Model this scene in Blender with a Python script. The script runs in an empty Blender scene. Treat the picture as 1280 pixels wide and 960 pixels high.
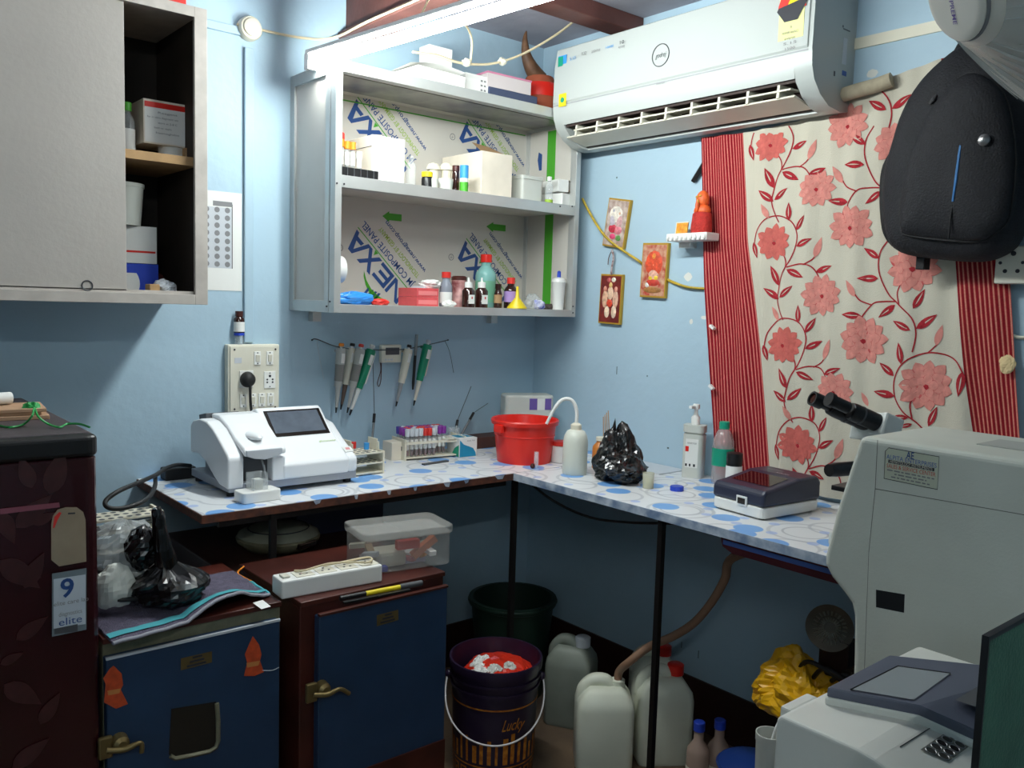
import bpy, bmesh, math, random
from mathutils import Vector, Matrix, noise
random.seed(7)
PI = math.pi
sc = bpy.context.scene
COL = sc.collection

# ---------------------------------------------------------------- camera
F = 1076.1
YAW, PITCH, ROLL = .7015, -.09398, .03063
CAM = Vector((-2.323, -2.618, 1.42))
fw = Vector((math.sin(YAW)*math.cos(PITCH), math.cos(YAW)*math.cos(PITCH), math.sin(PITCH)))
r0 = Vector((math.cos(YAW), -math.sin(YAW), 0)); u0 = r0.cross(fw)
rt = math.cos(ROLL)*r0 + math.sin(ROLL)*u0
up = -math.sin(ROLL)*r0 + math.cos(ROLL)*u0
cd = bpy.data.cameras.new('camera'); cam = bpy.data.objects.new('camera', cd); COL.objects.link(cam)
cam.matrix_world = Matrix(((rt.x, up.x, -fw.x, CAM.x), (rt.y, up.y, -fw.y, CAM.y), (rt.z, up.z, -fw.z, CAM.z), (0, 0, 0, 1)))
cd.sensor_fit = 'HORIZONTAL'; cd.sensor_width = 36; cd.lens = F/1280*36; cd.clip_start = .01
sc.camera = cam

# ---------------------------------------------------------------- world and exposure
w = bpy.data.worlds.new('world'); sc.world = w; w.use_nodes = True
w.node_tree.nodes['Background'].inputs[0].default_value = (.5, .6, .7, 1)
w.node_tree.nodes['Background'].inputs[1].default_value = .3
sc.view_settings.view_transform = 'Standard'; sc.view_settings.look = 'None'
sc.view_settings.gamma = 1; sc.view_settings.use_curve_mapping = False
sc.view_settings.exposure = 0.0
TUBE_STRENGTH = 155.0
FILL_TUBE_STRENGTH = 88.0

# ---------------------------------------------------------------- pixel -> place helpers (1280x960 frame)
def ray(x, y): return (x-640)/F*rt - (y-480)/F*up + fw
def A(x, y, off=0):            # point on the plane `off` in front of the back wall
    q = ray(x, y); return CAM + q*((-off-CAM.y)/q.y)
def B(x, y, off=0):            # point on the plane `off` in front of the right wall
    q = ray(x, y); return CAM + q*((-off-CAM.x)/q.x)
TZ = .87                       # bench top
def Z(x, y, z=TZ):             # point on a level plane
    q = ray(x, y); return CAM + q*((z-CAM.z)/q.z)
def depth(p): return (Vector(p)-CAM).dot(fw)
def mm(p, px): return px*depth(p)/F
def zat(p, py):                # height above p (same x, y) seen at picture row py
    k = (480-py)/F; v = Vector((p[0]-CAM.x, p[1]-CAM.y, 0))
    return CAM.z + (k*v.dot(fw)-v.dot(up))/(up.z-k*fw.z)

# ---------------------------------------------------------------- materials
def lin(c): c /= 255; return c/12.92 if c <= .04045 else ((c+.055)/1.055)**2.4
def rgb(c): return (lin(c[0]), lin(c[1]), lin(c[2]), 1)
MATS = {}
def nd(nt, t, **k):
    n = nt.nodes.new(t)
    for a, b in k.items(): setattr(n, a, b)
    return n
def mat(name, col, rough=.5, metal=0, var=0, vs=8, bump=0, bs=80, alpha=1, trans=0, spec=.5, coat=0, emit=0, col2=None, detail=4):
    m = bpy.data.materials.new(name); m.use_nodes = True; nt = m.node_tree; b = nt.nodes['Principled BSDF']
    b.inputs['Base Color'].default_value = rgb(col); b.inputs['Roughness'].default_value = rough
    b.inputs['Metallic'].default_value = metal; b.inputs['Alpha'].default_value = alpha
    b.inputs['Transmission Weight'].default_value = trans; b.inputs['Specular IOR Level'].default_value = spec
    b.inputs['Coat Weight'].default_value = coat
    tc = None
    if var or col2 or bump: tc = nd(nt, 'ShaderNodeTexCoord')
    if var or col2:
        n = nd(nt, 'ShaderNodeTexNoise'); n.inputs['Scale'].default_value = vs; n.inputs['Detail'].default_value = detail
        nt.links.new(tc.outputs['Object'], n.inputs['Vector'])
        cr = nd(nt, 'ShaderNodeValToRGB'); cr.color_ramp.elements[0].position = .33; cr.color_ramp.elements[1].position = .67
        c2 = rgb(col2) if col2 else None; c = rgb(col)
        cr.color_ramp.elements[0].color = c2 if c2 else tuple(v*(1-var) for v in c[:3])+(1,)
        cr.color_ramp.elements[1].color = c if c2 else tuple(min(1, v*(1+var)) for v in c[:3])+(1,)
        nt.links.new(n.outputs['Fac'], cr.inputs['Fac']); nt.links.new(cr.outputs['Color'], b.inputs['Base Color'])
    if bump:
        n2 = nd(nt, 'ShaderNodeTexNoise'); n2.inputs['Scale'].default_value = bs; n2.inputs['Detail'].default_value = 3
        nt.links.new(tc.outputs['Object'], n2.inputs['Vector'])
        bp = nd(nt, 'ShaderNodeBump'); bp.inputs['Strength'].default_value = bump; bp.inputs['Distance'].default_value = .01
        nt.links.new(n2.outputs['Fac'], bp.inputs['Height']); nt.links.new(bp.outputs['Normal'], b.inputs['Normal'])
    if emit:
        b.inputs['Emission Color'].default_value = rgb(col); b.inputs['Emission Strength'].default_value = emit
    MATS[name] = m
    return m

M_wall = mat('wall_paint', (170, 196, 212), .55, var=.06, vs=1.7, bump=.12, bs=35)
M_ceil = mat('ceiling_plaster', (150, 150, 160), .8, var=.15, vs=4, bump=.3, bs=12)
M_floor = mat('floor_stone', (120, 98, 76), .5, col2=(70, 58, 50), vs=3, bump=.1)
M_base = mat('baseboard_paint', (52, 30, 26), .45, var=.2, vs=6)
M_beam = mat('beam_paint', (86, 50, 44), .55, var=.25, vs=9, bump=.1)
M_alu = mat('aluminium', (196, 198, 196), .38, .55, var=.05)
M_panel = mat('composite_panel', (205, 200, 192), .35, var=.03, vs=3)
M_white = mat('white_plastic', (232, 232, 228), .35)
M_offw = mat('offwhite_plastic', (216, 212, 196), .45, var=.05, vs=10)
M_ac = mat('ac_plastic', (180, 185, 182), .35)
M_paper = mat('paper_white', (230, 230, 226), .8)
M_card = mat('aged_carton', (224, 214, 198), .8, var=.06, vs=14)
M_kraft = mat('kraft_board', (170, 136, 98), .85, var=.12)
M_black = mat('black_plastic', (18, 18, 20), .4)
M_rubber = mat('black_rubber', (22, 22, 24), .6)
M_blackbag = mat('black_polythene', (10, 10, 11), .22, spec=.7)
M_red = mat('red_plastic', (222, 40, 28), .35)
M_redcap = mat('red_cap', (214, 52, 44), .4)
M_orange = mat('orange_cap', (236, 140, 40), .45)
M_purple = mat('purple_cap', (130, 50, 150), .4)
M_blue = mat('blue_plastic', (40, 70, 190), .4)
M_ltblue = mat('light_blue_plastic', (60, 150, 215), .4)
M_navy = mat('navy_print', (38, 74, 134), .5)
M_navyp = mat('navy_plastic', (38, 42, 62), .35, coat=.1)
M_green = mat('green_print', (70, 160, 40), .5)
M_lime = mat('lime_print', (150, 185, 60), .5)
M_dgreen = mat('dark_green_plastic', (24, 62, 44), .5)
M_teal = mat('teal_plastic', (20, 150, 120), .4)
M_yellow = mat('yellow_plastic', (230, 205, 30), .4)
M_grey = mat('grey_plastic', (150, 152, 154), .45)
M_lgrey = mat('light_grey_plastic', (196, 200, 206), .4)
M_dgrey = mat('dark_grey_plastic', (72, 74, 78), .5)
M_ink = mat('ink_dark', (40, 40, 48), .6)
M_redink = mat('ink_red', (196, 60, 50), .6)
M_greyink = mat('ink_grey', (128, 128, 130), .6)
M_blueink = mat('ink_blue', (70, 100, 170), .6)
M_purpink = mat('ink_purple', (106, 84, 160), .6)
M_clear = mat('clear_plastic', (232, 238, 240), .08, alpha=.22, spec=.7)
M_trans = mat('translucent_plastic', (214, 216, 208), .35, var=.04, alpha=.9)
M_film = mat('polythene_film', (214, 220, 220), .16, alpha=.42, spec=.8)
M_amber = mat('amber_glass', (44, 17, 11), .15, spec=.7)
M_steel = mat('steel', (150, 150, 150), .3, .9)
M_iron = mat('black_iron', (24, 22, 22), .5, .3)
M_brass = mat('old_brass', (130, 112, 72), .4, .7)
M_cream = mat('cream_plastic', (226, 220, 200), .5, var=.05)
M_wire = mat('beige_wire', (222, 206, 170), .5)
M_blood = mat('dark_red_liquid', (96, 12, 14), .3)
M_screen = mat('screen_glass', (92, 100, 112), .08, var=.15, vs=22)
M_bezel = mat('screen_bezel', (26, 18, 16), .2)
M_maroon = mat('maroon_paint', (70, 28, 20), .4, var=.3, vs=10)
M_incblue = mat('incubator_blue', (32, 56, 84), .45, var=.12, vs=12)
M_olive = mat('olive_metal', (124, 120, 96), .5, .2, var=.2, vs=30)

def tablecloth():
    m = bpy.data.materials.new('printed_vinyl'); m.use_nodes = True; nt = m.node_tree; b = nt.nodes['Principled BSDF']
    b.inputs['Roughness'].default_value = .35
    tc = nd(nt, 'ShaderNodeTexCoord'); L = nt.links.new
    def vor(scale, off, rnd=.75):
        mp = nd(nt, 'ShaderNodeMapping'); mp.inputs['Location'].default_value = (off, off*.7, 0); mp.inputs['Scale'].default_value = (1, 1, 0)
        L(tc.outputs['Object'], mp.inputs['Vector'])
        v = nd(nt, 'ShaderNodeTexVoronoi'); v.voronoi_dimensions = '2D'; v.inputs['Scale'].default_value = scale; v.inputs['Randomness'].default_value = rnd
        L(mp.outputs['Vector'], v.inputs['Vector']); return v
    def ramp(src, stops):
        c = nd(nt, 'ShaderNodeValToRGB'); c.color_ramp.interpolation = 'LINEAR'
        while len(c.color_ramp.elements) < len(stops): c.color_ramp.elements.new(.5)
        for e, (p, v) in zip(c.color_ramp.elements, stops): e.position = p; e.color = (v, v, v, 1)
        L(src, c.inputs['Fac']); return c.outputs['Color']
    def mix(fac, a, bcol):
        x = nd(nt, 'ShaderNodeMix', data_type='RGBA'); L(fac, x.inputs[0])
        if isinstance(a, tuple): x.inputs[6].default_value = a
        else: L(a, x.inputs[6])
        x.inputs[7].default_value = bcol; return x.outputs[2]
    v1 = vor(6.5, 1.3); v2 = vor(5, 4.1); v3 = vor(9, 7.7); v4 = vor(4, 2.2)
    big = ramp(v1.outputs['Distance'], [(.235, 1), (.25, 0)])
    ring = ramp(v2.outputs['Distance'], [(.30, 0), (.315, .6), (.345, .6), (.36, 0)])
    ring2 = ramp(v4.outputs['Distance'], [(.20, 0), (.21, .5), (.225, .5), (.235, 0), (.33, 0), (.34, .35), (.37, .35), (.38, 0)])
    sm = ramp(v3.outputs['Distance'], [(.12, .7), (.14, 0)])
    c = mix(ring2, rgb((222, 224, 226)), rgb((128, 132, 142)))
    c = mix(ring, c, rgb((170, 174, 182)))
    c = mix(sm, c, rgb((150, 176, 226)))
    c = mix(big, c, rgb((112, 164, 222)))
    L(c, b.inputs['Base Color']); return m
M_cloth = tablecloth()

def stripes(name, n, c1, c2, c3):
    m = bpy.data.materials.new(name); m.use_nodes = True; nt = m.node_tree; b = nt.nodes['Principled BSDF']; L = nt.links.new
    b.inputs['Roughness'].default_value = .9; b.inputs['Specular IOR Level'].default_value = .1
    uv = nd(nt, 'ShaderNodeUVMap'); sx = nd(nt, 'ShaderNodeSeparateXYZ'); L(uv.outputs[0], sx.inputs[0])
    mu = nd(nt, 'ShaderNodeMath', operation='MULTIPLY'); mu.inputs[1].default_value = n; L(sx.outputs[0], mu.inputs[0])
    fr = nd(nt, 'ShaderNodeMath', operation='FRACT'); L(mu.outputs[0], fr.inputs[0])
    cr = nd(nt, 'ShaderNodeValToRGB'); es = cr.color_ramp.elements
    for _ in range(3): es.new(.5)
    for e, (p, c) in zip(es, [(0, c1), (.5, c1), (.62, c2), (.8, c2), (.95, c3)]): e.position = p; e.color = rgb(c)
    L(fr.outputs[0], cr.inputs['Fac'])
    ns = nd(nt, 'ShaderNodeTexNoise'); ns.inputs['Scale'].default_value = 260; tc = nd(nt, 'ShaderNodeTexCoord'); L(tc.outputs['Object'], ns.inputs['Vector'])
    x = nd(nt, 'ShaderNodeMix', data_type='RGBA', blend_type='MULTIPLY'); x.inputs[0].default_value = .5
    L(cr.outputs[0], x.inputs[6]); L(ns.outputs[0], x.inputs[7]); L(x.outputs[2], b.inputs['Base Color'])
    return m
M_stripeL = stripes('red_stripe_fine', 17, (150, 30, 42), (226, 130, 120), (176, 48, 56))
M_stripeR = stripes('red_stripe_wide', 11, (150, 32, 42), (232, 150, 130), (178, 52, 56))
M_curt = mat('cream_cotton', (196, 190, 174), .9, var=.04, vs=6, bump=.15, bs=300, spec=.1)
M_petal = mat('pink_petal_print', (206, 134, 124), .9, var=.12, vs=60, spec=.1)
M_petal2 = mat('deep_pink_petal_print', (196, 102, 94), .9, var=.1, vs=60, spec=.1)
M_vine = mat('vine_print', (160, 44, 52), .9, var=.2, vs=150, spec=.1)
M_petline = mat('petal_outline_print', (186, 84, 84), .9, spec=.1)

# ---------------------------------------------------------------- mesh helpers
class MB:
    def __init__(s, M=None): s.v = []; s.f = []; s.M = M
    def add(s, vs, fs):
        b = len(s.v)
        s.v += [(s.M @ Vector(p)) if s.M else Vector(p) for p in vs]
        s.f += [tuple(b+i for i in f) for f in fs]; return s
    def box(s, x0, x1, y0, y1, z0, z1):
        return s.add([(x0,y0,z0),(x1,y0,z0),(x1,y1,z0),(x0,y1,z0),(x0,y0,z1),(x1,y0,z1),(x1,y1,z1),(x0,y1,z1)],
                     [(0,3,2,1),(4,5,6,7),(0,1,5,4),(1,2,6,5),(2,3,7,6),(3,0,4,7)])
    def prism(s, poly, ax, a, b):
        n = len(poly)
        def P(t, q): return {'x': (t, q[0], q[1]), 'y': (q[0], t, q[1]), 'z': (q[0], q[1], t)}[ax]
        return s.add([P(a, q) for q in poly]+[P(b, q) for q in poly],
                     [tuple(range(n))[::-1], tuple(range(n, 2*n))]+[(i, (i+1) % n, n+(i+1) % n, n+i) for i in range(n)])
    def poly(s, pts): return s.add(pts, [tuple(range(len(pts)))])
    def lathe(s, prof, n=24, c=(0, 0, 0), sx=1, sy=1):
        vs = []; fs = []; rings = []
        for r, h in prof:
            if r < 1e-6: vs.append((c[0], c[1], c[2]+h)); rings.append([len(vs)-1])
            else:
                b = len(vs)
                vs += [(c[0]+r*sx*math.cos(2*PI*i/n), c[1]+r*sy*math.sin(2*PI*i/n), c[2]+h) for i in range(n)]
                rings.append(list(range(b, b+n)))
        for p, q in zip(rings, rings[1:]):
            for i in range(n):
                j = (i+1) % n
                if len(p) == 1 and len(q) == 1: continue
                if len(p) == 1: fs.append((p[0], q[i], q[j]))
                elif len(q) == 1: fs.append((p[i], p[j], q[0]))
                else: fs.append((p[i], p[j], q[j], q[i]))
        return s.add(vs, fs)
    def cyl(s, p, q, r, n=12, r2=None):
        return s.tube([p, q], [r, r if r2 is None else r2], n)
    def tube(s, pts, r, n=6, closed=False):
        pts = [Vector(p) for p in pts]; m = len(pts)
        rr = r if isinstance(r, (list, tuple)) else [r]*m
        vs = []; fs = []; prev = None
        for i, p in enumerate(pts):
            if closed: t = pts[(i+1) % m]-pts[i-1]
            else: t = pts[min(i+1, m-1)]-pts[max(i-1, 0)]
            t.normalize()
            if prev is None:
                a = Vector((0, 0, 1)) if abs(t.z) < .9 else Vector((1, 0, 0))
                nn = t.cross(a).normalized()
            else:
                nn = prev-t*prev.dot(t); nn.normalize()
            prev = nn; bb = t.cross(nn)
            vs += [p+rr[i]*(math.cos(2*PI*k/n)*nn+math.sin(2*PI*k/n)*bb) for k in range(n)]
        for i in range(m if closed else m-1):
            a = i*n; b = ((i+1) % m)*n
            for k in range(n): fs.append((a+k, a+(k+1) % n, b+(k+1) % n, b+k))
        if not closed: fs += [tuple(range(n))[::-1], tuple(range((m-1)*n, m*n))]
        return s.add(vs, fs)
    def ball(s, c, rx, ry=None, rz=None, n=16, k=10):
        ry = ry or rx; rz = rz or rx
        pr = [(math.sin(PI*i/k), -math.cos(PI*i/k)) for i in range(k+1)]
        vs = MB().lathe([(a if 0 < i < k else 0, b) for i, (a, b) in enumerate(pr)], n)
        return s.add([(c[0]+v.x*rx, c[1]+v.y*ry, c[2]+v.z*rz) for v in vs.v], vs.f)
    def grid(s, fn, nu, nv):
        vs = [fn(i/nu, j/nv) for j in range(nv+1) for i in range(nu+1)]
        return s.add(vs, [(j*(nu+1)+i, j*(nu+1)+i+1, (j+1)*(nu+1)+i+1, (j+1)*(nu+1)+i) for j in range(nv) for i in range(nu)])
    def rbox(s, x0, x1, y0, y1, z0, z1, r, n=4):      # box with rounded upright edges
        q = []
        for cx, cy, a in ((x1-r, y1-r, 0), (x0+r, y1-r, PI/2), (x0+r, y0+r, PI), (x1-r, y0+r, 1.5*PI)):
            for i in range(n+1): t = a+PI/2*i/n; q.append((cx+r*math.cos(t), cy+r*math.sin(t)))
        return s.prism(q, 'z', z0, z1)

def cat(pts, k=6, closed=False):
    P = [Vector(p) for p in pts]; out = []; n = len(P)
    for i in range(n if closed else n-1):
        if closed: a, b, c, d = P[i-1], P[i], P[(i+1) % n], P[(i+2) % n]
        else: a, b, c, d = P[max(i-1, 0)], P[i], P[i+1], P[min(i+2, n-1)]
        for j in range(k):
            t = j/k; out.append(.5*((2*b)+(c-a)*t+(2*a-5*b+4*c-d)*t*t+(3*b-a-3*c+d)*t**3))
    if not closed: out.append(P[-1])
    return out

ROOT = {}
def tag(o, label=None, cat_=None, group=None, kind=None):
    if label: o['label'] = label
    if cat_: o['category'] = cat_
    if group: o['group'] = group
    if kind: o['kind'] = kind
    return o
def thing(name, label, cat_, loc, group=None):
    o = bpy.data.objects.new(name, None); o.empty_display_size = .05; COL.objects.link(o); o.location = loc
    ROOT[o] = Vector(loc); return tag(o, label, cat_, group)
def obj(name, mb, m, parent=None, smooth=None, bevel=0, seg=2, loc=None, label=None, cat_=None, group=None, kind=None, sub=0, uv=None):
    vs = mb.v
    if parent is not None: base = ROOT[parent]
    else:
        if loc is None:
            xs = [v.x for v in vs]; ys = [v.y for v in vs]; zs = [v.z for v in vs]
            loc = ((min(xs)+max(xs))/2, (min(ys)+max(ys))/2, min(zs))
        base = Vector(loc)
    me = bpy.data.meshes.new(name); me.from_pydata([v-base for v in vs], [], mb.f)
    bm = bmesh.new(); bm.from_mesh(me)
    if kind != 'open': bmesh.ops.recalc_face_normals(bm, faces=bm.faces)
    bm.to_mesh(me); bm.free()
    if smooth:
        me.polygons.foreach_set('use_smooth', [True]*len(me.polygons)); me.set_sharp_from_angle(angle=math.radians(smooth))
    if uv:
        ul = me.uv_layers.new(name='UVMap')
        for l in me.loops: ul.data[l.index].uv = uv[l.vertex_index]
    me.materials.append(m)
    o = bpy.data.objects.new(name, me); COL.objects.link(o)
    if parent is not None: o.parent = parent
    else: o.location = base
    ROOT[o] = base
    if bevel:
        bv = o.modifiers.new('bevel', 'BEVEL'); bv.width = bevel; bv.segments = seg; bv.limit_method = 'ANGLE'; bv.angle_limit = math.radians(40)
    if sub:
        s = o.modifiers.new('sub', 'SUBSURF'); s.levels = sub; s.render_levels = sub
    return tag(o, label, cat_, group, None if kind == 'open' else kind)
def solo(name, label, cat_, mb, m, group=None, **k):
    return obj(name, mb, m, label=label, cat_=cat_, group=group, **k)
def text(body, o, right, upv, size, m, parent, name='lettering', align='CENTER', shear=0, bold=0, width=None, lift=.0006):
    cu = bpy.data.curves.new('t', 'FONT'); cu.body = body; cu.size = 1; cu.align_x = align; cu.align_y = 'CENTER'
    cu.shear = shear; cu.offset = bold; cu.resolution_u = 3
    t = bpy.data.objects.new('t', cu); me = bpy.data.meshes.new_from_object(t)
    R_ = Vector(right).normalized(); U = Vector(upv).normalized(); N = R_.cross(U); o = Vector(o)
    xs = [v.co.x for v in me.vertices] or [0]
    kx = size
    if width: kx = width/max(1e-6, max(xs)-min(xs))
    mb = MB(); mb.add([o+R_*(v.co.x*kx)+U*(v.co.y*size)+N*lift for v in me.vertices], [tuple(p.vertices) for p in me.polygons])
    bpy.data.objects.remove(t); bpy.data.curves.remove(cu); bpy.data.meshes.remove(me)
    return obj(name, mb, m, parent, kind='open')
def copy_tree(o, parent=None, loc=None):
    c = o.copy(); COL.objects.link(c); c.parent = parent
    if loc is not None: c.location = loc; ROOT[c] = Vector(loc)
    for ch in list(o.children): copy_tree(ch, c)
    return c
def frame(o, xdir, zdir):      # matrix with local x, z along the given directions
    x = Vector(xdir).normalized(); z = Vector(zdir).normalized(); y = z.cross(x).normalized(); x = y.cross(z)
    return Matrix(((x.x, y.x, z.x, o[0]), (x.y, y.y, z.y, o[1]), (x.z, y.z, z.z, o[2]), (0, 0, 0, 1)))
def RZ(loc, a): return Matrix.Translation(loc) @ Matrix.Rotation(a, 4, 'Z')
def crumple(c, rx, ry, rz, seed, amt=.25, freq=6, n=28, k=18, fn=None, flat=True):
    n = max(n, 26); k = max(k, 16)
    mb = MB(); mb.ball((0, 0, 0), 1, 1, 1, n, k); off = Vector((seed*3.1, seed*1.7, seed*.9))
    out = []
    for v in mb.v:
        q = v*freq*.28+off+.35*noise.noise_vector(v*1.3+off)
        rdg = 1-2*abs(noise.noise(q)); rdg2 = 1-2*abs(noise.noise(q*2.1+Vector((3, 7, 1))))
        d = 1+amt*(.55*noise.noise(v*1.4+off)+.38*(rdg-.5)+.18*(rdg2-.5))
        p = Vector((v.x*rx*d, v.y*ry*d, v.z*rz*d))
        if fn: p = fn(v, p)
        out.append(Vector(c)+p)
    if flat:
        z0 = c[2]-rz*.8
        for p in out: p.z = max(p.z, z0)
    r = MB(); r.add(out, mb.f); return r
def bottle(name, label, x, y, z0, h, r, mb_, mc, cat_='bottle', cap=.16, capr=.6, shoulder=.72, band=None, bandz=(.2, .55), group=None, n=20, liquid=None):
    t = thing(name, label, cat_, (x, y, z0), group)
    c = (x, y, z0); hb = h*(1-cap)
    nr = r*capr*.85
    obj('body', MB().lathe([(0, 0), (r*.94, 0), (r, h*.02), (r, hb*shoulder), (r*.92, hb*(shoulder+.08)), (nr, hb*(shoulder+.22) if shoulder < .77 else hb*.985), (nr, hb), (0, hb)], n, c), mb_, t, smooth=35)
    obj('cap', MB().lathe([(0, hb), (r*capr, hb), (r*capr, h*.99), (r*capr*.9, h), (0, h)], n, c), mc, t, smooth=35)
    if band: obj('label', MB().lathe([(r*1.015, h*bandz[0]), (r*1.015, h*bandz[1])], n, c), band, t, smooth=35, kind='open')
    return t
def shelf(px, pyt, wpx, off, z0):   # x, y, height and radius of a thing on a cabinet shelf
    p = A(px, pyt, off); return p.x, -off, p.z-z0, mm(p, wpx)/2
def stand(px, pyb, pyt, wpx, z=TZ):  # a thing standing on a level plane, base centre at the pixel
    p = Z(px, pyb, z); return p.x, p.y, zat(p, pyt)-z, mm(p, wpx)/2

# ================================================================ the room
RX, RY, RH = -4.1, -3.9, 2.42
obj('floor', MB().box(RX, .1, RY, .1, -.1, 0), M_floor, kind='structure')
obj('ceiling', MB().box(RX, .1, RY, .1, RH, RH+.1), M_ceil, kind='structure')
obj('wall_back', MB().box(RX, .1, 0, .1, 0, RH), M_wall, kind='structure')
wr = obj('wall_right', MB().box(0, .1, RY, 0, 0, RH), M_wall, kind='structure')
obj('wall_left', MB().box(RX-.1, RX, RY, .1, 0, RH), M_wall, kind='structure')
obj('wall_front', MB().box(RX, .1, RY-.1, RY, 0, RH), M_wall, kind='structure')
obj('baseboard_right', MB().box(-.008, 0, RY, 0, 0, .17), M_base, kind='structure')
obj('baseboard_back', MB().box(RX, -.008, -.008, 0, 0, .17), M_base, kind='structure')
M_chip = mat('bare_plaster', (222, 222, 216), .9); M_speck = mat('wall_speck', (84, 98, 104), .9)
for k_, (px, py, w_, h_) in enumerate(((881, 397, 7, 3), (864, 402, 3, 4), (860, 346, 7, 6), (1262, 462, 8, 3), (1090, 92, 9, 6))):
    c_ = B(px, py, .0006)
    obj('plaster_chip', MB().poly([(-.0006, c_.y+mm(c_, w_)*math.cos(i*PI/4)*(.88+.12*math.sin(i*1.3+k_)), c_.z+mm(c_, h_)*math.sin(i*PI/4)*(.88+.12*math.cos(i*1.7+k_))) for i in range(8)]), M_chip, wr, kind='open')
for px, py, w_, h_ in ((771, 463, .6, 5), (809, 470, .8, 1), (771, 222, 1, 1), (835, 560, 1.5, 1), (852, 806, .6, 4), (873, 818, .6, 5)):
    c_ = B(px, py, .0006); w2, h2 = mm(c_, w_), mm(c_, h_)
    obj('wall_speck', MB().poly([(-.0006, c_.y-w2, c_.z-h2), (-.0006, c_.y+w2, c_.z-h2), (-.0006, c_.y+w2, c_.z+h2), (-.0006, c_.y-w2, c_.z+h2)]), M_speck, wr, kind='open')
# steel beam under the ceiling that carries the tube light, and a second one across it
b1 = obj('trim_1', MB().box(-.875, -.845, -3.5, 0, 2.285, RH), M_beam, kind='structure')
obj('flange', MB().box(-.905, -.80, -3.5, 0, 2.265, 2.285), M_beam, b1, bevel=.003)
obj('trim_2', MB().box(-.845, 0, -.52, -.43, 2.365, RH), M_beam, kind='structure', bevel=.004)
s = obj('trim_3', MB().box(-.006, 0, -1.95, -1.30, 2.155, 2.185), M_cream, kind='structure')
# painted cable conduits on the back wall
p = A(309, 60); q = A(318, 430)
obj('trim_4', MB().box(p.x-.012, p.x+.018, -.012, 0, q.z+.005, p.z), M_wall, kind='structure', bevel=.003)
obj('trim_5', MB().box(-2.6, p.x-.02, -.012, 0, p.z+.03, p.z+.055), M_wall, kind='structure', bevel=.003)

# ---------------------------------------------------------------- tube light on the beam
m = bpy.data.materials.new('tube_glow'); m.use_nodes = True; nt = m.node_tree; nt.nodes.remove(nt.nodes['Principled BSDF'])
e = nd(nt, 'ShaderNodeEmission'); e.inputs[0].default_value = (.93, 1.0, .98, 1); e.inputs[1].default_value = TUBE_STRENGTH
nt.links.new(e.outputs[0], nt.nodes['Material Output'].inputs[0])
T0 = Z(440, 65, 2.115); tdir = (Z(650, 3, 2.115)-T0).normalized(); T0 = T0-tdir*.20; T1 = T0+tdir*1.2
t = thing('tube_light', 'lit white fluorescent tube light hung under the brown beam', 'light', (T0+T1)/2)
tdir = (T1-T0).normalized(); Mt = frame(T0, tdir, (0, 0, 1))
obj('batten', MB(Mt).box(-.02, 1.22, -.014, .014, .026, .042), M_white, t, bevel=.004)
for a_ in (-.008, 1.208):
    obj('lamp_holder', MB(Mt).box(a_-.012, a_+.012, -.016, .016, -.018, .03), M_white, t, bevel=.003)
obj('tube', MB(Mt).tube([(0, 0, 0), (.6, 0, 0), (1.2, 0, 0)], .0145, 16), m, t, smooth=40)
for a_ in (.5, .95):
    q_ = T0+tdir*a_
    obj('hanger', MB().tube([(q_.x, q_.y, 2.156), (q_.x+.03, q_.y, 2.22), (-.885, q_.y, 2.266)], .003, 5), M_wire, t)
t = thing('tube_light', 'white tube light added out of view on the ceiling as fill', 'light', (-3.0, -3.3, RH-.03))  # unseen lamp, added to brighten the shaded surfaces
obj('batten', MB().box(-3.65, -2.35, -3.32, -3.28, RH-.035, RH), M_white, t, bevel=.004)
for xx in (-3.62, -2.38): obj('lamp_holder', MB().box(xx-.012, xx+.012, -3.316, -3.284, RH-.075, RH-.03), M_white, t, bevel=.003)
m2 = m.copy(); m2.node_tree.nodes['Emission'].inputs[1].default_value = FILL_TUBE_STRENGTH
obj('tube', MB().cyl((-3.61, -3.3, RH-.06), (-2.39, -3.3, RH-.06), .0145, 16), m2, t, smooth=40)
# wires about the lamp
solo('lamp_wire', 'beige wire hanging in a knotted loop from tube light up to ceiling', 'wire',
     MB().tube(cat([A(516, 65, .33), A(545, 69, .33), A(565, 76, .33), A(585, 80, .33), A(612, 80, .33), A(640, 73, .34), A(668, 60, .35), A(700, 40, .36), A(725, 20, .37), A(748, 1, .38), A(765, -18, .39)]), .0042, 6), M_wire, smooth=60)
solo('drop_wire', 'short white wire dropping from tube light to the knotted loop', 'wire',
     MB().tube(cat([A(574, 20, .55), A(579, 27, .5), A(587, 40, .4), A(590, 55, .36), A(588, 78, .33)]), .0035, 6), M_wire, smooth=60)
for px, py in ((583, 78), (628, 77)):
    c = A(px, py, .33)
    solo('tape_knot', 'cream tape knot wrapped around the hanging lamp wire', 'tape', crumple(c, .016, .012, .012, px, .5, 5, 12, 8, flat=False), M_cream, 'tape knots on the lamp wire')
solo('beam_wire', 'beige wire lying along the lower flange of the brown beam', 'wire',
     MB().tube(cat([(-1.25, -.012, 2.23), (-1.05, -.012, 2.235), (-.93, -.02, 2.258), (-.907, -.2, 2.275), (-.907, -.6, 2.275), (-.907, -1.2, 2.28)]), .004, 6), M_wire, smooth=60)
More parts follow.
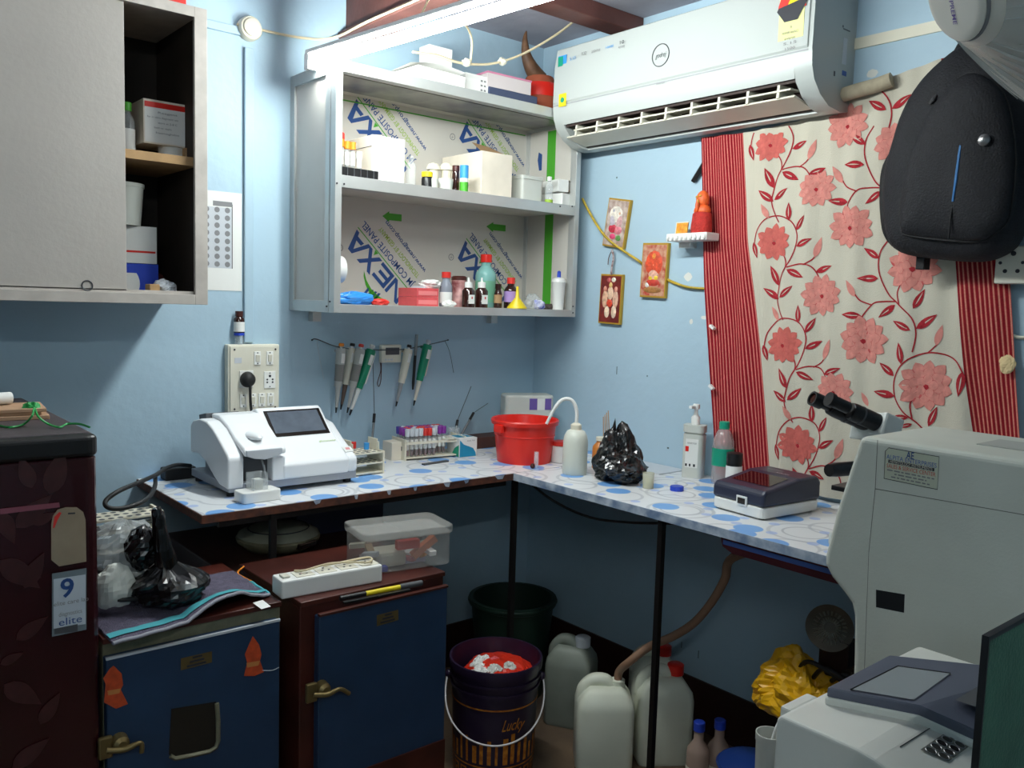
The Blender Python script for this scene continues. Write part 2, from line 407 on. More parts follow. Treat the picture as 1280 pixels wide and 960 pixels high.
# round junction box
c = A(310, 37)
t = thing('junction_box', 'round cream junction box where two conduits meet by wall cabinet', 'junction box', (c.x, 0, c.z-.03))
Mx = Matrix.Translation((c.x, 0, c.z)) @ Matrix.Rotation(PI/2, 4, 'X')
obj('body', MB(Mx).lathe([(0, 0), (.036, 0), (.036, .022), (.032, .028), (0, .028)], 24), M_cream, t, smooth=40)
obj('cover', MB(Mx).lathe([(.026, .027), (.026, .034), (.022, .037), (0, .037)], 24), M_cream, t, smooth=40)

# ================================================================ grey wall cabinet with sliding door
FY = -.35; cx1 = A(260, 381, .35).x; cx0 = -2.75; cz0 = 1.39; cz1 = A(260, 12, .35).z
M_cab = mat('cabinet_paint', (182, 175, 168), .5, var=.04, vs=5, bump=.05)
M_cabf = mat('cabinet_frame_paint', (190, 182, 174), .5, var=.1, vs=20)
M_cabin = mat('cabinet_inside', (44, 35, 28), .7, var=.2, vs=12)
M_ply = mat('plywood', (176, 140, 96), .7, var=.12, vs=20)
t = thing('wall_cabinet', 'large grey painted wall cabinet with its sliding door half open', 'cabinet', ((cx0+cx1)/2, -.17, cz0))
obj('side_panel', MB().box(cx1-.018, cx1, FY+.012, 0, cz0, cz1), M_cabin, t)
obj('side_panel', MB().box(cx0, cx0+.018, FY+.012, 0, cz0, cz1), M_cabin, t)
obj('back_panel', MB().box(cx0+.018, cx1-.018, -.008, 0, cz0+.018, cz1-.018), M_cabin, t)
obj('top_panel', MB().box(cx0+.018, cx1-.018, FY+.012, 0, cz1-.018, cz1), M_cabf, t)
obj('bottom_panel', MB().box(cx0+.018, cx1-.018, FY+.012, 0, cz0, cz0+.018), M_cabf, t)
obj('frame_stile', MB().box(cx1-.033, cx1, FY, FY+.012, cz0, cz1), M_cabf, t, bevel=.001)
obj('frame_rail', MB().box(cx0, cx1-.033, FY, FY+.012, cz0, cz0+.026), M_cabf, t, bevel=.001)
obj('frame_rail', MB().box(cx0, cx1-.033, FY, FY+.012, cz1-.026, cz1), M_cabf, t, bevel=.001)
obj('door_track', MB().box(cx0, cx1-.033, FY+.013, FY+.03, cz0+.018, cz0+.034), M_cabf, t)
zs = A(200, 195, .33).z
obj('shelf', MB().box(cx0+.018, cx1-.018, -.325, -.008, zs-.014, zs+.008), M_ply, t)
dx = A(156.5, 200, .335).x
d = obj('door', MB().box(dx-.75, dx, FY+.013, FY+.027, cz0+.03, cz1-.02), M_cab, t, bevel=.001)
k = A(109, 357, .337); Mx = Matrix.Translation((k.x, FY+.013, k.z)) @ Matrix.Rotation(PI/2, 4, 'X')
obj('finger_ring', MB(Mx).tube([(.012*math.cos(a*PI/8), .012*math.sin(a*PI/8), .001) for a in range(16)], .0018, 5, True), M_dgrey, d, smooth=60)
# things in it
iz = zs+.008
x, y, h, r = shelf(158, 128, 20, .2, iz)
bottle('reagent_bottle', 'clear bottle with green cap and white label inside the grey cabinet', x, y, iz, h, r, M_clear, M_green, band=M_paper, bandz=(.05, .5))
x0 = A(200, 190, .2).x; x1 = A(228, 190, .2).x
solo('plastic_tub', 'small white tub under the red-striped carton on cabinet shelf', 'tub', MB().lathe([(0, 0), (.03, 0), (.034, .035), (0, .035)], 20, ((x0+x1)/2, -.2, iz)), M_white, smooth=40)
solo('grey_carton', 'small grey carton beside the white tub on the cabinet shelf', 'box', MB().box(x1+.008, cx1-.022, -.25, -.13, iz, iz+.034), M_kraft)
xa = A(180, 150, .24).x; xb = A(239, 150, .24).x; z0 = iz+.0355; z1 = A(210, 127, .24).z
t = thing('reagent_carton', 'white reagent carton with red stripe standing on cabinet shelf', 'box', ((xa+xb)/2, -.19, z0))
obj('body', MB().box(xa, xb-.004, -.235, -.12, z0, z1), M_card, t, bevel=.001)
obj('front_label', MB().box(xa+.003, xb-.004, -.2362, -.235, z0+.004, z1-.02), M_paper, t)
obj('red_band', MB().box(xa+.003, xb-.004, -.2364, -.235, z1-.02, z1-.006), M_red, t)
for i, wd in enumerate((.05, .08, .05, .045, .06)):
    zz = z1-.032-.013*i
    text(('Reagent', 'for in vitro diagnostic use', 'store at 2-8 C', 'batch no  expiry', 'haemoglobin')[i], ((xa+xb)/2-.012*(i % 2), -.2364, zz), (1, 0, 0), (0, 0, 1), .007, M_greyink, t, width=wd)
iz = cz0+.018
xa = A(150, 250, .2).x; xb = A(181, 250, .2).x; zt = A(170, 231, .2).z; zm = A(170, 283, .2).z; zl = A(170, 329, .22).z
solo('folded_box', 'white box with red stripe stacked on blue box in the grey cabinet', 'box', MB().box(xa-.03, A(196, 300, .22).x, -.22, -.12, zl, zm), M_paper, bevel=.001)
solo('red_stripe_tape', 'thin red printed strip on the white cabinet box', 'tape', MB().box(xa-.03, A(194, 300, .22).x, -.2212, -.2203, zl+.028, zl+.033), M_red)
solo('frosted_tub', 'frosted grey tub on top of the white red-striped box', 'tub', MB().lathe([(0, 0), (.05, 0), (.058, zt-zm-.01), (.06, zt-zm-.01), (.06, zt-zm), (0, zt-zm)], 24, (xb-.06, -.19, zm+.0005)), M_trans, smooth=40)
t = thing('test_kit_box', 'blue and white test kit box lowest in the grey cabinet stack', 'box', (xa+.02, -.18, iz))
obj('body', MB().box(xa-.03, A(198, 350, .22).x, -.22, -.11, iz, zl-.0008), M_blue, t)
mcx = A(150, 345, .222).x
obj('white_circle', MB(Matrix.Translation((mcx, -.2203, iz+.032)) @ Matrix.Rotation(PI/2, 4, 'X')).prism([(max(-.035, .05*math.cos(i*PI/16)), max(-.03, min(.028, .05*math.sin(i*PI/16)))) for i in range(32)], 'z', 0, .0008), M_white, t)
x0 = A(184, 355, .3).x
solo('cork_block', 'small tan cork block at the cabinet front edge', 'block', MB().box(x0, x0+.026, -.32, -.28, iz, iz+.032), M_ply, bevel=.003)
solo('foil_packet', 'crumpled silvery foil packet in the bottom of the grey cabinet', 'packet', crumple((x0+.052, -.27, iz+.022), .028, .03, .022, 3, .5, 7), M_lgrey)
solo('dark_pouch', 'dark crumpled pouch behind the foil packet in grey cabinet', 'pouch', crumple((x0+.045, -.17, iz+.03), .045, .04, .04, 5, .5, 6), M_maroon)
solo('white_strip', 'white paper strip lying in front of the foil packet', 'strip', MB().box(x0+.029, x0+.066, -.331, -.305, iz, iz+.012), M_paper, bevel=.002)
solo('red_carton', 'red carton lying on top of the grey wall cabinet', 'box', MB().box(A(190, 3, .3).x, A(233, 3, .3).x, -.30, -.12, cz1, cz1+.05), M_redcap, bevel=.002)

# paper chart
p0 = A(255, 237); p1 = A(302, 364)
t = thing('paper_chart', 'white paper chart with rows of grey dots taped on blue wall', 'chart', ((p0.x+p1.x)/2, -.001, p1.z))
obj('sheet', MB().box(p0.x-.06, p1.x, -.0012, -.0002, p1.z, p0.z), M_paper, t)
c0 = A(266, 256); 
obj('header', MB().box(c0.x, A(290, 250).x, -.0018, -.0012, c0.z-.002, A(280, 252).z), M_greyink, t)
gx = A(271, 262).x; gx2 = A(284, 262).x; gz = A(271, 262).z; gz2 = A(271, 330).z
obj('table_edge', MB().box(A(289.5, 262).x, A(290.5, 262).x, -.0016, -.0012, gz2-.012, gz+.02), M_ink, t)
obj('grid_panel', MB().box(gx-.06, A(289.5, 262).x, -.0015, -.0012, gz2-.012, gz+.008), M_lgrey, t)
mb = MB()
for j in range(8):
    for i in range(3):
        cxx = gx+(gx2-gx)*(i-1); czz = gz+(gz2-gz)*j/7
        mb.add([(cxx+.0085*math.cos(a*PI/6), -.0019, czz+.0085*math.sin(a*PI/6)) for a in range(12)], [tuple(range(12))])
obj('dots', mb, M_greyink, t, kind='open')

# ================================================================ switchboard
p0 = A(286, 432, .03); p1 = A(348, 513, .03)
x0, x1, z1, z0 = p0.x, p1.x, p0.z, p1.z
W = x1-x0; Hh = z1-z0
t = thing('switchboard', 'cream switchboard with seven switches and sockets on blue wall', 'switchboard', ((x0+x1)/2, 0, z0))
obj('back_box', MB().box(x0-.003, x1+.003, -.03, 0, z0-.003, z1+.003), M_offw, t, bevel=.004)
obj('face_plate', MB().box(x0+.003, x1-.003, -.034, -.03, z0+.003, z1-.003), M_offw, t, bevel=.001)
def sw(fx, fz, wd=.022, hh=.042):
    cx = x0+fx*W; cz = z1-fz*Hh
    s_ = obj('switch', MB().box(cx-wd/2, cx+wd/2, -.0375, -.034, cz-hh/2, cz+hh/2), M_white, t, bevel=.001)
    obj('rocker', MB(Matrix.Translation((cx, -.0385, cz)) @ Matrix.Rotation(.12, 4, 'X')).box(-wd*.3, wd*.3, -.002, .002, -hh*.26, hh*.26), M_offw, s_, bevel=.0008)
    mb = MB()
    for dz in (-1, 1): mb.cyl((cx, -.038, cz+dz*hh*.4), (cx, -.0372, cz+dz*hh*.4), .0022, 8)
    obj('screws', mb, M_ink, s_)
for fx, fz in ((.55, .19), (.80, .19), (.27, .82), (.46, .82), (.64, .82), (.82, .82)): sw(fx, fz)
cx = x0+.80*W; cz = z1-.52*Hh
s_ = obj('socket', MB().box(cx-.019, cx+.019, -.0375, -.034, cz-.027, cz+.027), M_white, t, bevel=.001)
mb = MB()
for a, b, r in ((0, .0215, .002), (0, .012, .0042), (-.009, .001, .003), (.009, .001, .003), (-.009, -.008, .003), (.009, -.008, .003), (0, -.0215, .002)):
    mb.cyl((cx+a, -.0383, cz+b), (cx+a, -.037, cz+b), r, 10)
obj('holes', mb, M_ink, s_)
mb = MB()
for fx in (.1, .92):
    for fz in (.06, .94): mb.cyl((x0+fx*W, -.0352, z1-fz*Hh), (x0+fx*W, -.0338, z1-fz*Hh), .003, 10)
obj('corner_screws', mb, M_ink, t)
cx = x0+.33*W; cz = z1-.5*Hh
obj('socket', MB().box(cx-.022, cx+.022, -.0375, -.034, cz-.027, cz+.027), M_white, t, bevel=.001)
obj('maker_plate', MB().box(x0+.1*W, x0+.24*W, -.0346, -.034, z1-.26*Hh, z1-.18*Hh), M_lgrey, t)
k = thing('power_plug', 'black rubber power plug in the switchboard with hanging cord', 'plug', (cx, -.0376, cz-.02))
obj('plug_body', MB(Matrix.Translation((cx, -.0378, cz)) @ Matrix.Rotation(PI/2, 4, 'X')).lathe([(0, 0), (.022, 0), (.024, .006), (.02, .022), (.012, .03), (0, .032)], 20, sy=1.05), M_rubber, k, smooth=50)
obj('cord', MB().tube(cat([(cx, -.06, cz-.008), (cx+.001, -.062, cz-.03), (cx+.006, -.055, cz-.08), (cx+.012, -.06, cz-.14), (cx+.012, -.05, TZ+.10), (cx+.03, -.03, TZ+.006)]), .0045, 8), M_rubber, k, smooth=60)
# bottles standing on the switchboard
bx = A(299, 432, .018).x; bz = z1+.0035
k = thing('glass_vial', 'clear glass vial with blue cap under amber bottle on switchboard', 'vial', (bx, -.018, bz))
hv = zat((bx, -.018), 416)-bz
obj('body', MB().lathe([(0, 0), (.0135, 0), (.0135, hv-.008), (0, hv-.008)], 18, (bx, -.018, bz)), M_clear, k, smooth=40)
obj('cap', MB().lathe([(0, hv-.008), (.0158, hv-.008), (.0158, hv), (0, hv)], 18, (bx, -.018, bz)), M_blue, k, smooth=40)
bottle('amber_bottle', 'small amber bottle with white label stacked above blue capped vial', bx, -.018, bz+hv+.0005, zat((bx, -.018), 389)-bz-hv, .0165, M_amber, M_maroon, cap=.25, capr=.72, shoulder=.8, band=M_paper, bandz=(.05, .5))

# ================================================================ aluminium display cabinet
NX0, NX1, NY, NZ0, NZ1 = -1.07, -.065, -.30, 1.374, 2.112
SH = 1.782
def AP(px, py): return A(px, py, .016)
t = thing('display_cabinet', 'open aluminium wall cabinet lined with printed composite panel', 'cabinet', ((NX0+NX1)/2, -.15, NZ0))
bp = obj('back_panel', MB().box(NX0+.02, NX1-.02, -.014, -.001, NZ0, NZ1), M_panel, t)
lp = obj('side_panel', MB().box(NX0+.008, NX0+.014, NY+.03, -.02, NZ0+.02, NZ1-.02), M_panel, t)
rp = obj('side_panel', MB().box(NX1-.014, NX1-.008, NY+.03, -.02, NZ0+.02, NZ1-.02), M_panel, t)
for xx in (NX0, NX1-.022):
    obj('stile', MB().box(xx, xx+.022, NY, NY+.032, NZ0, NZ1), M_alu, t, bevel=.001)
    obj('stile', MB().box(xx, xx+.022, -.03, 0, NZ0, NZ1), M_alu, t, bevel=.001)
    for za in (NZ0, NZ1-.035):
        obj('side_rail', MB().box(xx, xx+.022, NY+.032, -.03, za, za+.035), M_alu, t, bevel=.001)
obj('stile', MB().box(NX0-.001, NX0+.022, NY+.034, NY+.062, NZ0, NZ1), M_alu, t, bevel=.001)
for za, zb, nm in ((NZ0, NZ0+.026, 'bottom_rail'), (SH-.036, SH, 'shelf_rail'), (NZ1-.032, NZ1, 'top_rail')):
    obj(nm, MB().box(NX0+.022, NX1-.022, NY, NY+.028, za, zb), M_alu, t, bevel=.001)
obj('bottom_board', MB().box(NX0+.022, NX1-.022, NY+.028, -.014, NZ0+.006, NZ0+.024), M_panel, t)
obj('shelf_board', MB().box(NX0+.022, NX1-.022, NY+.028, -.014, SH-.024, SH-.002), M_panel, t)
tb = obj('top_board', MB().box(NX0+.022, NX1-.022, NY+.028, -.014, NZ1-.024, NZ1-.004), M_panel, t)
for px, py in ((408, 383), (412, 377), (421, 229), (430, 230), (700, 258), (715, 258), (716, 383), (716, 391)):
    c = A(px, py, .3005); obj('rivet', MB().cyl((c.x, -.3005, c.z), (c.x, -.3025, c.z), .0028, 8), M_ink, t)
for xx, aa in ((-1.0, .3), (-.25, .2)):
    obj('wall_bracket', MB().box(xx, xx+.03, -.03, 0, NZ0-.035, NZ0), M_alu, t)
# print on the lining
l0 = A(511, 362.5, .015); l1 = A(447.5, 284, .015)
dvec = (l1-l0); LEN = dvec.length; dd = dvec.normalized(); nn = Vector((-dd.z, 0, dd.x))     # dd: reading direction, nn: letter up
nn = Vector((dd.z*-1, 0, dd.x)) if Vector((-dd.z, 0, dd.x)).x < 0 else Vector((dd.z, 0, -dd.x))
NORM = Vector((0, -1, 0))
def clip_ok(p): return True
def nexa(anchor, parts, zlim):
    # anchor: upper-left end of the green line
    o = Vector((anchor.x, -.0146, anchor.z)); s0 = o-dd*LEN
    def P(a, b): q = s0+dd*(a*LEN)+nn*(b*LEN); return q
    def strip(a0, a1, b0, b1, m, nm):
        obj(nm, MB().poly([P(a0, b0), P(a1, b0), P(a1, b1), P(a0, b1)]), m, bp, kind='open')
    z_lo, z_hi = zlim
    def a_at(z, b): return (z-(s0+nn*(b*LEN)).z)/(dd.z*LEN)
    amin = max(-.02, a_at(z_lo, 0))
    strip(amin, 1, -.006, .006, M_green, 'print_line')
    def T(body, b, size, m, a0, a1):
        lo = a_at(z_lo, b)
        # drop letters that fall below the bay
        n = len(body); k = 0
        while k < n and a0+(a1-a0)*k/n < lo: k += 1
        body2 = body[k:]
        if not body2.strip(): return
        aa = a0+(a1-a0)*k/n
        text(body2, P((aa+a1)/2, b), dd, nn, size*LEN, m, bp, 'print_lettering', width=(a1-aa)*LEN, lift=.0003, bold=.01)
    T('JM COMPOSITE PANEL', -.085, .115, M_ink if 0 else M_navy, -.0, 1.0)
    T('TECHNOLOGY BY GERMANY', -.215, .085, M_lime, .02, .80)
    T('www.nexagroup.com', -.33, .085, M_navy, -.0, .80)
    # NEXA logo letters built from bars (a along reading, b across)
    def bars(a, pl):
        mb = MB()
        for iq, q in enumerate(pl):
            pts = [P(a+u*.24, .03+v*.22)+Vector((0, -.0003*iq, 0)) for u, v in q]
            if min(p.z for p in pts) < z_lo-.002: 
                continue
            mb.poly(pts)
        if mb.f: obj('print_logo', mb, M_navy, bp, kind='open')
    bars(.0, [[(0, 0), (.18, 0), (.18, 1), (0, 1)], [(0, 1), (.2, 1), (1, 0), (.8, 0)], [(.82, 0), (1, 0), (1, 1), (.82, 1)]])
    bars(.26, [[(0, 0), (.2, 0), (.2, 1), (0, 1)], [(0, 0), (.95, 0), (.95, .2), (0, .2)], [(0, .4), (.8, .4), (.8, .6), (0, .6)], [(0, .8), (.95, .8), (.95, 1), (0, 1)]])
    bars(.50, [[(0, 0), (.25, 0), (1.05, 1.1), (.8, 1.1)], [(.8, 0), (1.05, 0), (.25, 1.1), (0, 1.1)]])
    bars(.74, [[(-.1, .0), (.12, 0), (.62, 1.1), (.42, 1.1)], [(.42, 1.1), (.72, 1.1), (1.05, 0), (.85, 0)], [(.3, .2), (.85, .2), (.8, .42), (.35, .42)]])
    if 'sw' in parts:
        obj('print_swoosh', MB().poly([A(px, py, .0156) for px, py in ((455, 338), (458, 350), (464, 361), (473, 370), (482, 376), (488, 378.5), (479, 378.5), (470, 375), (462, 367), (457, 356), (454.5, 345))]), M_green, bp, kind='open')
        for i in range(4):
            a, b = 454+4.3*i, 367+2.2*i
            obj('print_bar', MB().poly([A(a, b, .0156), A(a+3, b+1, .0156), A(a+9, b-6.5, .0156), A(a+6, b-7.5, .0156)]), M_navy, bp, kind='open')
    obj('print_arrow', MB().poly([P(.60, .01), P(.66, .01), P(.63, .07)]), M_green, bp, kind='open')
    c = P(.99, .34)
    obj('print_mark', MB().tube([c+Vector((.011*math.cos(i*PI/8), 0, .011*math.sin(i*PI/8))) for i in range(16)], .0012, 4, True), M_greyink, bp)
    text('R', P(.99, .34), dd, nn, .015, M_greyink, bp, 'print_mark', lift=.0003)
nexa(A(447.5, 284, .015), 'sw', (NZ0+.024, SH))
nexa(A(583, 298, .015), '', (NZ0+.024, SH))
nexa(A(447, 121, .015), '', (SH+.005, NZ1))
nexa(A(585, 149, .015), '', (SH+.005, NZ1))
for px, py in ((478, 270), (608, 283)):
    c = A(px, py, .0148); e_ = A(px+24, py+2, .0148)
    L_ = (e_-c).length
    obj('print_arrow', MB().poly([(c.x, c.y, c.z), (c.x+L_*.35, c.y, c.z-.019), (c.x+L_*.35, c.y, c.z-.012), (c.x+L_, c.y, c.z-.012), (c.x+L_, c.y, c.z+.012), (c.x+L_*.35, c.y, c.z+.012), (c.x+L_*.35, c.y, c.z+.019)]), M_green, bp, kind='open')
obj('green_band', MB().box(NX1-.0152, NX1-.014, -.175, -.13, NZ0+.03, NZ1-.04), M_green, rp)
obj('green_line', MB().box(NX0+.03, NX1-.03, -.0152, -.014, NZ1-.045, NZ1-.041), M_green, bp)
obj('foil_streak', MB().box(NX0+.03, NX1-.03, -.24, -.06, NZ1-.0262, NZ1-.0242), mat('foil_reflections', (150, 150, 138), .3, col2=(84, 80, 88), vs=9, detail=6), tb)  # smeared foil reflections, painted into the colour as mottled dark streaks
obj('blue_mark', MB().poly([(NX1-.0146, -.10, 1.93), (NX1-.0146, -.085, 1.93), (NX1-.0146, -.075, 1.97), (NX1-.0146, -.08, 2.0), (NX1-.0146, -.10, 1.99)]), M_navy, rp, kind='open')

# ---------------------------------------------------------------- upper shelf of the display cabinet
S1 = SH+.0005
x0 = A(419, 220, .24).x; x1 = A(468, 225, .24).x
t = thing('tube_rack', 'black tube rack holding orange-capped tubes on upper cabinet shelf', 'rack', ((x0+x1)/2, -.24, S1))
obj('base', MB().box(x0+.004, x1, -.265, -.225, S1, S1+.03), M_black, t, bevel=.002)
mb = MB()
for i in range(6): mb.box(x0+.004+(x1-x0)*i/6, x0+.006+(x1-x0)*i/6, -.2665, -.265, S1+.001, S1+.029)
obj('ribs', mb, M_dgrey, t)
for i, (px, pyt, w_, mc) in enumerate(((425, 174, 11, M_orange), (434, 177, 8, M_orange), (441, 178, 8, M_orange), (449, 190, 8, M_white), (420, 185, 8, M_ltblue))):
    p = A(px, pyt, .245+.0*i); rr = mm(p, w_)/2
    k = thing('sample_tube', ('large clear sample tube with orange cap under a red cap in black rack', 'slim clear sample tube with orange cap in black rack', 'slim clear sample tube with orange cap in black rack', 'short clear sample tube with square white cap in black rack', 'clear sample tube with light blue cap at end of black rack')[i], 'tube', (p.x, -.245, S1+.0305), 'tubes in the black rack')
    hh = p.z-S1-.0305; cp = .022
    obj('glass', MB().lathe([(0, 0), (rr*.8, 0), (rr*.8, hh-cp+.002), (0, hh-cp+.002)], 14, (p.x, -.245, S1+.0305)), M_clear, k, smooth=40)
    obj('paper_label', MB().lathe([(rr*.83, hh*.1), (rr*.83, hh*.6)], 14, (p.x, -.245, S1+.0305)), M_paper, k, smooth=40, kind='open')
    obj('cap', MB().lathe([(0, hh-cp), (rr, hh-cp), (rr, hh), (0, hh)], 14, (p.x, -.245, S1+.0305)), mc, k, smooth=40)
    if i == 0:
        obj('red_cap', MB().lathe([(0, 0), (rr*1.05, 0), (rr*1.05, .016), (rr*.9, .019), (0, .019)], 16, (p.x, -.245, p.z+.0004)), M_redcap, k, smooth=40)
def carton(name, label, px0, px1, pyt, off, dep, z0, m, **k):
    a = A(px0, pyt, off); b = A(px1, pyt, off)
    return solo(name, label, 'box', MB().box(a.x, b.x, -off, -off+dep, z0, (a.z+b.z)/2), m, bevel=.0015, **k)
a = A(465.5, 168, .262); b = A(506, 174, .262)
t = thing('white_carton', 'bright white square carton beside the black tube rack', 'box', ((a.x+b.x)/2, -.2, S1))
obj('body', MB().box(a.x, b.x, -.262, -.11, S1, a.z), M_card, t, bevel=.0015)
obj('front_sheet', MB().box(a.x+.001, b.x-.001, -.2632, -.262, S1+.002, a.z-.001), M_paper, t)
obj('lid_seam', MB().box(a.x-.0006, a.x, -.26, -.112, a.z-.035, a.z-.0335), M_ink, t)
x, y, h, r = shelf(514, 195, 13, .22, S1)
bottle('clear_bottle', 'empty clear plastic bottle beside bright white carton', x, y, S1, h, r, M_clear, M_clear, cap=.1)
x, y, h, r = shelf(534, 215, 14, .24, S1)
bottle('dark_jar', 'small dark jar with yellow lid on the upper cabinet shelf', x, y, S1, h, r, M_black, M_yellow, 'jar', cap=.3, capr=1.0, shoulder=.85)
for px, lab in ((542, 'white mushroom-lidded porcelain jar behind the yellow-lidded jar'), (558, 'white mushroom-lidded porcelain jar behind the brown vial')):
    x, y, h, r = shelf(px, 203, 17, .16, S1)
    k = thing('porcelain_jar', lab, 'jar', (x, y, S1), 'mushroom-lidded jars')
    obj('body', MB().lathe([(0, 0), (r*.75, 0), (r*.8, h*.75), (0, h*.75)], 18, (x, y, S1)), M_cream, k, smooth=40)
    obj('lid', MB().lathe([(0, h*.75), (r*1.05, h*.75), (r*1.05, h*.82), (r*.7, h*.95), (0, h)], 18, (x, y, S1)), M_cream, k, smooth=50)
for px, lab in ((541, 'small steel measuring cup near the yellow-lidded jar'), (557, 'wider steel measuring cup in front of porcelain jar')):
    x, y, h, r = shelf(px, 224, 14 if px < 550 else 20, .245, S1)
    solo('measuring_cup', lab, 'cup', MB().lathe([(0, 0), (r*.8, 0), (r, h), (r*.93, h), (r*.73, .003), (0, .003)], 18, (x, y, S1)), M_trans, smooth=40)
x, y, h, r = shelf(570, 207, 9, .24, S1)
bottle('brown_vial', 'slim dark brown vial beside the blue and green can', x, y, S1, h, r, M_amber, M_maroon, 'vial', cap=.22, capr=1, shoulder=.9)
x, y, h, r = shelf(580.5, 207, 11, .262, S1)
k = thing('spray_can', 'slim blue, white and green can before the aged carton', 'can', (x, y, S1))
for nm, a, b, m in (('green_part', 0, .38, M_green), ('white_part', .38, .52, M_white), ('blue_part', .52, 1, M_ltblue)):
    obj(nm, MB().lathe([(0, h*a), (r, h*a), (r, h*b), (0, h*b)], 16, (x, y, S1)), m, k, smooth=40)
a = A(606, 187, .262); b = A(641, 192, .262)
ang = 0
t = thing('aged_carton', 'large aged white carton with an open brown flap on upper shelf', 'box', ((a.x+b.x)/2, -.2, S1))
obj('body', MB().box(a.x-.012, b.x, -.262, -.03, S1, a.z-.004), M_card, t, bevel=.002)
obj('flap', MB().poly([(a.x+.004, -.24, a.z-.004), (b.x-.004, -.24, a.z-.004), (b.x-.03, -.16, a.z+.034), (a.x+.02, -.16, a.z+.04)]), M_kraft, t, kind='open')
obj('dirt_edge', MB().box(a.x-.0125, b.x+.0004, -.2626, -.262, S1, S1+.004), M_kraft, t)
a = A(653, 218, .25); b = A(681, 220, .25)
t = thing('plastic_tub', 'square white lidded tub beside the aged carton', 'tub', ((a.x+b.x)/2, -.2, S1))
obj('body', MB().rbox(a.x+.003, b.x-.003, -.247, -.14, S1, a.z-.012, .012), M_trans, t, smooth=40)
obj('lid', MB().rbox(a.x, b.x, -.25, -.137, a.z-.012, a.z, .014), M_trans, t, smooth=40)
x, y, h, r = shelf(687, 221, 10, .262, S1)
bottle('dropper_bottle', 'tiny clear dropper bottle with green base label on shelf', x, y, S1, h, r, M_clear, M_white, band=M_lime, bandz=(0.02, .15))
a = A(697, 235, .27); b = A(721, 240, .27)
for i, (zz, lab) in enumerate(((S1, 'lower crushed white carton at the open end of the shelf'), (S1+.05, 'upper crushed white carton with open end on the shelf'))):
    t = thing('crushed_carton', lab, 'box', ((a.x+b.x)/2, -.2, zz))
    xx = a.x-.004*i
    obj('body', MB(RZ(((a.x+b.x)/2, -.225, zz), .15-.3*i)).box(-.034, .012, -.045, .06, 0, .044), M_paper, t, bevel=.001)
    obj('flap', MB(RZ(((a.x+b.x)/2, -.225, zz), .15-.3*i)).poly([(.012, -.045, .044), (.034, -.047, .034), (.034, .055, .034), (.012, .06, .044)]), M_card, t, kind='open')
    obj('flap', MB(RZ(((a.x+b.x)/2, -.225, zz), .15-.3*i)).poly([(.012, -.045, .002), (.03, -.047, .012), (.03, .055, .012), (.012, .06, .002)]), M_kraft, t, kind='open')

# ---------------------------------------------------------------- lower shelf
S0 = NZ0+.0265
Mx = Matrix.Translation((A(417, 335, .2).x, -.2, A(417, 335, .2).z))
c = A(414, 337, .2)
Mx = Matrix.Translation((NX0+.0145, -.235, S0+.035)) @ Matrix.Rotation(PI/2, 4, 'Y')
c = A(417, 336, .235)
t = thing('tape_roll', 'white tape roll with brown core hung on the inside cabinet wall', 'tape roll', (NX0+.045, -.2, c.z-.042))
obj('roll', MB(Matrix.Translation((NX0+.0148, -.2, c.z)) @ Matrix.Rotation(PI/2, 4, 'Y')).lathe([(.016, 0), (.042, 0), (.042, .062), (.016, .062), (.016, 0)], 28), M_white, t, smooth=40)
obj('core', MB(Matrix.Translation((NX0+.0148, -.2, c.z)) @ Matrix.Rotation(PI/2, 4, 'Y')).lathe([(0, 0.002), (.0158, .002), (.0158, .058), (0, .058)], 20), M_kraft, t, smooth=40)
p = A(440, 380, .25)
solo('blue_bag', 'crumpled blue plastic bag on the lower cabinet shelf', 'bag', crumple((p.x+.018, -.235, S0+.016), .068, .032, .022, 11, .45, 6), mat('blue_polythene', (50, 140, 225), .3))
p = A(474, 380, .25)
solo('red_wrapper', 'small orange red wrapper beside the blue plastic bag', 'wrapper', crumple((p.x, -.25, S0+.008), .03, .022, .012, 12, .5, 6), M_redcap)
p = A(512, 380, .22)
solo('slide_box', 'flat white slide box leaning beside the red boxes', 'box', MB(Matrix.Translation((p.x+.004, -.22, S0)) @ Matrix.Rotation(.62, 4, 'Y')).box(-.009, .009, -.03, .05, 0.006, .075), M_lgrey, bevel=.001)
a = A(521, 380, .262); b = A(548, 380, .262)
M_rbox = mat('red_carton_print', (214, 84, 88), .5, var=.08, vs=40)
for i in range(2):
    t = thing('red_box', ('lower red and pink carton in the pair on the lower shelf', 'upper red and pink carton topped with cotton wool')[i], 'box', ((a.x+b.x)/2, -.2, S0+.0295*i), 'stacked red cartons')
    obj('body', MB().box(a.x, b.x, -.262, -.15, S0+.0295*i, S0+.0295*i+.029), M_rbox, t, bevel=.001)
    obj('label', MB().box(a.x+.006, b.x-.006, -.2626, -.262, S0+.0295*i+.006, S0+.0295*i+.02), mat('pink_print%d' % i, (232, 130, 130), .6), t)
p = A(535, 360, .2)
solo('cotton_wool', 'fluffy cotton wool on top of the red cartons', 'cotton', crumple((p.x, -.21, S0+.059+.013), .04, .03, .016, 14, .5, 8), M_paper)
x, y, h, r = shelf(558, 340, 16, .225, S0)
bottle('reagent_bottle', 'clear reagent bottle with red cap beside red cartons', x, y, S0, h, r, mat('smoky_plastic', (150, 156, 170), .2, alpha=.75), M_redcap, cap=.17, capr=.72, shoulder=.68, band=M_paper, bandz=(.1, .42))
x, y, h, r = shelf(574, 345, 19, .2, S0)
k = thing('printed_jar', 'dark red printed jar with lid between cabinet bottles', 'jar', (x, y, S0))
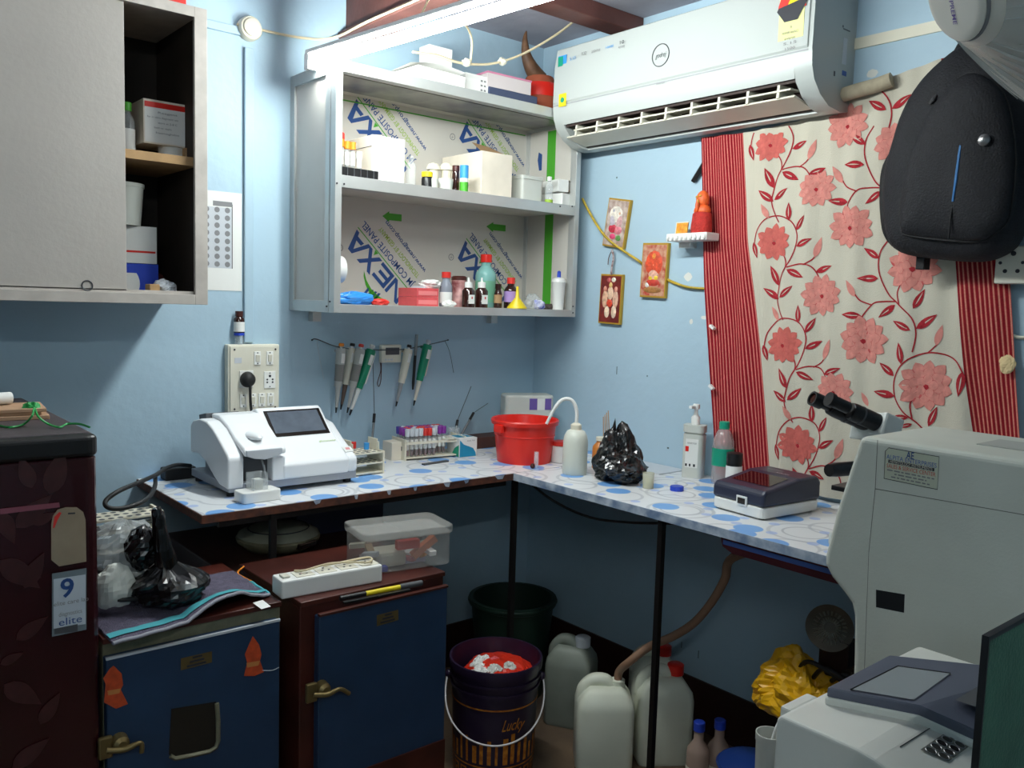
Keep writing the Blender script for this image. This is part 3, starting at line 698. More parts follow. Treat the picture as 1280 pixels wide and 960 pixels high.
obj('body', MB().lathe([(0, 0), (r, 0), (r, h*.86), (0, h*.86)], 20, (x, y, S0)), mat('dark_red_print', (116, 24, 34), .35, col2=(226, 180, 176), vs=26), k, smooth=40)
obj('lid', MB().lathe([(0, h*.86), (r*1.03, h*.86), (r*1.03, h*.96), (r*.8, h), (0, h)], 20, (x, y, S0)), M_maroon, k, smooth=40)
for px, lab in ((586, 'brown dropper bottle with white cap beside the dark red jar'), (602.5, 'brown dropper bottle with white cap before the aqua bottle')):
    x, y, h, r = shelf(px, 347, 16, .262, S0)
    k = thing('dropper_bottle', lab, 'bottle', (x, y, S0), 'brown dropper bottles')
    obj('body', MB().lathe([(0, 0), (r, 0), (r, h*.55), (r*.6, h*.66), (0, h*.66)], 18, (x, y, S0)), M_amber, k, smooth=40)
    obj('cap', MB().lathe([(0, h*.66), (r*.62, h*.66), (r*.62, h*.84), (r*.2, h*.86), (r*.14, h), (0, h)], 14, (x, y, S0)), M_white, k, smooth=40)
    obj('paper_label', MB().box(x-r*.55, x+r*.45, y-r*1.02, y-r*.8, S0+h*.12, S0+h*.42), M_paper, k)
    obj('label_mark', MB().box(x-r*.15, x+r*.1, y-r*1.03, y-r*1.01, S0+h*.28, S0+h*.36), M_redink, k)
x, y, h, r = shelf(608, 318, 26, .17, S0)
bottle('aqua_bottle', 'tall translucent aqua bottle with red cap on lower shelf', x, y, S0, h, r, mat('aqua_plastic', (140, 196, 190), .25, alpha=.85), M_red, cap=.15, capr=.55, shoulder=.7, band=mat('green_label', (110, 170, 140), .5), bandz=(.1, .5))
x, y, h, r = shelf(623, 355, 10, .235, S0)
bottle('amber_vial', 'little amber vial with tan label behind the yellow funnel', x, y, S0, h, r, M_amber, M_amber, 'vial', band=M_kraft, cap=.2, capr=.8)
x, y, h, r = shelf(639, 347, 17, .235, S0)
bottle('syrup_bottle', 'dark bottle with red cap and lilac label behind yellow funnel', x, y, S0, h, r, M_amber, M_redcap, band=mat('lilac_label', (170, 140, 200), .6), cap=.2, capr=.6, shoulder=.7)
x, y, h, r = shelf(647, 358, 25, .27, S0)
k = thing('funnel', 'yellow plastic funnel standing upside down on the lower shelf', 'funnel', (x, y, S0))
obj('cone', MB().lathe([(r, 0), (r, .004), (r*.2, h*.5), (r*.12, h), (r*.06, h), (r*.14, h*.5), (r*.93, 0), (r, 0)], 22, (x, y, S0)), M_yellow, k, smooth=50)
p = A(667, 380, .24)
solo('plastic_packet', 'clear plastic packet with blue print on the lower shelf', 'packet', crumple((p.x, -.23, S0+.026), .03, .025, .03, 21, .5, 7), M_film)
solo('blue_packet', 'small crumpled blue and white packet beside yellow funnel', 'packet', crumple((p.x+.012, -.258, S0+.014), .022, .015, .018, 22, .6, 7), mat('blue_white_print', (60, 80, 190), .4, col2=(226, 226, 234), vs=40))
p = A(690, 384, .24)
solo('dark_rag', 'small dark rag heap beside white squeeze bottle', 'rag', crumple((p.x-.01, -.23, S0+.008), .03, .025, .012, 23, .5, 7), mat('dark_rag', (80, 70, 64), .9))
x, y, h, r = shelf(699, 338, 17, .262, S0)
k = thing('squeeze_bottle', 'white tapered bottle with blue nozzle at cabinet end', 'bottle', (x, y, S0))
obj('body', MB().lathe([(0, 0), (r*.8, 0), (r*1.0, h*.68), (r*1.08, h*.7), (r*.95, h*.78), (r*.4, h*.82), (0, h*.82)], 18, (x, y, S0)), M_white, k, smooth=40)
obj('nozzle', MB().lathe([(0, h*.82), (r*.3, h*.82), (r*.26, h*.97), (0, h)], 12, (x, y, S0)), M_blue, k, smooth=40)
p = A(562, 380, .27)
solo('cotton_wool', 'loose cotton wool balls before the red-capped reagent bottle', 'cotton', crumple((p.x, -.268, S0+.009), .026, .012, .012, 24, .6, 8), M_paper)

# ---------------------------------------------------------------- on top of the display cabinet
TT = NZ1+.0005
def topx(px, py, off): return A(px, py, off).x
a = topx(512, 85, .25); b = topx(574, 85, .25)
solo('paper_pad', 'white paper pad lying on top of the aluminium cabinet', 'pad', MB(RZ(((a+b)/2, -.2, TT), .06)).box(-(b-a)/2, (b-a)/2, -.085, .08, 0, .04), M_paper, bevel=.001)
solo('loose_sheet', 'loose curled sheet on the paper pad under the tube light', 'paper', MB(RZ(((a+b)/2, -.2, TT+.0405), -.1)).grid(lambda u, v: (-.11+.2*u, -.10+.17*v, .002+.012*math.sin(u*3)*(1-v)), 8, 6), M_paper, kind='open')
solo('upright_box', 'plain white box standing on the paper pad near tube light', 'box', MB().box(topx(535, 40, .14), topx(564, 40, .14), -.15, -.09, TT+.060, TT+.16), M_paper, bevel=.001)
a = topx(588, 92, .25); b = topx(611, 98, .25)
t = thing('dotted_carton', 'small white carton with grey printed dots on cabinet top', 'box', ((a+b)/2, -.2, TT))
obj('body', MB().box(a-.02, b, -.25, -.15, TT, TT+.066), M_paper, t, bevel=.001)
mb = MB()
for i in range(2):
    for j in range(3): mb.box(b-.034+.014*i, b-.026+.014*i, -.2506, -.25, TT+.016+.015*j, TT+.022+.015*j)
obj('dots', mb, M_greyink, t)
a = topx(613, 105, .26); b = topx(672, 112, .26)
solo('navy_binder', 'flat navy binder under the white and pink book', 'binder', MB(RZ(((a+b)/2, -.19, TT), -.03)).box(-(b-a)/2, (b-a)/2, -.07, .10, 0, .036), mat('navy_board', (62, 72, 100), .6), bevel=.002)
t = thing('pink_book', 'thick white book with pink cover on the navy binder', 'book', ((a+b)/2, -.19, TT+.0365))
obj('pages', MB(RZ(((a+b)/2-.008, -.19, TT+.0365), -.03)).box(-(b-a)/2+.003, (b-a)/2-.022, -.068, .09, 0, .044), mat('book_pages', (206, 196, 196), .8), t)
obj('cover', MB(RZ(((a+b)/2-.008, -.19, TT+.0365), -.03)).box(-(b-a)/2, (b-a)/2-.02, -.07, .092, .044, .05), mat('pink_cover', (206, 130, 160), .6), t)
a = topx(676, 118, .22)
t = thing('clay_pot', 'terracotta coloured pot with red cloth band beside air conditioner', 'pot', (a+.05, -.16, TT))
obj('pot_body', MB().lathe([(0, 0), (.06, 0), (.074, .05), (.072, .10), (.05, .14), (0, .14)], 24, (a+.05, -.155, TT)), mat('terracotta', (160, 80, 52), .8, var=.15), t, smooth=50)
obj('red_band', MB().lathe([(.076, .062), (.0765, .085), (.074, .102), (.068, .112)], 24, (a+.05, -.155, TT)), M_red, t, smooth=50, kind='open')
hp = [Vector((a+.045, -.155, TT+.135)), Vector((a+.005, -.155, TT+.17)), Vector((a-.02, -.155, TT+.21)), Vector((a-.028, -.155, TT+.26)), Vector((a-.022, -.155, TT+.292))]
obj('horn', MB().tube(cat(hp, 5), [.034-.0016*i for i in range(21)], 10), mat('brown_horn', (96, 66, 44), .6, var=.3, vs=30), t, smooth=60)

# ================================================================ pipettes on a wire
wire = [A(390, 425, .006), A(396, 424, .012), A(420, 433, .03), A(450, 437, .034), A(500, 437, .034), A(530, 432, .03), A(552, 427, .015), A(560, 425, .006)]
t = thing('hanging_wire', 'thin grey wire strung along the wall holding the pipettes', 'wire', A(475, 437, .0))
obj('strand', MB().tube(cat(wire), .0018, 5), M_dgrey, t, smooth=60)
obj('nail', MB().cyl(A(390, 425, 0), A(390, 425, .02), .003, 8), M_iron, t)
obj('nail', MB().cyl(A(560, 425, 0), A(560, 425, .02), .003, 8), M_iron, t)
obj('tail', MB().tube(cat([A(556, 426, .01), A(562, 440, .008), A(567, 466, .006)]), .001, 4), M_iron, t)
obj('tail', MB().tube(cat([A(396, 426, .01), A(400, 450, .006), A(405, 475, .004)]), .0008, 4), M_lgrey, t)
M_pgrey = mat('pipette_grey', (176, 176, 172), .45); M_pcream = mat('pipette_cream', (222, 216, 200), .45)
def pipette(top, bot, body_m, grip_m, shaft_m, knob_m, lab, off=.046, side=None):
    p = A(*top, off); q = A(*bot, off-.008); L = (p-q).length
    o = thing('pipette', lab, 'pipette', q, 'pipettes hung on the wire')
    Mx = frame(q, (1, 0, 0), p-q); s_ = L/.23
    def P(nm, prof, m, sy=1.0): obj(nm, MB(Mx).lathe([(r*s_, h*L) for r, h in prof], 14, sy=sy), m, o, smooth=45)
    P('tip_cone', [(0, 0), (.0022, 0), (.004, .08), (0, .08)], M_black)
    P('shaft', [(0, .08), (.0045, .08), (.0085, .36), (.0085, .38), (0, .38)], shaft_m)
    P('collar', [(0, .38), (.0125, .38), (.0125, .46), (0, .46)], body_m)
    P('grip', [(0, .46), (.0135, .46), (.0145, .70), (0, .70)], grip_m, 1.15)
    P('body', [(0, .70), (.0150, .70), (.0158, .88), (.014, .93), (0, .93)], body_m, 1.15)
    P('rod', [(0, .93), (.0045, .93), (.0045, .955), (0, .955)], M_white)
    P('plunger', [(0, .955), (.0085, .955), (.009, .985), (.007, 1.0), (0, 1.0)], knob_m)
    obj('finger_hook', MB(Mx).box(-.006, .006, .010*s_, .036, .86*L, .90*L), body_m, o, bevel=.002)
    obj('volume_window', MB(Mx).box(-.006*s_, .006*s_, -.0188*s_, -.0165*s_, .72*L, .86*L), M_white if body_m != M_white else M_dgrey, o, bevel=.001)
    if side:
        obj('side_stripe', MB(Mx).box(.009*s_, .017*s_, -.010, .010, .46*L, .90*L), side, o, bevel=.003)
pipette((427, 429), (420, 516), M_pgrey, mat('pipette_mid_grey', (128, 126, 122), .5), M_pgrey, M_orange, 'grey pipette with amber plunger hung closest to the switchboard')
pipette((441, 429), (426, 512), M_pcream, M_pcream, mat('pipette_brown', (104, 84, 76), .5), M_black, 'cream pipette with dark brown shaft and black plunger', off=.03)
pipette((452, 430), (434, 516), M_pgrey, mat('pipette_mid_grey2', (132, 130, 126), .5), M_pgrey, M_redcap, 'grey pipette with orange red plunger beside green pipette', off=.06)
M_pgreen = mat('pipette_green', (16, 136, 100), .4)
pipette((466, 431), (437, 519), M_pgreen, M_pgreen, M_white, M_white, 'green pipette with white side stripe hanging beside the timer', off=.05, side=M_white)
pipette((512, 431), (495, 508), M_pcream, M_pcream, M_grey, M_black, 'cream pipette with grey shaft between timer and marker pen')
pipette((536, 425), (517, 507), M_pgreen, M_pgreen, M_pcream, M_lgrey, 'green pipette with cream side stripe beside the marker pen', side=M_pcream)
p = A(521, 418, .04); q = A(516, 487, .034)
o = thing('marker_pen', 'silver and black marker pen hung beside the pipettes', 'pen', q)
Mx = frame(q, (1, 0, 0), p-q); L = (p-q).length
obj('barrel', MB(Mx).lathe([(0, 0), (.003, 0), (.0052, .12*L), (.0052, .62*L), (0, .62*L)], 12), M_black, o, smooth=45)
obj('cap', MB(Mx).lathe([(0, .62*L), (.0056, .62*L), (.0056, L), (0, L)], 12), M_steel, o, smooth=45)
p = A(476.5, 431, .03); q = A(501, 453, .03)
o = thing('digital_timer', 'small white digital timer with grey display hung on wire', 'timer', ((p.x+q.x)/2, -.02, q.z))
obj('case', MB().box(p.x, q.x, -.034, -.014, q.z, p.z), M_offw, o, bevel=.004)
obj('display', MB().box(p.x+.016, q.x-.010, -.0348, -.034, q.z+.028, p.z-.010), M_dgrey, o)
mb = MB()
for i in range(3): mb.box(p.x+.014+.012*i, p.x+.021+.012*i, -.0352, -.034, q.z+.008, q.z+.014)
obj('buttons', mb, M_lgrey, o)
obj('cord', MB().tube(cat([(p.x+.003, -.02, q.z+.005), (p.x+.012, -.01, q.z-.03), (p.x+.002, -.006, q.z-.07), (p.x+.008, -.006, q.z-.085), (p.x+.016, -.006, q.z-.06), (p.x+.014, -.01, q.z)]), .0014, 5), M_maroon, o, smooth=60)

# ================================================================ air conditioner
Y0, Y1 = -1.315, -.305      # right end, left end
t = thing('air_conditioner', 'white split air conditioner with open louvre mounted on wall', 'air conditioner', (-.11, (Y0+Y1)/2, 1.975))
full = [(0, 1.985), (0, 2.312), (-.185, 2.316), (-.206, 2.305), (-.216, 2.24), (-.218, 2.12), (-.214, 2.075), (-.20, 2.04), (-.165, 2.005), (-.12, 1.982), (-.06, 1.975)]
notch = [(0, 1.985), (0, 2.312), (-.185, 2.316), (-.206, 2.305), (-.216, 2.24), (-.218, 2.12), (-.214, 2.075), (-.205, 2.048), (-.13, 2.085), (-.085, 2.03), (-.08, 1.978), (-.06, 1.975)]
mb = MB()
def prism_y(mb, poly, a, b): mb.prism(poly, 'y', a, b)
prism_y(mb, full, Y0, Y0+.055); prism_y(mb, notch, Y0+.055, Y1-.045); prism_y(mb, full, Y1-.045, Y1)
obj('housing', mb, M_ac, t, smooth=30)
obj('front_panel', MB().prism([(-.19, 2.3165), (-.209, 2.308), (-.2205, 2.24), (-.2225, 2.125), (-.217, 2.118), (-.20, 2.13), (-.19, 2.30)], 'y', Y0+.012, Y1-.003), M_ac, t, smooth=30, bevel=.002)
obj('seam', MB().prism([(-.2185, 2.113), (-.2185, 2.117), (-.215, 2.117), (-.215, 2.113)], 'y', Y0+.012, Y1-.003), M_grey, t)
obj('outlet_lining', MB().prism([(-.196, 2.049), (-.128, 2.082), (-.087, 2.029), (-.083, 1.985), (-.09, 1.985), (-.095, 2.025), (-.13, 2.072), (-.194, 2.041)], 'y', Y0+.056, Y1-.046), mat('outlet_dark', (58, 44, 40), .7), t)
lv = obj('louvre', MB().prism([(-.195, 2.003), (-.192, 2.009), (-.10, 1.993), (-.10, 1.985)], 'y', Y0+.06, Y1-.05), M_offw, t, bevel=.001)
obj('vane', MB().prism([(-.20, 2.022), (-.199, 2.027), (-.15, 2.03), (-.15, 2.025)], 'y', Y0+.07, Y1-.09), M_offw, t)
for i in range(9):
    yy = Y1-.10-.1*i
    obj('vane_fin', MB().prism([(-.20, 2.006), (-.196, 2.042), (-.13, 2.045), (-.12, 1.996)], 'y', yy-.004, yy+.004), M_offw, t)
N_ = Vector((-1, 0, 0)); RT_ = Vector((0, -1, 0)); UPV = Vector((0, 0, 1))
def decal(px0, py0, px1, py1, off, m, parent, nm, th=.0008):
    a = B(px0, py0, off); b = B(px1, py1, off)
    return obj(nm, MB().box(-off-th, -off, min(a.y, b.y), max(a.y, b.y), min(a.z, b.z), max(a.z, b.z)), m, parent)
FO = .2215
c = B(826, 69, FO)
obj('logo_ring', MB().tube([(-FO-.001, c.y+.0335*math.cos(i*PI/16), c.z+.0335*math.sin(i*PI/16)) for i in range(32)], .0016, 5, True), M_dgrey, t, smooth=60)
text('godrej', (-FO-.0006, c.y, c.z), RT_, UPV, .022, M_dgrey, t, shear=.35, width=.044)
c = B(826, 104, FO+.001); text('inverter', (-FO-.0016, c.y, c.z), RT_, UPV, .010, M_greyink, t, width=.034)
decal(698, 71, 708, 84, FO-.004, M_ltblue, t, 'sticker'); decal(698, 72, 703.5, 84, FO-.003, M_teal, t, 'sticker')
decal(699, 118, 707.5, 132, FO+.001, M_yellow, t, 'sticker')
cc = B(703, 125, FO+.002); obj('sticker_disc', MB(Matrix.Translation((-FO-.002, cc.y, cc.z)) @ Matrix.Rotation(-PI/2, 4, 'Y')).lathe([(0, .0008), (.009, .0008), (.009, 0)], 16), M_teal, t)
for px, py, wd, m_, s_ in ((716, 73, .03, M_ltblue, '5.15'), (730, 67, .022, M_greyink, 'R32'), (745, 63, .04, M_greyink, 'antivirus'), (762, 58, .036, M_ltblue, 'i-sense'), (777, 53, .018, M_ink, '10'), (777, 58, .028, M_greyink, 'warranty')):
    c = B(px, py, FO); text(s_, (-FO, c.y, c.z), RT_, UPV, .016, m_, t, width=wd)
# energy label
a = B(975, 8, FO); b = B(1004, 45, FO)
obj('energy_label', MB().box(-FO-.0012, -FO-.0002, b.y, a.y, b.z, 2.292), mat('label_yellow', (226, 226, 150), .5), t)
cy_ = (a.y+b.y)/2; zc = 2.228
obj('energy_badge', MB().add([(-FO-.0022, cy_+.043*math.cos(i*PI/10), zc+.055*math.sin(i*PI/10)) for i in range(11)], [tuple(range(11))]), M_redcap, t, kind='open')
obj('energy_badge_inner', MB().add([(-FO-.0026, cy_-.008+.022*math.cos(i*PI/10), zc+.034*math.sin(i*PI/10)) for i in range(11)], [tuple(range(11))]), M_yellow, t, kind='open')
obj('energy_badge_strip', MB().poly([(-FO-.0028, cy_+.045, zc+.002), (-FO-.0028, cy_+.02, zc-.03), (-FO-.0028, cy_-.02, zc-.03), (-FO-.0028, cy_-.045, zc+.012), (-FO-.0028, cy_-.04, zc+.022), (-FO-.0028, cy_+.04, zc+.01)]), M_ink, t, kind='open')
for i, s_ in enumerate(('3', 'POWER SAVINGS', 'inverter', '5.15', '1500')):
    text(s_, (-FO-.0014, cy_, zc-.046-.014*i), RT_, UPV, .010, M_greyink, t, width=(.006, .05, .035, .04, .03)[i])
# right end print
for px, py, wd, s_ in ((1058, 20, .03, 'Service'), (1051, 108, .02, 'Power')):
    pass
obj('end_marks', MB().box(-.075, -.07, Y0-.0008, Y0, 2.20, 2.206).box(-.070, -.035, Y0-.0008, Y0, 2.196, 2.199).box(-.105, -.098, Y0-.0008, Y0, 2.065, 2.078), M_dgrey, t)
obj('end_print', MB().box(-.065, -.045, Y0-.0008, Y0, 2.105, 2.175), M_lgrey, t)
obj('end_sticker', MB().box(-.062, -.04, Y0-.0008, Y0, 2.075, 2.088), M_blueink, t)
# pipe of the unit
solo('refrigerant_pipe', 'tape-wrapped beige pipe leaving the air conditioner along wall', 'pipe', MB().tube(cat([(-.045, Y0+.0, 2.025), (-.045, Y0-.04, 2.03), (-.04, Y0-.09, 2.036), (-.035, Y0-.13, 2.045)]), .020, 12), mat('pipe_wrap', (176, 164, 140), .8, var=.15, vs=30), smooth=60)

# ================================================================ floral curtain
def lerp_t(tab, x):
    if x >= tab[0][0]: return tab[0][1]
    for (a, b), (c, d) in zip(tab, tab[1:]):
        if x >= c: return d+(b-d)*(x-c)/(a-c)
    return tab[-1][1]
CO = .022
def edge(pts): return [(B(px, py, CO).z, B(px, py, CO).y) for px, py in pts]
E0 = edge([(876, 172), (880, 300), (887, 470), (893, 600)])
E1 = edge([(929, 166), (936, 300), (950, 430), (963, 600)])
E2 = edge([(1178, 74), (1194, 330), (1207, 470), (1218, 560)])
E3 = edge([(1240, 55), (1261, 340), (1270, 480), (1278, 570)])
TOPS = sorted([(B(px, py, CO).y, B(px, py, CO).z) for px, py in ((876, 172), (900, 169), (929, 166), (960, 160), (1000, 150), (1040, 130), (1062, 117), (1100, 100), (1140, 87), (1180, 74), (1240, 55))], reverse=True)
def ztop(y): return lerp_t(TOPS, y)
ZB = .885
def fold(y, z):
    s_ = max(0, min(1, (z-.9)/.9))
    return -CO-.005*math.sin(y*38+2*z)*(1-.5*s_)-.003*math.sin(y*85-5*z)-.006*max(0, math.sin((z+y*.7)*9))*s_**2
def strip(ea, eb):
    def fn(u, v):
        zt = 2.0; y = 0
        ya, yb = lerp_t(ea, 2.0), lerp_t(eb, 2.0); zt = ztop(ya+(yb-ya)*u)
        z = zt+(ZB-zt)*v
        ya, yb = lerp_t(ea, z), lerp_t(eb, z); y = ya+(yb-ya)*u
        return (fold(y, z), y, z)
    return fn
t = thing('floral_curtain', 'cream cotton curtain with pink flowers and red striped borders', 'curtain', (-CO, (E0[-1][1]+E3[-1][1])/2, ZB))
def cl(nm, ea, eb, nu, nv, m):
    mb = MB().grid(strip(ea, eb), nu, nv)
    uv = [(i/nu, j/nv) for j in range(nv+1) for i in range(nu+1)]
    return obj(nm, mb, m, t, smooth=80, uv=uv, kind='open')
cl('striped_border', E0, E1, 16, 60, M_stripeL)
cp = cl('floral_panel', E1, E2, 70, 90, M_curt)
cl('striped_border', E2, E3, 14, 60, M_stripeR)
def drape(mb, pts2, up_=0):
    # pts2: (y, z) outline, fan triangulated round its centre
    if any(z > ztop(y)-.004 for y, z in pts2) or any(y > lerp_t(E1, z)+.002 or y < lerp_t(E2, z)-.002 for y, z in pts2): return
    c = (sum(p[0] for p in pts2)/len(pts2), sum(p[1] for p in pts2)/len(pts2))
    e_ = .0012+up_
    vs = [(fold(y, z)-e_, y, z) for y, z in [c]+list(pts2)]; n = len(pts2)
    mb.add(vs, [(0, i+1, (i+1) % n+1) for i in range(n)])
def yz(px, py): p = B(px, py, CO); return (p.y, p.z)
def almond(mb, a, b, wd, up_=0, n=6, ex=.8):
    ay, az = a; by, bz = b; dy, dz = by-ay, bz-az; L = math.hypot(dy, dz); ny, nz = -dz/L, dy/L
    pts = []
    for i in range(n+1): s_ = i/n; k = wd*math.sin(PI*s_**ex); pts.append((ay+dy*s_+ny*k, az+dz*s_+nz*k))
    for i in range(n-1, 0, -1): s_ = i/n; k = -wd*math.sin(PI*s_**ex); pts.append((ay+dy*s_+ny*k, az+dz*s_+nz*k))
    drape(mb, pts, up_)
def leaf(x0, y0, x1, y1, ox=0, oy=0, pink=False):
    a, b = yz(x0+ox, y0+oy), yz(x1+ox, y1+oy); L = math.hypot(a[0]-b[0], a[1]-b[1])
    mb = MB(); almond(mb, a, b, L*.17, .0004)
    if not mb.f: return
    lf = obj('bud' if pink else 'leaf', mb, M_petal if pink else M_vine, t, kind='open')
    if not pink:
        mb = MB(); almond(mb, (a[0]+(b[0]-a[0])*.2, a[1]+(b[1]-a[1])*.2), (a[0]+(b[0]-a[0])*.85, a[1]+(b[1]-a[1])*.85), L*.025, .0009)
        if mb.f: obj('vein', mb, M_curt, lf, kind='open')
def vine(pts, ox=0, oy=0, wd=.0019):
    P = cat([(px+ox, py+oy, 0) for px, py in pts], 5)
    W_ = [yz(p.x, p.y) for p in P]; mb = MB()
    for (a, b), (c, d) in zip(W_, W_[1:]):
        L = math.hypot(c-a, d-b)
        if L < 1e-6: continue
        ny, nz = -(d-b)/L*wd, (c-a)/L*wd; ey, ez = (c-a)*.08, (d-b)*.08
        drape(mb, [(a+ny-ey, b+nz-ez), (c+ny+ey, d+nz+ez), (c-ny+ey, d-nz+ez), (a-ny-ey, b-nz-ez)])
    if mb.f: obj('vine', mb, M_vine, t, kind='open')
def flower(px, py, rp, rot=0, deep=False):
    c = yz(px, py); R_ = mm(B(px, py, CO), rp)*1.04; pe = MB(); ed = MB(); ce = MB()
    rnd = random.Random(int(px*7+py))
    for ring, (r0, r1, wd, nn_) in enumerate(((.2, 1.0, .20, 11), (.1, .70, .20, 8), (.0, .44, .17, 5))):
        for i in range(nn_):
            a = rot+2*PI*(i+.5*ring)/nn_; k = r1*(.92+.16*rnd.random())
            p0 = (c[0]+R_*r0*math.cos(a), c[1]+R_*r0*math.sin(a)*.95); p1 = (c[0]+R_*k*math.cos(a), c[1]+R_*k*math.sin(a)*.95)
            almond(ed, p0, p1, R_*(wd+.016), .0003+.0005*ring+.00002*i, 8, 1.45)
            almond(pe, p0, p1, R_*wd, .00042+.0005*ring+.00002*i, 8, 1.45)
    almond(ce, (c[0]-R_*.1, c[1]-R_*.08), (c[0]+R_*.12, c[1]-R_*.02), R_*.09, .0022)
    almond(ce, (c[0]-R_*.02, c[1]-R_*.16), (c[0]+R_*.04, c[1]+R_*.06), R_*.06, .0023)
    if not pe.f: return
    f_ = obj('flower', pe, M_petal2 if deep else M_petal, t, kind='open')
    obj('petal_edges', ed, M_petline, f_, kind='open')
    if ce.f: obj('flower_centre', ce, M_vine, f_, kind='open')
for k, (ox, oy) in enumerate(((-6, -122), (0, 0), (11, 128), (27, 252))):
    vine([(944, 306), (948, 288), (960, 273), (975, 270), (990, 277), (997, 292), (995, 308), (988, 325), (978, 342), (973, 360), (971, 375), (975, 390), (980, 400)], ox, oy)
    vine([(975, 312), (982, 322), (983, 332), (979, 340)], ox, oy)
    vine([(984, 334), (1000, 330), (1014, 333), (1022, 345), (1024, 356)], ox, oy)
    vine([(1005, 331), (1015, 325), (1020, 318)], ox, oy)
    for l in ((943, 303, 948, 323), (996, 288, 1008, 269), (996, 308, 1016, 298), (1019, 340, 1040, 332), (984, 337, 1005, 347), (973, 357, 963, 332), (973, 374, 955, 360), (974, 372, 991, 357), (987, 276, 987, 253)): leaf(*l, ox, oy)
    leaf(1018, 322, 1027, 296, ox, oy, True); leaf(962, 273, 953, 255, ox, oy, True)
for x, y, r, ro, dp in ((964, 181, 22, .2, True), (968, 303, 23, .5, True), (980, 431, 24, .1, True), (997, 556, 25, .4, True), (1022, 236, 24, .3, False), (1027, 369, 26, .6, False), (1043, 490, 26, .2, False), (1064, 284, 28, .1, False), (1060, 157, 27, .5, False), (1120, 178, 27, .3, False), (1142, 335, 33, .4, False), (1079, 425, 31, .2, False), (1158, 482, 34, .5, False)):
    flower(x, y, r, ro, dp)
for ox, oy in ((0, 0), (-16, -142), (-30, -275)):
    vine([(1110, 300), (1100, 317), (1099, 340), (1110, 367), (1122, 379), (1140, 397), (1145, 417), (1141, 440)], ox, oy)
    vine([(1120, 377), (1104, 377), (1090, 380), (1077, 397), (1076, 412)], ox, oy)
    vine([(1088, 381), (1076, 376), (1070, 368)], ox, oy)
    vine([(1124, 380), (1122, 365), (1130, 350)], ox, oy)
    for l in ((1098, 348, 1072, 348), (1099, 323, 1080, 310), (1142, 386, 1156, 361), (1145, 411, 1172, 393), (1139, 413, 1116, 401), (1119, 381, 1098, 397), (1077, 395, 1052, 393)): leaf(*l, ox, oy)
    leaf(1070, 371, 1058, 350, ox, oy, True)
vine([(1205, 466), (1196, 451), (1180, 443), (1160, 441), (1140, 447), (1125, 460), (1118, 478), (1120, 498), (1130, 515), (1142, 526), (1152, 536)])
vine([(1146, 492), (1138, 505), (1140, 525)]); vine([(1160, 441), (1172, 430), (1176, 420)])
for l in ((1205, 464, 1199, 496), (1128, 455, 1124, 428), (1118, 470, 1100, 453), (1119, 495, 1092, 489), (1160, 533, 1172, 508), (1136, 522, 1115, 521), (1140, 530, 1125, 534)): leaf(*l)
leaf(1170, 432, 1178, 406, pink=True); leaf(1084, 508, 1076, 490, pink=True)
# pins on the curtain edge
for px, py, lab in ((890, 409, 'small white clip on the striped curtain border below the plaques'), (889, 484, 'small white clip low on striped border above the water bottle')):
    c = B(px, py, .04); solo('curtain_pin', lab, 'pin', MB(Matrix.Translation(c) @ Matrix.Rotation(.6, 4, 'X')).box(-.005, .009, -.010, .010, -.004, .004), M_white, 'pins along the curtain edge', bevel=.001)
c = B(1259, 455, .036); solo('curtain_tag', 'torn yellowish sticker on striped border below the wall socket', 'sticker', crumple(c, .006, .018, .02, 4, .6, 6, 12, 8, flat=False), mat('tag', (226, 200, 150), .7))
a = B(880, 205, .012); b = B(866, 227, .012)
solo('black_strap', 'short black strap hanging out from behind the curtain', 'strap', MB().tube([a, (a+b)/2, b], [.011, .010, .009], 4), M_rubber)

# ================================================================ backpack
out = [(1211, 58), (1185, 76), (1163, 98), (1146, 122), (1133, 150), (1123, 185), (1114, 215), (1110, 250), (1112, 285), (1120, 308), (1138, 319), (1180, 325), (1225, 327), (1252, 320), (1272, 300), (1290, 250), (1298, 190), (1292, 130), (1272, 90), (1245, 64)]
OO = .095
pts = [B(px, py, OO) for px, py in out]; pts = cat([(p.y, p.z, 0) for p in pts], 3, True)
cy0 = sum(p.x for p in pts)/len(pts); cz_ = sum(p.y for p in pts)/len(pts)
M_pack = mat('black_nylon', (15, 16, 23), .75, var=.25, vs=60, bump=.3, bs=220)
M_pack2 = mat('black_nylon_dark', (9, 10, 14), .7, bump=.2, bs=220)
t = thing('backpack', 'black backpack with blue stripe hanging over the floral curtain', 'backpack', (-.03, cy0, min(p.y for p in pts)))
def inflate(pts, prof, m, nm, par, base=.0, nz=0):
    mb = MB(); n = len(pts); vs = []; fs = []
    cyy = sum(p.x for p in pts)/n; czz = sum(p.y for p in pts)/n
    for s_, off in prof:
        for p in pts:
            y = cyy+(p.x-cyy)*s_; z = czz+(p.y-czz)*s_
            vs.append((-(off+nz*noise.noise(Vector((y*9, z*7, off*3)))), y, z))
    for k in range(len(prof)-1):
        for i in range(n): fs.append((k*n+i, k*n+(i+1) % n, (k+1)*n+(i+1) % n, (k+1)*n+i))
    m0 = len(vs); vs += [(-prof[0][1], cyy, czz), (-prof[-1][1], cyy, czz)]; L_ = (len(prof)-1)*n
    for i in range(n): fs += [(m0, i, (i+1) % n), (m0+1, L_+i, L_+(i+1) % n)]
    mb.add(vs, fs); return obj(nm, mb, m, par, smooth=70)
inflate(pts, [(.9, .042), (.98, .055), (1.0, .08), (1.0, .105), (.985, .125), (.95, .142), (.88, .155), (.7, .166), (.4, .172), (.15, .174)], M_pack, 'main_body', t, nz=.014)
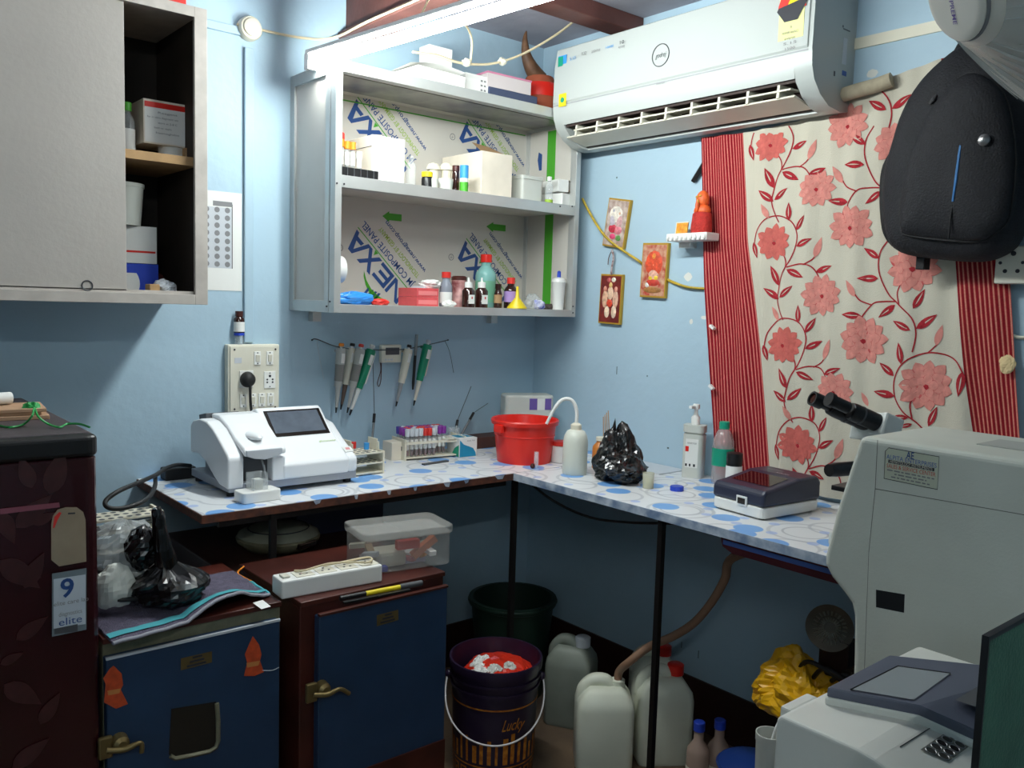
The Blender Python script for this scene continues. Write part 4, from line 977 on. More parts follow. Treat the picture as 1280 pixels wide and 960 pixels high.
pin = [(1212, 92), (1190, 110), (1165, 140), (1148, 180), (1136, 215), (1128, 250), (1128, 285), (1135, 294), (1180, 300), (1225, 302), (1245, 292), (1264, 270), (1272, 200), (1262, 130), (1240, 100)]
pp = cat([(B(px, py, .155).y, B(px, py, .155).z, 0) for px, py in pin], 3, True)
pk = inflate(pp, [(1.0, .13), (1.0, .160), (.985, .170), (.95, .178), (.8, .186), (.5, .192), (.2, .194)], M_pack, 'front_pocket', t, nz=.010)
obj('pocket_seam', MB().tube([(-.163, p.x, p.y) for p in pp], .003, 5, True), M_pack2, pk, smooth=60)
def BP(px, py, off): p = B(px, py, off); return p
obj('blue_stripe', MB().tube([BP(1203, 168, .193), BP(1199, 195, .197), BP(1195, 225, .198), BP(1191, 252, .196)], [.0035, .0042, .0042, .003], 6), mat('blue_cord', (40, 110, 170), .6), t)
obj('seam_cord', MB().tube([BP(1191, 252, .194), BP(1188, 275, .191), BP(1186, 298, .184)], .0022, 5), M_pack2, t)
c = BP(1230, 175, .196); Mx = frame(c, (0, 1, 0), (-1, -.1, 0))
obj('badge', MB(Mx).lathe([(0, -.006), (.0135, -.006), (.0135, .002), (.010, .005), (0, .006)], 20), M_steel, t, smooth=45)
obj('zip_pull', MB().tube([BP(1170, 119, .172), BP(1166, 125, .178), BP(1162, 130, .176)], [.003, .005, .003], 6), M_steel, t)
for z_ in ((((1157, 118), (1140, 150), (1130, 185), (1122, 215)), .128),):
    obj('zip_line', MB().tube(cat([BP(px, py, z_[1]) for px, py in z_[0]]), .0035, 5), M_pack2, t)
sp = [(1122, 195), (1112, 198), (1106, 220), (1105, 255), (1108, 290), (1115, 305), (1124, 300)]
inflate(cat([(B(px, py, .10).y, B(px, py, .10).z, 0) for px, py in sp], 3, True), [(.95, .05), (1, .07), (1, .115), (.9, .128), (.5, .133)], M_pack2, 'side_pocket', t)
c = B(1153, 332, .08)
obj('strap_tab', MB().box(-.095, -.06, c.y-.011, c.y+.011, c.z-.010, c.z+.03), M_pack2, t, bevel=.002)
c = B(1212, 62, .06)
obj('carry_loop', MB().tube(cat([(-.07, c.y+.03, c.z-.01), (-.05, c.y+.015, c.z+.035), (-.012, c.y, c.z+.055), (-.05, c.y-.015, c.z+.035), (-.07, c.y-.03, c.z-.01)]), .008, 6), M_pack2, t, smooth=60)

# ---------------------------------------------------------------- wall socket and wire at the right
a = B(1251, 318, .025); b = B(1251, 355, .025)
t = thing('wall_socket', 'white wall socket plate beside the backpack and curtain', 'socket', (-.0, a.y-.06, b.z))
obj('plate', MB().box(-.055, 0, a.y-.13, a.y, b.z, b.z+.09), M_offw, t, bevel=.003)
mb = MB()
for dy, dz, r in ((.028, .072, .006), (.0, .05, .004), (.05, .05, .004), (.012, .03, .005), (.04, .03, .005)):
    mb.cyl((-.0565, a.y-.012-dy, b.z+dz), (-.054, a.y-.012-dy, b.z+dz), r, 10)
obj('holes', mb, M_ink, t)
solo('wall_wire', 'thin white wire along the wall under the socket', 'wire', MB().tube(cat([B(1262, 418, .012), B(1275, 422, .008), B(1295, 421, .006), B(1330, 424, .006)]), .005, 6), M_cream, smooth=60)

# ================================================================ devotional plaques and shrine shelf
M_gold = mat('gold_edge', (190, 150, 50), .4, .3)
def plaque(c, wpx, hpx, tilt, lab, bg, figs, bgc2):
    p = B(c[0], c[1], .012); w_ = mm(p, wpx)/.9; h_ = mm(p, hpx)
    o = thing('picture_plaque', lab, 'plaque', (-.012, p.y, p.z-h_/2))
    Mx = Matrix.Translation(p) @ Matrix.Rotation(tilt, 4, 'X') @ Matrix(((0, 0, -1, 0), (-1, 0, 0, 0), (0, 1, 0, 0), (0, 0, 0, 1)))
    # local: x right, y up, z towards the room
    obj('board', MB(Mx).box(-w_/2, w_/2, -h_/2, h_/2, -.011, .004), M_gold, o, bevel=.0015)
    obj('print', MB(Mx).box(-w_*.46, w_*.46, -h_*.465, h_*.465, .004, .0046), mat(lab[:12]+'bg', bg, .4, col2=bgc2, vs=45), o)
    for nm, fx, fy, rx, ry, col in figs:
        obj(nm, MB(Mx).ball((fx*w_, fy*h_, .0046), rx*w_, ry*h_, .0028, 12, 6), mat(nm+lab[:6], col, .45, var=.25, vs=90), o, smooth=60)
    return p, w_, h_
plaque((771, 279), 33, 60, .15, 'gilt-edged plaque of two seated figures with pale glow above', (206, 190, 180), [
    ('halo', -.05, .18, .30, .17, (228, 218, 206)), ('figure', -.17, .06, .13, .17, (190, 180, 190)), ('figure', .15, .04, .13, .15, (206, 160, 160)), ('head', -.15, .24, .07, .055, (150, 150, 170)), ('head', .12, .20, .07, .05, (220, 180, 150)),
    ('robe', -.12, -.12, .2, .09, (190, 50, 70)), ('robe', .14, -.14, .18, .09, (206, 120, 130)), ('flower', .2, -.3, .12, .06, (90, 140, 70)), ('flower', -.08, -.28, .14, .06, (206, 70, 110))], (150, 120, 110))
plaque((818, 338), 37, 68, .03, 'gilt-edged plaque of one enthroned figure below the shrine shelf', (176, 60, 44), [
    ('halo', 0, .12, .34, .24, (216, 80, 50)), ('crown', 0, .24, .12, .09, (226, 140, 60)), ('head', 0, .10, .12, .09, (236, 190, 160)), ('body', 0, -.06, .2, .13, (222, 170, 150)), ('garment', -.09, -.14, .1, .05, (232, 196, 60)), ('garment', .1, -.13, .09, .05, (232, 196, 60)),
    ('lap', 0, -.22, .26, .07, (190, 60, 46)), ('offering', -.22, -.27, .08, .05, (232, 228, 220)), ('base', 0, -.36, .36, .06, (160, 110, 60))], (206, 170, 140))
P3 = plaque((763.5, 374), 33, 62, .03, 'gilt-edged plaque of a group of figures on dark red ground', (130, 40, 34), [
    ('figure', 0, .12, .14, .14, (226, 190, 160)), ('figure', -.24, 0, .13, .18, (216, 170, 140)), ('figure', .25, 0, .13, .18, (220, 176, 150)), ('head', 0, .28, .08, .06, (226, 190, 120)), ('head', -.25, .2, .08, .06, (196, 130, 110)), ('head', .25, .2, .08, .06, (206, 140, 120)),
    ('robe', -.02, -.08, .14, .08, (214, 70, 46)), ('figure', -.12, -.26, .12, .12, (232, 204, 176)), ('figure', .2, -.25, .12, .13, (232, 204, 176)), ('ornament', -.1, .38, .1, .05, (190, 90, 90)), ('ornament', .12, .39, .1, .05, (226, 220, 200))], (90, 28, 28))
k = thing('hanging_thread', 'twisted thread joining an upper and a lower gilt plaque', 'thread', B(766, 343, .01))
obj('strand', MB().tube(cat([B(765, 312, .018), B(767, 322, .012), B(765, 333, .012), B(764, 343, .02)]), .004, 6), mat('thread_white', (190, 180, 180), .8, col2=(110, 60, 60), vs=90), k)
obj('fringe', MB().tube(cat([B(765, 313, .018), B(761, 322, .012), B(760, 331, .012)]), .0018, 4), M_maroon, k)
M_ycord = mat('yellow_cord', (190, 160, 50), .6, var=.2, vs=60)
solo('garland_string', 'yellow cord slung from cabinet across the upper plaque', 'cord', MB().tube(cat([B(728, 248, .022), B(736, 264, .018), B(748, 284, .02), B(760, 299, .026), B(780, 314, .026), B(797, 325, .022), B(803, 330, .003)]), .0045, 6), M_ycord, smooth=60)
solo('garland_string', 'yellow cord running from the lower plaque behind the curtain', 'cord', MB().tube(cat([B(834, 349, .004), B(842, 353, .012), B(860, 359, .012), B(884, 361, .008)]), .0045, 6), M_ycord, smooth=60)
# shrine shelf
a = B(834, 297, .095); b = B(882, 293, .095)
ysh = (a.y+b.y)/2; zsh = a.z; hw = abs(a.y-b.y)/2+.004
t = thing('shrine_shelf', 'small white bracket shelf with beaded front edge on wall', 'shelf', (-.05, ysh, zsh-.01))
obj('board', MB().box(-.095, -.03, ysh-hw, ysh+hw, zsh-.012, zsh+.012), M_white, t, bevel=.002)
obj('bracket', MB().box(-.035, 0, ysh+hw*.35, ysh+hw*.95, zsh-.03, zsh-.012), M_white, t, bevel=.002)
mb = MB()
for i in range(9): mb.ball((-.096, ysh+hw-.008-i*(2*hw-.016)/8, zsh-.002), .006, .0062, .009, 8, 6)
obj('bead_edge', mb, M_white, t, smooth=60)
c = B(876, 285, .065)
t = thing('idol', 'small orange seated idol wrapped in red cloth on shelf', 'idol', (-.062, c.y, zsh+.0125))
hI = zat((-.062, c.y), 238)-zsh-.0125
M_saff = mat('saffron_paint', (226, 96, 40), .5, var=.2, vs=60)
obj('cloth_base', MB().lathe([(0, 0), (.036, 0), (.037, hI*.12), (.032, hI*.45), (.024, hI*.5), (0, hI*.5)], 20, (-.062, c.y, zsh+.0125), sx=.8), mat('red_cloth', (176, 40, 32), .8, var=.2, vs=70, bump=.4, bs=150), t, smooth=60)
obj('figure', MB().ball((-.062, c.y, zsh+.0125+hI*.52), .021, .030, hI*.17, 18, 10).ball((-.062, c.y, zsh+.0125+hI*.78), .019, .0225, hI*.22, 18, 12).ball((-.084, c.y+.004, zsh+.0125+hI*.62), .006, .007, hI*.14, 10, 8), M_saff, t, smooth=60)
obj('face_marks', MB().ball((-.079, c.y+.010, zsh+.0125+hI*.84), .004, .006, .004, 8, 6).ball((-.0795, c.y-.003, zsh+.0125+hI*.86), .004, .006, .004, 8, 6).ball((-.083, c.y+.002, zsh+.0125+hI*.7), .005, .004, .012, 8, 6), mat('gold_paint', (206, 150, 60), .4), t, smooth=60)
c = B(851, 280, .055)
t = thing('gold_card', 'small gold framed card beside the orange idol', 'card', (-.05, c.y, zsh+.0125))
obj('card_board', MB(Matrix.Translation((-.05, c.y, zsh+.0125)) @ Matrix.Rotation(.12, 4, 'Y')).box(-.002, .002, -.024, .022, .0005, .038), mat('gold_foil', (230, 170, 50), .35, col2=(206, 120, 30), vs=90), t)
obj('card_edge', MB(Matrix.Translation((-.05, c.y, zsh+.0125)) @ Matrix.Rotation(.12, 4, 'Y')).box(-.003, .001, .022, .025, 0.0005, .040).box(-.003, .001, -.027, .025, .038, .041), M_cream, t)

# ================================================================ wall fan wrapped in film
ap = CAM+1.32*ray(1190, 2)
ax = Vector((-.7291, .5218, -.4456)).normalized()
t = thing('hanging_fan', 'off-white fan head wrapped in clear plastic film above the backpack', 'fan', (ap.x, ap.y, ap.z))
Mx = frame(ap, (0, 1, 0), ax)
M_fan = mat('fan_plastic', (226, 224, 214), .4, var=.04, vs=6)
obj('hub', MB(Mx).lathe([(0, 0), (.05, -.001), (.060, -.003), (.0645, -.007), (.062, -.013), (0, -.014)], 40), M_fan, t, smooth=50)
obj('hub_groove', MB(Mx).lathe([(.061, -.010), (.0655, -.008), (.067, -.013), (.063, -.017)], 40), M_greyink, t, smooth=50)
gp = [(.067, -.014)]+[(.068+.33*k, -.016-.27*k) for k in (.04, .12, .22, .34, .46, .6)]
obj('housing', MB(Mx).lathe([(0, -.015), (.066, -.015)]+[(a-.003, b) for a, b in gp[1:]]+[(.24, -.215), (.10, -.27), (0, -.28)], 48), M_fan, t, smooth=50)
fl = MB()
rnd = random.Random(3)
for i in range(40):
    a = 2*PI*i/40+rnd.random()*.1; w_ = .0015+.0025*rnd.random(); k0, k1 = rnd.choice(((1, 4), (1, 6), (2, 5), (2, 6), (3, 6)))
    pts_ = [Mx @ Vector(((gp[k][0]+.001)*math.cos(a+.07*k), (gp[k][0]+.001)*math.sin(a+.07*k), gp[k][1])) for k in range(k0, k1+1)]
    fl.tube(pts_, [.0006]+[w_]*(len(pts_)-2)+[.0006], 4)
obj('film_creases', fl, M_film, t)
obj('film_wrap', MB(Mx).lathe(gp[1:], 48), M_film, t, smooth=50, kind='open')
cm = Mx @ Vector((0, 0, -.27))
obj('drop_rod', MB().tube([cm, cm+Vector((.02, -.03, .06)), (cm.x+.02, cm.y-.03, RH)], .014, 10), M_fan, t, smooth=60)
obj('ceiling_rose', MB().lathe([(0, 0), (.05, 0), (.06, .03), (0, .03)], 20, (cm.x+.02, cm.y-.03, RH-.03)), M_fan, t, smooth=60)
# purple strip of lettering on the hub
Mi = Mx.inverted()
def onhub(px, py):
    o_ = Mi @ CAM; d_ = (Mi.to_3x3() @ ray(px, py)); k_ = (-.001-o_.z)/d_.z; return o_+d_*k_
q0, q1 = onhub(1187, -12), onhub(1195, 30)
d2 = Vector((q1.x-q0.x, q1.y-q0.y, 0)).normalized(); mid = Mx @ ((q0+q1)/2)
dw = Mx.to_3x3() @ d2; nw = Mx.to_3x3() @ Vector((-d2.y, d2.x, 0))
text('SUPREME', mid, dw, nw if dw.cross(nw).dot(ax) > 0 else -nw, .013, M_purpink, t, 'hub_lettering', width=(q1-q0).length, lift=.0015, bold=.01)

# ================================================================ L-shaped bench
BX0 = -1.55; BF = -.525; BXF = -.535; BY1 = -2.05; TH = .022
M_edge = mat('torn_ply_edge', (98, 54, 36), .8, col2=(58, 34, 28), vs=40)
M_edgew = mat('vinyl_edge', (190, 200, 212), .5, col2=(110, 130, 160), vs=25)
tB = thing('side_bench', 'vinyl covered bench along the wall under the floral curtain', 'bench', (-.27, -1.3, 0))
t = thing('back_bench', 'torn-edged plywood bench with blue circle vinyl under the cabinets', 'bench', (-.75, -.26, 0))
obj('tabletop', MB().box(BX0, -.002, BF, -.002, TZ-TH, TZ-.0015), M_edge, t)
obj('vinyl_cover', MB().box(BX0+.003, -.003, BF+.004, -.003, TZ-.0015, TZ), M_cloth, t)
obj('tabletop', MB().box(BXF, -.002, BY1, BF-.001, TZ-TH, TZ-.0015), M_edge, tB)
obj('vinyl_cover', MB().box(BXF, -.003, BY1, BF-.0005, TZ-.0015, TZ), M_cloth, tB)
obj('vinyl_edge', MB().box(BXF-.002, BXF, BY1, BF-.0005, TZ-TH-.001, TZ), M_edgew, tB)
rnd = random.Random(9)
for i in range(7):
    xx = BX0+.28+.105*i+rnd.random()*.05; wd = .012+.03*rnd.random()
    obj('torn_vinyl', MB().poly([(xx, BF-.0008, TZ-.001), (xx+wd, BF-.0008, TZ-.001), (xx+wd*.8, BF-.0008, TZ-.008-.01*rnd.random()), (xx+wd*.3, BF-.0008, TZ-.012)]), M_edgew, t, kind='open')
for (xx, yy) in ((-1.356, -.508), (-.515, BF+.017), (-.515, -1.13), (-.03, -1.9), (-.515, -1.9)):
    obj('leg', MB().box(xx-.008, xx+.008, yy-.008, yy+.008, 0, TZ-TH), M_iron, tB if yy < -.6 else t)
obj('brace', MB().box(BX0+.05, -.55, BF+.02, BF+.035, TZ-TH-.02, TZ-TH), M_iron, t)
a = Z(905, 668, TZ-.02)
t2 = thing('hanging_tray', 'dark maroon tray fixed under the bench edge below the printer', 'tray', (-.4, -1.5, TZ-TH-.045))
obj('tray_body', MB().prism([(-1.32, TZ-TH-.0005), (-1.33, TZ-TH-.03), (-1.36, TZ-TH-.042), (-1.85, TZ-TH-.042), (-1.9, TZ-TH-.0005)], 'x', -.515, -.2), mat('dark_maroon', (80, 20, 30), .5), t2)
obj('tray_band', MB().box(-.5165, -.515, -1.88, -1.332, TZ-TH-.024, TZ-TH-.012), M_blueink, t2)

# ---------------------------------------------------------------- photometer analyser
x0, x1 = -1.427, -1.030; yf, yb = -.385, -.10; zb = TZ+.014
xs = x0+.162
t = thing('photometer', 'white benchtop photometer with tilted touch screen and flow cell', 'analyser', ((x0+x1)/2, (yf+yb)/2, TZ))
M_pm = mat('photometer_white', (236, 238, 240), .35); M_pmg = mat('photometer_grey', (150, 154, 162), .5)
# screen-side body
prof = [(yf, zb+.02), (yf-.002, zb+.060), (yf+.006, zb+.068), (yf+.088, zb+.118), (yf+.098, zb+.124), (yf+.178, zb+.194), (yf+.192, zb+.200), (yf+.215, zb+.195), (yb, zb+.165), (yb, zb+.02)]
obj('screen_housing', MB().prism(prof, 'x', xs-.004, x1-.030), M_pm, t, bevel=.006, seg=3)
prof2 = [(yf, zb+.02), (yf-.002, zb+.060), (yf+.006, zb+.068), (yf+.09, zb+.112), (yf+.15, zb+.150), (yf+.20, zb+.158), (yb, zb+.13), (yb, zb+.02)]
obj('side_housing', MB().prism(prof2, 'x', x1-.032, x1), M_pm, t, bevel=.010, seg=4)
sl0 = Vector((0, yf+.098, zb+.124)); sl1 = Vector((0, yf+.178, zb+.194))
U = (sl1-sl0).normalized(); xr = Vector((1, 0, 0)); nrm = xr.cross(U)
sx0, sx1 = xs+.002, x1-.036
slab = t
def onS(u, v, lift_): return Vector((sx0+(sx1-sx0)*u, 0, 0))+sl0+(sl1-sl0)*v+nrm*lift_
obj('screen_bezel', MB().poly([onS(.06, .02, .0012), onS(.98, .02, .0012), onS(.98, .98, .0012), onS(.06, .98, .0012)]), M_bezel, slab, kind='open')
obj('screen', MB().poly([onS(.11, .14, .0018), onS(.93, .14, .0018), onS(.93, .92, .0018), onS(.11, .92, .0018)]), M_screen, slab, kind='open')
text('photometer', (x1-.065, yf+.070, zb+.1070), (1, 0, 0), Vector((0, .85, .52)), .011, M_lime, t, width=.055, lift=.002)
obj('power_button', MB(frame((x1-.016, yf+.034, zb+.0835), (1, 0, 0), (0, -.46, .88))).box(-.014, .014, -.013, .013, -.002, .0015), M_white, t, bevel=.001)
obj('button_mark', MB(frame((x1-.016, yf+.034, zb+.0835), (1, 0, 0), (0, -.46, .88))).box(-.007, .007, -.004, .006, .0016, .002), mat('pink_ink', (220, 150, 150), .5), t)
obj('base', MB().box(x0+.003, x1-.003, yf+.004, yb, zb, zb+.022), M_pmg, t, bevel=.002)
# flow-cell side with arched lid
arch = [(yf+.003, zb+.008), (yf+.002, zb+.092), (yf+.012, zb+.104), (yf+.06, zb+.132), (yf+.11, zb+.160), (yf+.16, zb+.176), (yf+.21, zb+.178), (yb-.02, zb+.166), (yb, zb+.15), (yb, zb+.07), (yb-.06, zb+.075), (yb-.12, zb+.06), (yb-.18, zb+.028), (yb-.22, zb+.012)]
obj('flow_side', MB().prism(arch, 'x', x0, x0+.045), M_pm, t, bevel=.006, seg=3)
obj('flow_body', MB().prism([(yf+.035, zb+.01), (yf+.035, zb+.10), (yf+.06, zb+.124), (yf+.12, zb+.154), (yf+.18, zb+.168), (yf+.24, zb+.165), (yb, zb+.15), (yb, zb+.02)], 'x', x0+.045, xs-.002), M_pmg, t)
obj('flow_pillar', MB().box(xs-.035, xs+.004, yf+.001, yf+.05, zb+.02, zb+.088), M_pm, t, bevel=.004)
lid = obj('flow_lid', MB().prism([(yf-.012, zb+.096), (yf-.012, zb+.112), (yf+.0, zb+.122), (yf+.055, zb+.140), (yf+.11, zb+.170), (yf+.17, zb+.190), (yf+.225, zb+.190), (yf+.225, zb+.175), (yf+.12, zb+.155), (yf+.05, zb+.122)], 'x', x0+.040, xs+.0), M_pm, t, bevel=.006, seg=3)
obj('lid_hump', MB().ball((x0+.095, yf+.065, zb+.142), .022, .055, .012, 16, 8), M_pm, lid, smooth=60)
obj('lid_lip', MB(Matrix.Translation((x0+.097, yf-.010, zb+.103)) @ Matrix.Rotation(PI/2, 4, 'X')).prism([(-.052, .012), (-.052, -.004), (-.03, -.012), (0, -.017), (.03, -.012), (.052, -.004), (.052, .012)], 'z', -.012, .006), M_lgrey, lid, bevel=.002)
obj('printer_slot', MB(Matrix.Translation((x0+.075, yb-.025, zb+.168)) @ Matrix.Rotation(-.2, 4, 'X')).box(-.05, .05, -.035, .02, -.004, .016), M_dgrey, t, bevel=.002)
obj('cuvette_recess', MB().box(x0+.047, xs-.036, yf+.0345, yf+.036, zb+.012, zb+.09), M_dgrey, t)
obj('aspiration_tube', MB().tube(cat([(x0+.10, yf+.02, zb+.092), (x0+.102, yf+.0, zb+.06), (x0+.106, yf-.01, zb+.02)]), .003, 8), M_clear, t, smooth=60)
mb = MB()
for i in range(7): mb.box(x0+.050+.006*i, x0+.053+.006*i, yf+.002, yf+.0045, zb+.003, zb+.018)
obj('vent_slots', mb, M_dgrey, t)
for xx in (x0+.02, x1-.02):
    for yy in (yf+.03, yb-.02): obj('foot', MB().lathe([(0, 0), (.012, 0), (.012, .0145), (0, .0145)], 12, (xx, yy, TZ)), M_rubber, t, smooth=40)
# cuvette block in front
p = Z(326, 627)
t = thing('cuvette_block', 'rounded white block holding a clear sample cup before photometer', 'block', (p.x, p.y, TZ))
Mb = RZ((p.x, p.y+.02, TZ), .05)
obj('block_body', MB(Mb).rbox(-.055, .055, -.03, .032, 0, .030, .010), M_white, t, bevel=.003)
obj('sample_cup', MB(Mb).box(-.022, -.018, -.016, .024, .030, .075).box(.018, .022, -.016, .024, .030, .075).box(-.022, .022, -.016, -.012, .030, .062).box(-.022, .022, .020, .024, .030, .075), M_clear, t)
obj('sample_insert', MB(Mb).box(-.010, .012, -.008, .016, .0305, .058), M_trans, t, bevel=.001)
# power adapter and looping cable at the left end of the bench
p = Z(222, 596)
solo('power_adapter', 'black power adapter lying behind the photometer', 'adapter', MB().box(p.x-.05, p.x+.04, -.08, -.03, TZ, TZ+.035), M_rubber, bevel=.004)
pts = [(-1.43, -.13, TZ+.03), (-1.47, -.10, TZ+.028), (-1.52, -.12, TZ+.025), (-1.56, -.20, TZ+.012), (-1.60, -.30, TZ-.03), A(150, 618, .36), A(132, 630, .36), A(140, 637, .37), A(165, 634, .37), A(185, 624, .36), A(194, 612, .34), A(193, 596, .30)]
pts = [A(238, 582, .12), A(222, 581, .16), A(208, 585, .24), A(196, 593, .36), A(176, 602, .48), A(150, 613, .57), A(134, 624, .59), A(132, 632, .60), A(142, 636, .60), A(160, 634, .59), A(178, 627, .57), A(189, 618, .50), A(194, 606, .40), A(195, 594, .30), A(205, 588, .18)]
solo('power_cable', 'black cable looping off the left end of the bench', 'cable', MB().tube(cat(pts), .0055, 8), M_rubber, smooth=60)

# ---------------------------------------------------------------- racks on the bench
def strip_rack(name, lab, ox, oy, L_, W_, lv, ang=0, hz=.075, z0=TZ):
    o = thing(name, lab, 'rack', (ox, oy, z0)); Mx = RZ((ox, oy, z0), ang)
    for i, zz in enumerate(lv):
        s_ = obj('tier', MB(Mx).box(-L_/2, L_/2, -W_/2, W_/2, zz, zz+.004), M_cream, o)
        if i:
            mb = MB(Mx); nx = max(3, int(L_/.02)); ny = max(2, int(W_/.022))
            for a in range(nx):
                for b in range(ny):
                    c = (-L_/2+L_*(a+.5)/nx, -W_/2+W_*(b+.5)/ny)
                    mb.add([(c[0]+.0068*math.cos(k*PI/5), c[1]+.0068*math.sin(k*PI/5), zz+.0044) for k in range(10)], [tuple(range(10))])
            obj('tube_holes', mb, M_dgrey, s_, kind='open')
    for sx in (-1, 1): obj('end_panel', MB(Mx).box(sx*L_/2-.003, sx*L_/2+.003, -W_/2, W_/2, 0, hz), M_cream, o)
    return o, Mx
p = Z(470, 594)
o, Mx = strip_rack('test_tube_rack', 'cream three-tier test tube rack beside the photometer', p.x-.045, p.y+.06, .16, .095, (.004, .034, .066), 0.02, .072)
for sx in (-.02, .075):
    obj('handle', MB(Mx).box(sx-.004, sx+.0, -.02, .035, .070, .108).box(sx-.004, sx, -.03, -.02, .07, .10), M_cream, o, bevel=.002)
for (lx, mcap, lab) in ((.004, M_redcap, 'short test tube with red cap in the three-tier rack'), (.030, M_ltblue, 'short test tube with blue cap in the three-tier rack')):
    c = Mx @ Vector((lx, .01 if lx < .01 else -.025, .0705))
    k = thing('test_tube', lab, 'tube', c)
    obj('glass', MB().lathe([(0, 0), (.006, 0), (.006, .012), (0, .012)], 12, c), M_clear, k, smooth=40)
    obj('cap', MB().lathe([(0, .008), (.0085, .008), (.0085, .028), (0, .028)], 12, c), mcap, k, smooth=40)
p = Z(500, 574)
solo('cream_carton', 'plain cream carton standing between the two racks', 'box', MB().box(p.x-.04, p.x+.035, p.y-.01, p.y+.05, TZ, TZ+.062), M_card, bevel=.001)
# inoculating loop standing at the rack
def loop(base, mid, tip, lab, off0, off1, kind=0):
    a = base; b = A(*mid, off1); c = A(*tip, off1)
    k = thing('inoculating_loop', lab, 'loop', a)
    obj('handle', MB().tube([a, a+(b-a)*.82], .0042, 8), M_steel, k, smooth=60)
    obj('grip', MB().tube([a+(b-a)*.8, b], .0052, 8), M_black, k, smooth=60)
    obj('wire', MB().tube([b, c], .0012, 5), M_dgrey, k)
loop(Z(463, 574, TZ), (468, 517), (466, 448), 'upright inoculating loop with steel handle behind three-tier rack', .1, .05)
# blood-tube rack
p = Z(531, 575); q = Z(594, 570)
ox, oy = p.x+.055, p.y+.055
ang = -.12; Mx = RZ((ox, oy, TZ), ang); L_, W_ = .235, .105
o = thing('blood_tube_rack', 'cream rack crowded with capped blood sample tubes on bench', 'rack', (ox, oy, TZ))
obj('base_tier', MB(Mx).box(-L_/2, L_/2, -W_/2, W_/2, .006, .010), M_cream, o)
obj('top_frame', MB(Mx).box(-L_/2, L_/2, -W_/2, -W_/2+.006, .055, .063).box(-L_/2, L_/2, W_/2-.006, W_/2, .055, .063).box(.045, L_/2, -W_/2, W_/2, .058, .063), M_cream, o)
for sx in (-1, 1):
    obj('end_panel', MB(Mx).box(sx*L_/2-.003, sx*L_/2+.003, -W_/2, W_/2, 0, .072), M_cream, o)
obj('end_slots', MB(Mx).box(-L_/2-.0036, -L_/2-.003, -.03, -.022, .032, .046).box(-L_/2-.0036, -L_/2-.003, .01, .018, .032, .046), M_dgrey, o)
rnd = random.Random(5)
caps = {'red': M_redcap, 'purple': M_purple, 'white': M_lgrey, 'blue': mat('violet_blue_cap', (70, 60, 150), .4)}
protos = {}
for a in range(11):
    for b in range(4):
        lx = -L_/2+.014+.0172*a if a < 9 else -L_/2+.014+.0172*a; ly = -W_/2+.017+.0235*b
        if b == 0 and a > 6: continue
        if b > 0 and a > 9: continue
        cn = rnd.choice(['red', 'red', 'purple', 'white', 'white', 'purple']) if (a, b) != (0, 3) else 'blue'
        c = Mx @ Vector((lx, ly, .0102)); lift_ = .012*rnd.random()+(.02 if (a, b) == (9, 3) else 0)
        lab = 'glass blood tube with %s cap standing in the crowded rack' % cn
        if cn not in protos:
            k = thing('blood_tube', lab, 'tube', c, 'blood tubes with %s caps' % cn)
            obj('glass', MB().lathe([(0, 0), (.005, .001), (.0062, .006), (.0062, .075), (0, .075)], 10, c), M_clear, k, smooth=40)
            obj('blood', MB().lathe([(0, .002), (.005, .004), (.0052, .022), (0, .022)], 10, c), M_blood, k, smooth=40)
            obj('paper_label', MB().lathe([(.0066, .026), (.0066, .06)], 10, c), M_paper, k, smooth=40, kind='open')
            obj('cap', MB().lathe([(0, .071), (.0082, .071), (.0086, .095), (.007, .097), (0, .097)], 12, c), caps[cn], k, smooth=40)
            protos[cn] = k
            k.location.z += 0
        else:
            k = copy_tree(protos[cn], None, c)
# blue and white kit box
p = Z(576, 572)
t = thing('kit_box', 'white box with turquoise wave beside the blood tube rack', 'box', (p.x+.03, p.y+.03, TZ))
Mx = RZ((p.x-.002, p.y+.002, TZ), -.05)
obj('body', MB(Mx).box(-.004, .072, 0, .08, 0, .068), M_paper, t, bevel=.001)
tq = mat('turquoise_print', (20, 140, 180), .5)
obj('wave_print', MB(Mx).poly([(-.002, -.0006, .001), (.068, -.0006, .001), (.066, -.0006, .014), (.055, -.0006, .03), (.035, -.0006, .038), (.015, -.0006, .045), (.002, -.0006, .058), (-.002, -.0006, .06)]), tq, t, kind='open')
obj('side_print', MB(Mx).poly([(-.0046, .002, .002), (-.0046, .05, .002), (-.0046, .03, .03), (-.0046, .002, .045)]), M_teal, t, kind='open')
obj('top_print', MB(Mx).poly([(.002, .02, .0686), (.068, .02, .0686), (.06, .07, .0686), (.006, .07, .0686)]), tq, t, kind='open')
text('test kit', (Mx @ Vector((.045, -.0004, .058))), (1, 0, 0), (0, 0, 1), .008, M_greyink, t, width=.035)
# loops standing in a clear cup behind the kit box
p = Z(566, 560)
cxy = (p.x+.0, max(p.y, -.0)-.06)
t = thing('loop_cup', 'small clear cup holding two inoculating loops near kit box', 'cup', (cxy[0]+.02, -.075, TZ))
cx, cy = A(567, 550, .075).x, -.075
obj('cup_wall', MB().lathe([(0, 0), (.022, 0), (.024, .085), (.022, .085), (.020, .003), (0, .003)], 18, (cx, cy, TZ)), M_clear, t, smooth=40)
loop(Vector((cx-.006, cy, TZ+.005)), (572, 525), (589, 483), 'inoculating loop leaning steeply in the clear cup', .07, .05)
loop(Vector((cx+.004, cy+.004, TZ+.005)), (592, 516), (610, 504), 'inoculating loop leaning far over in the clear cup', .07, .04)
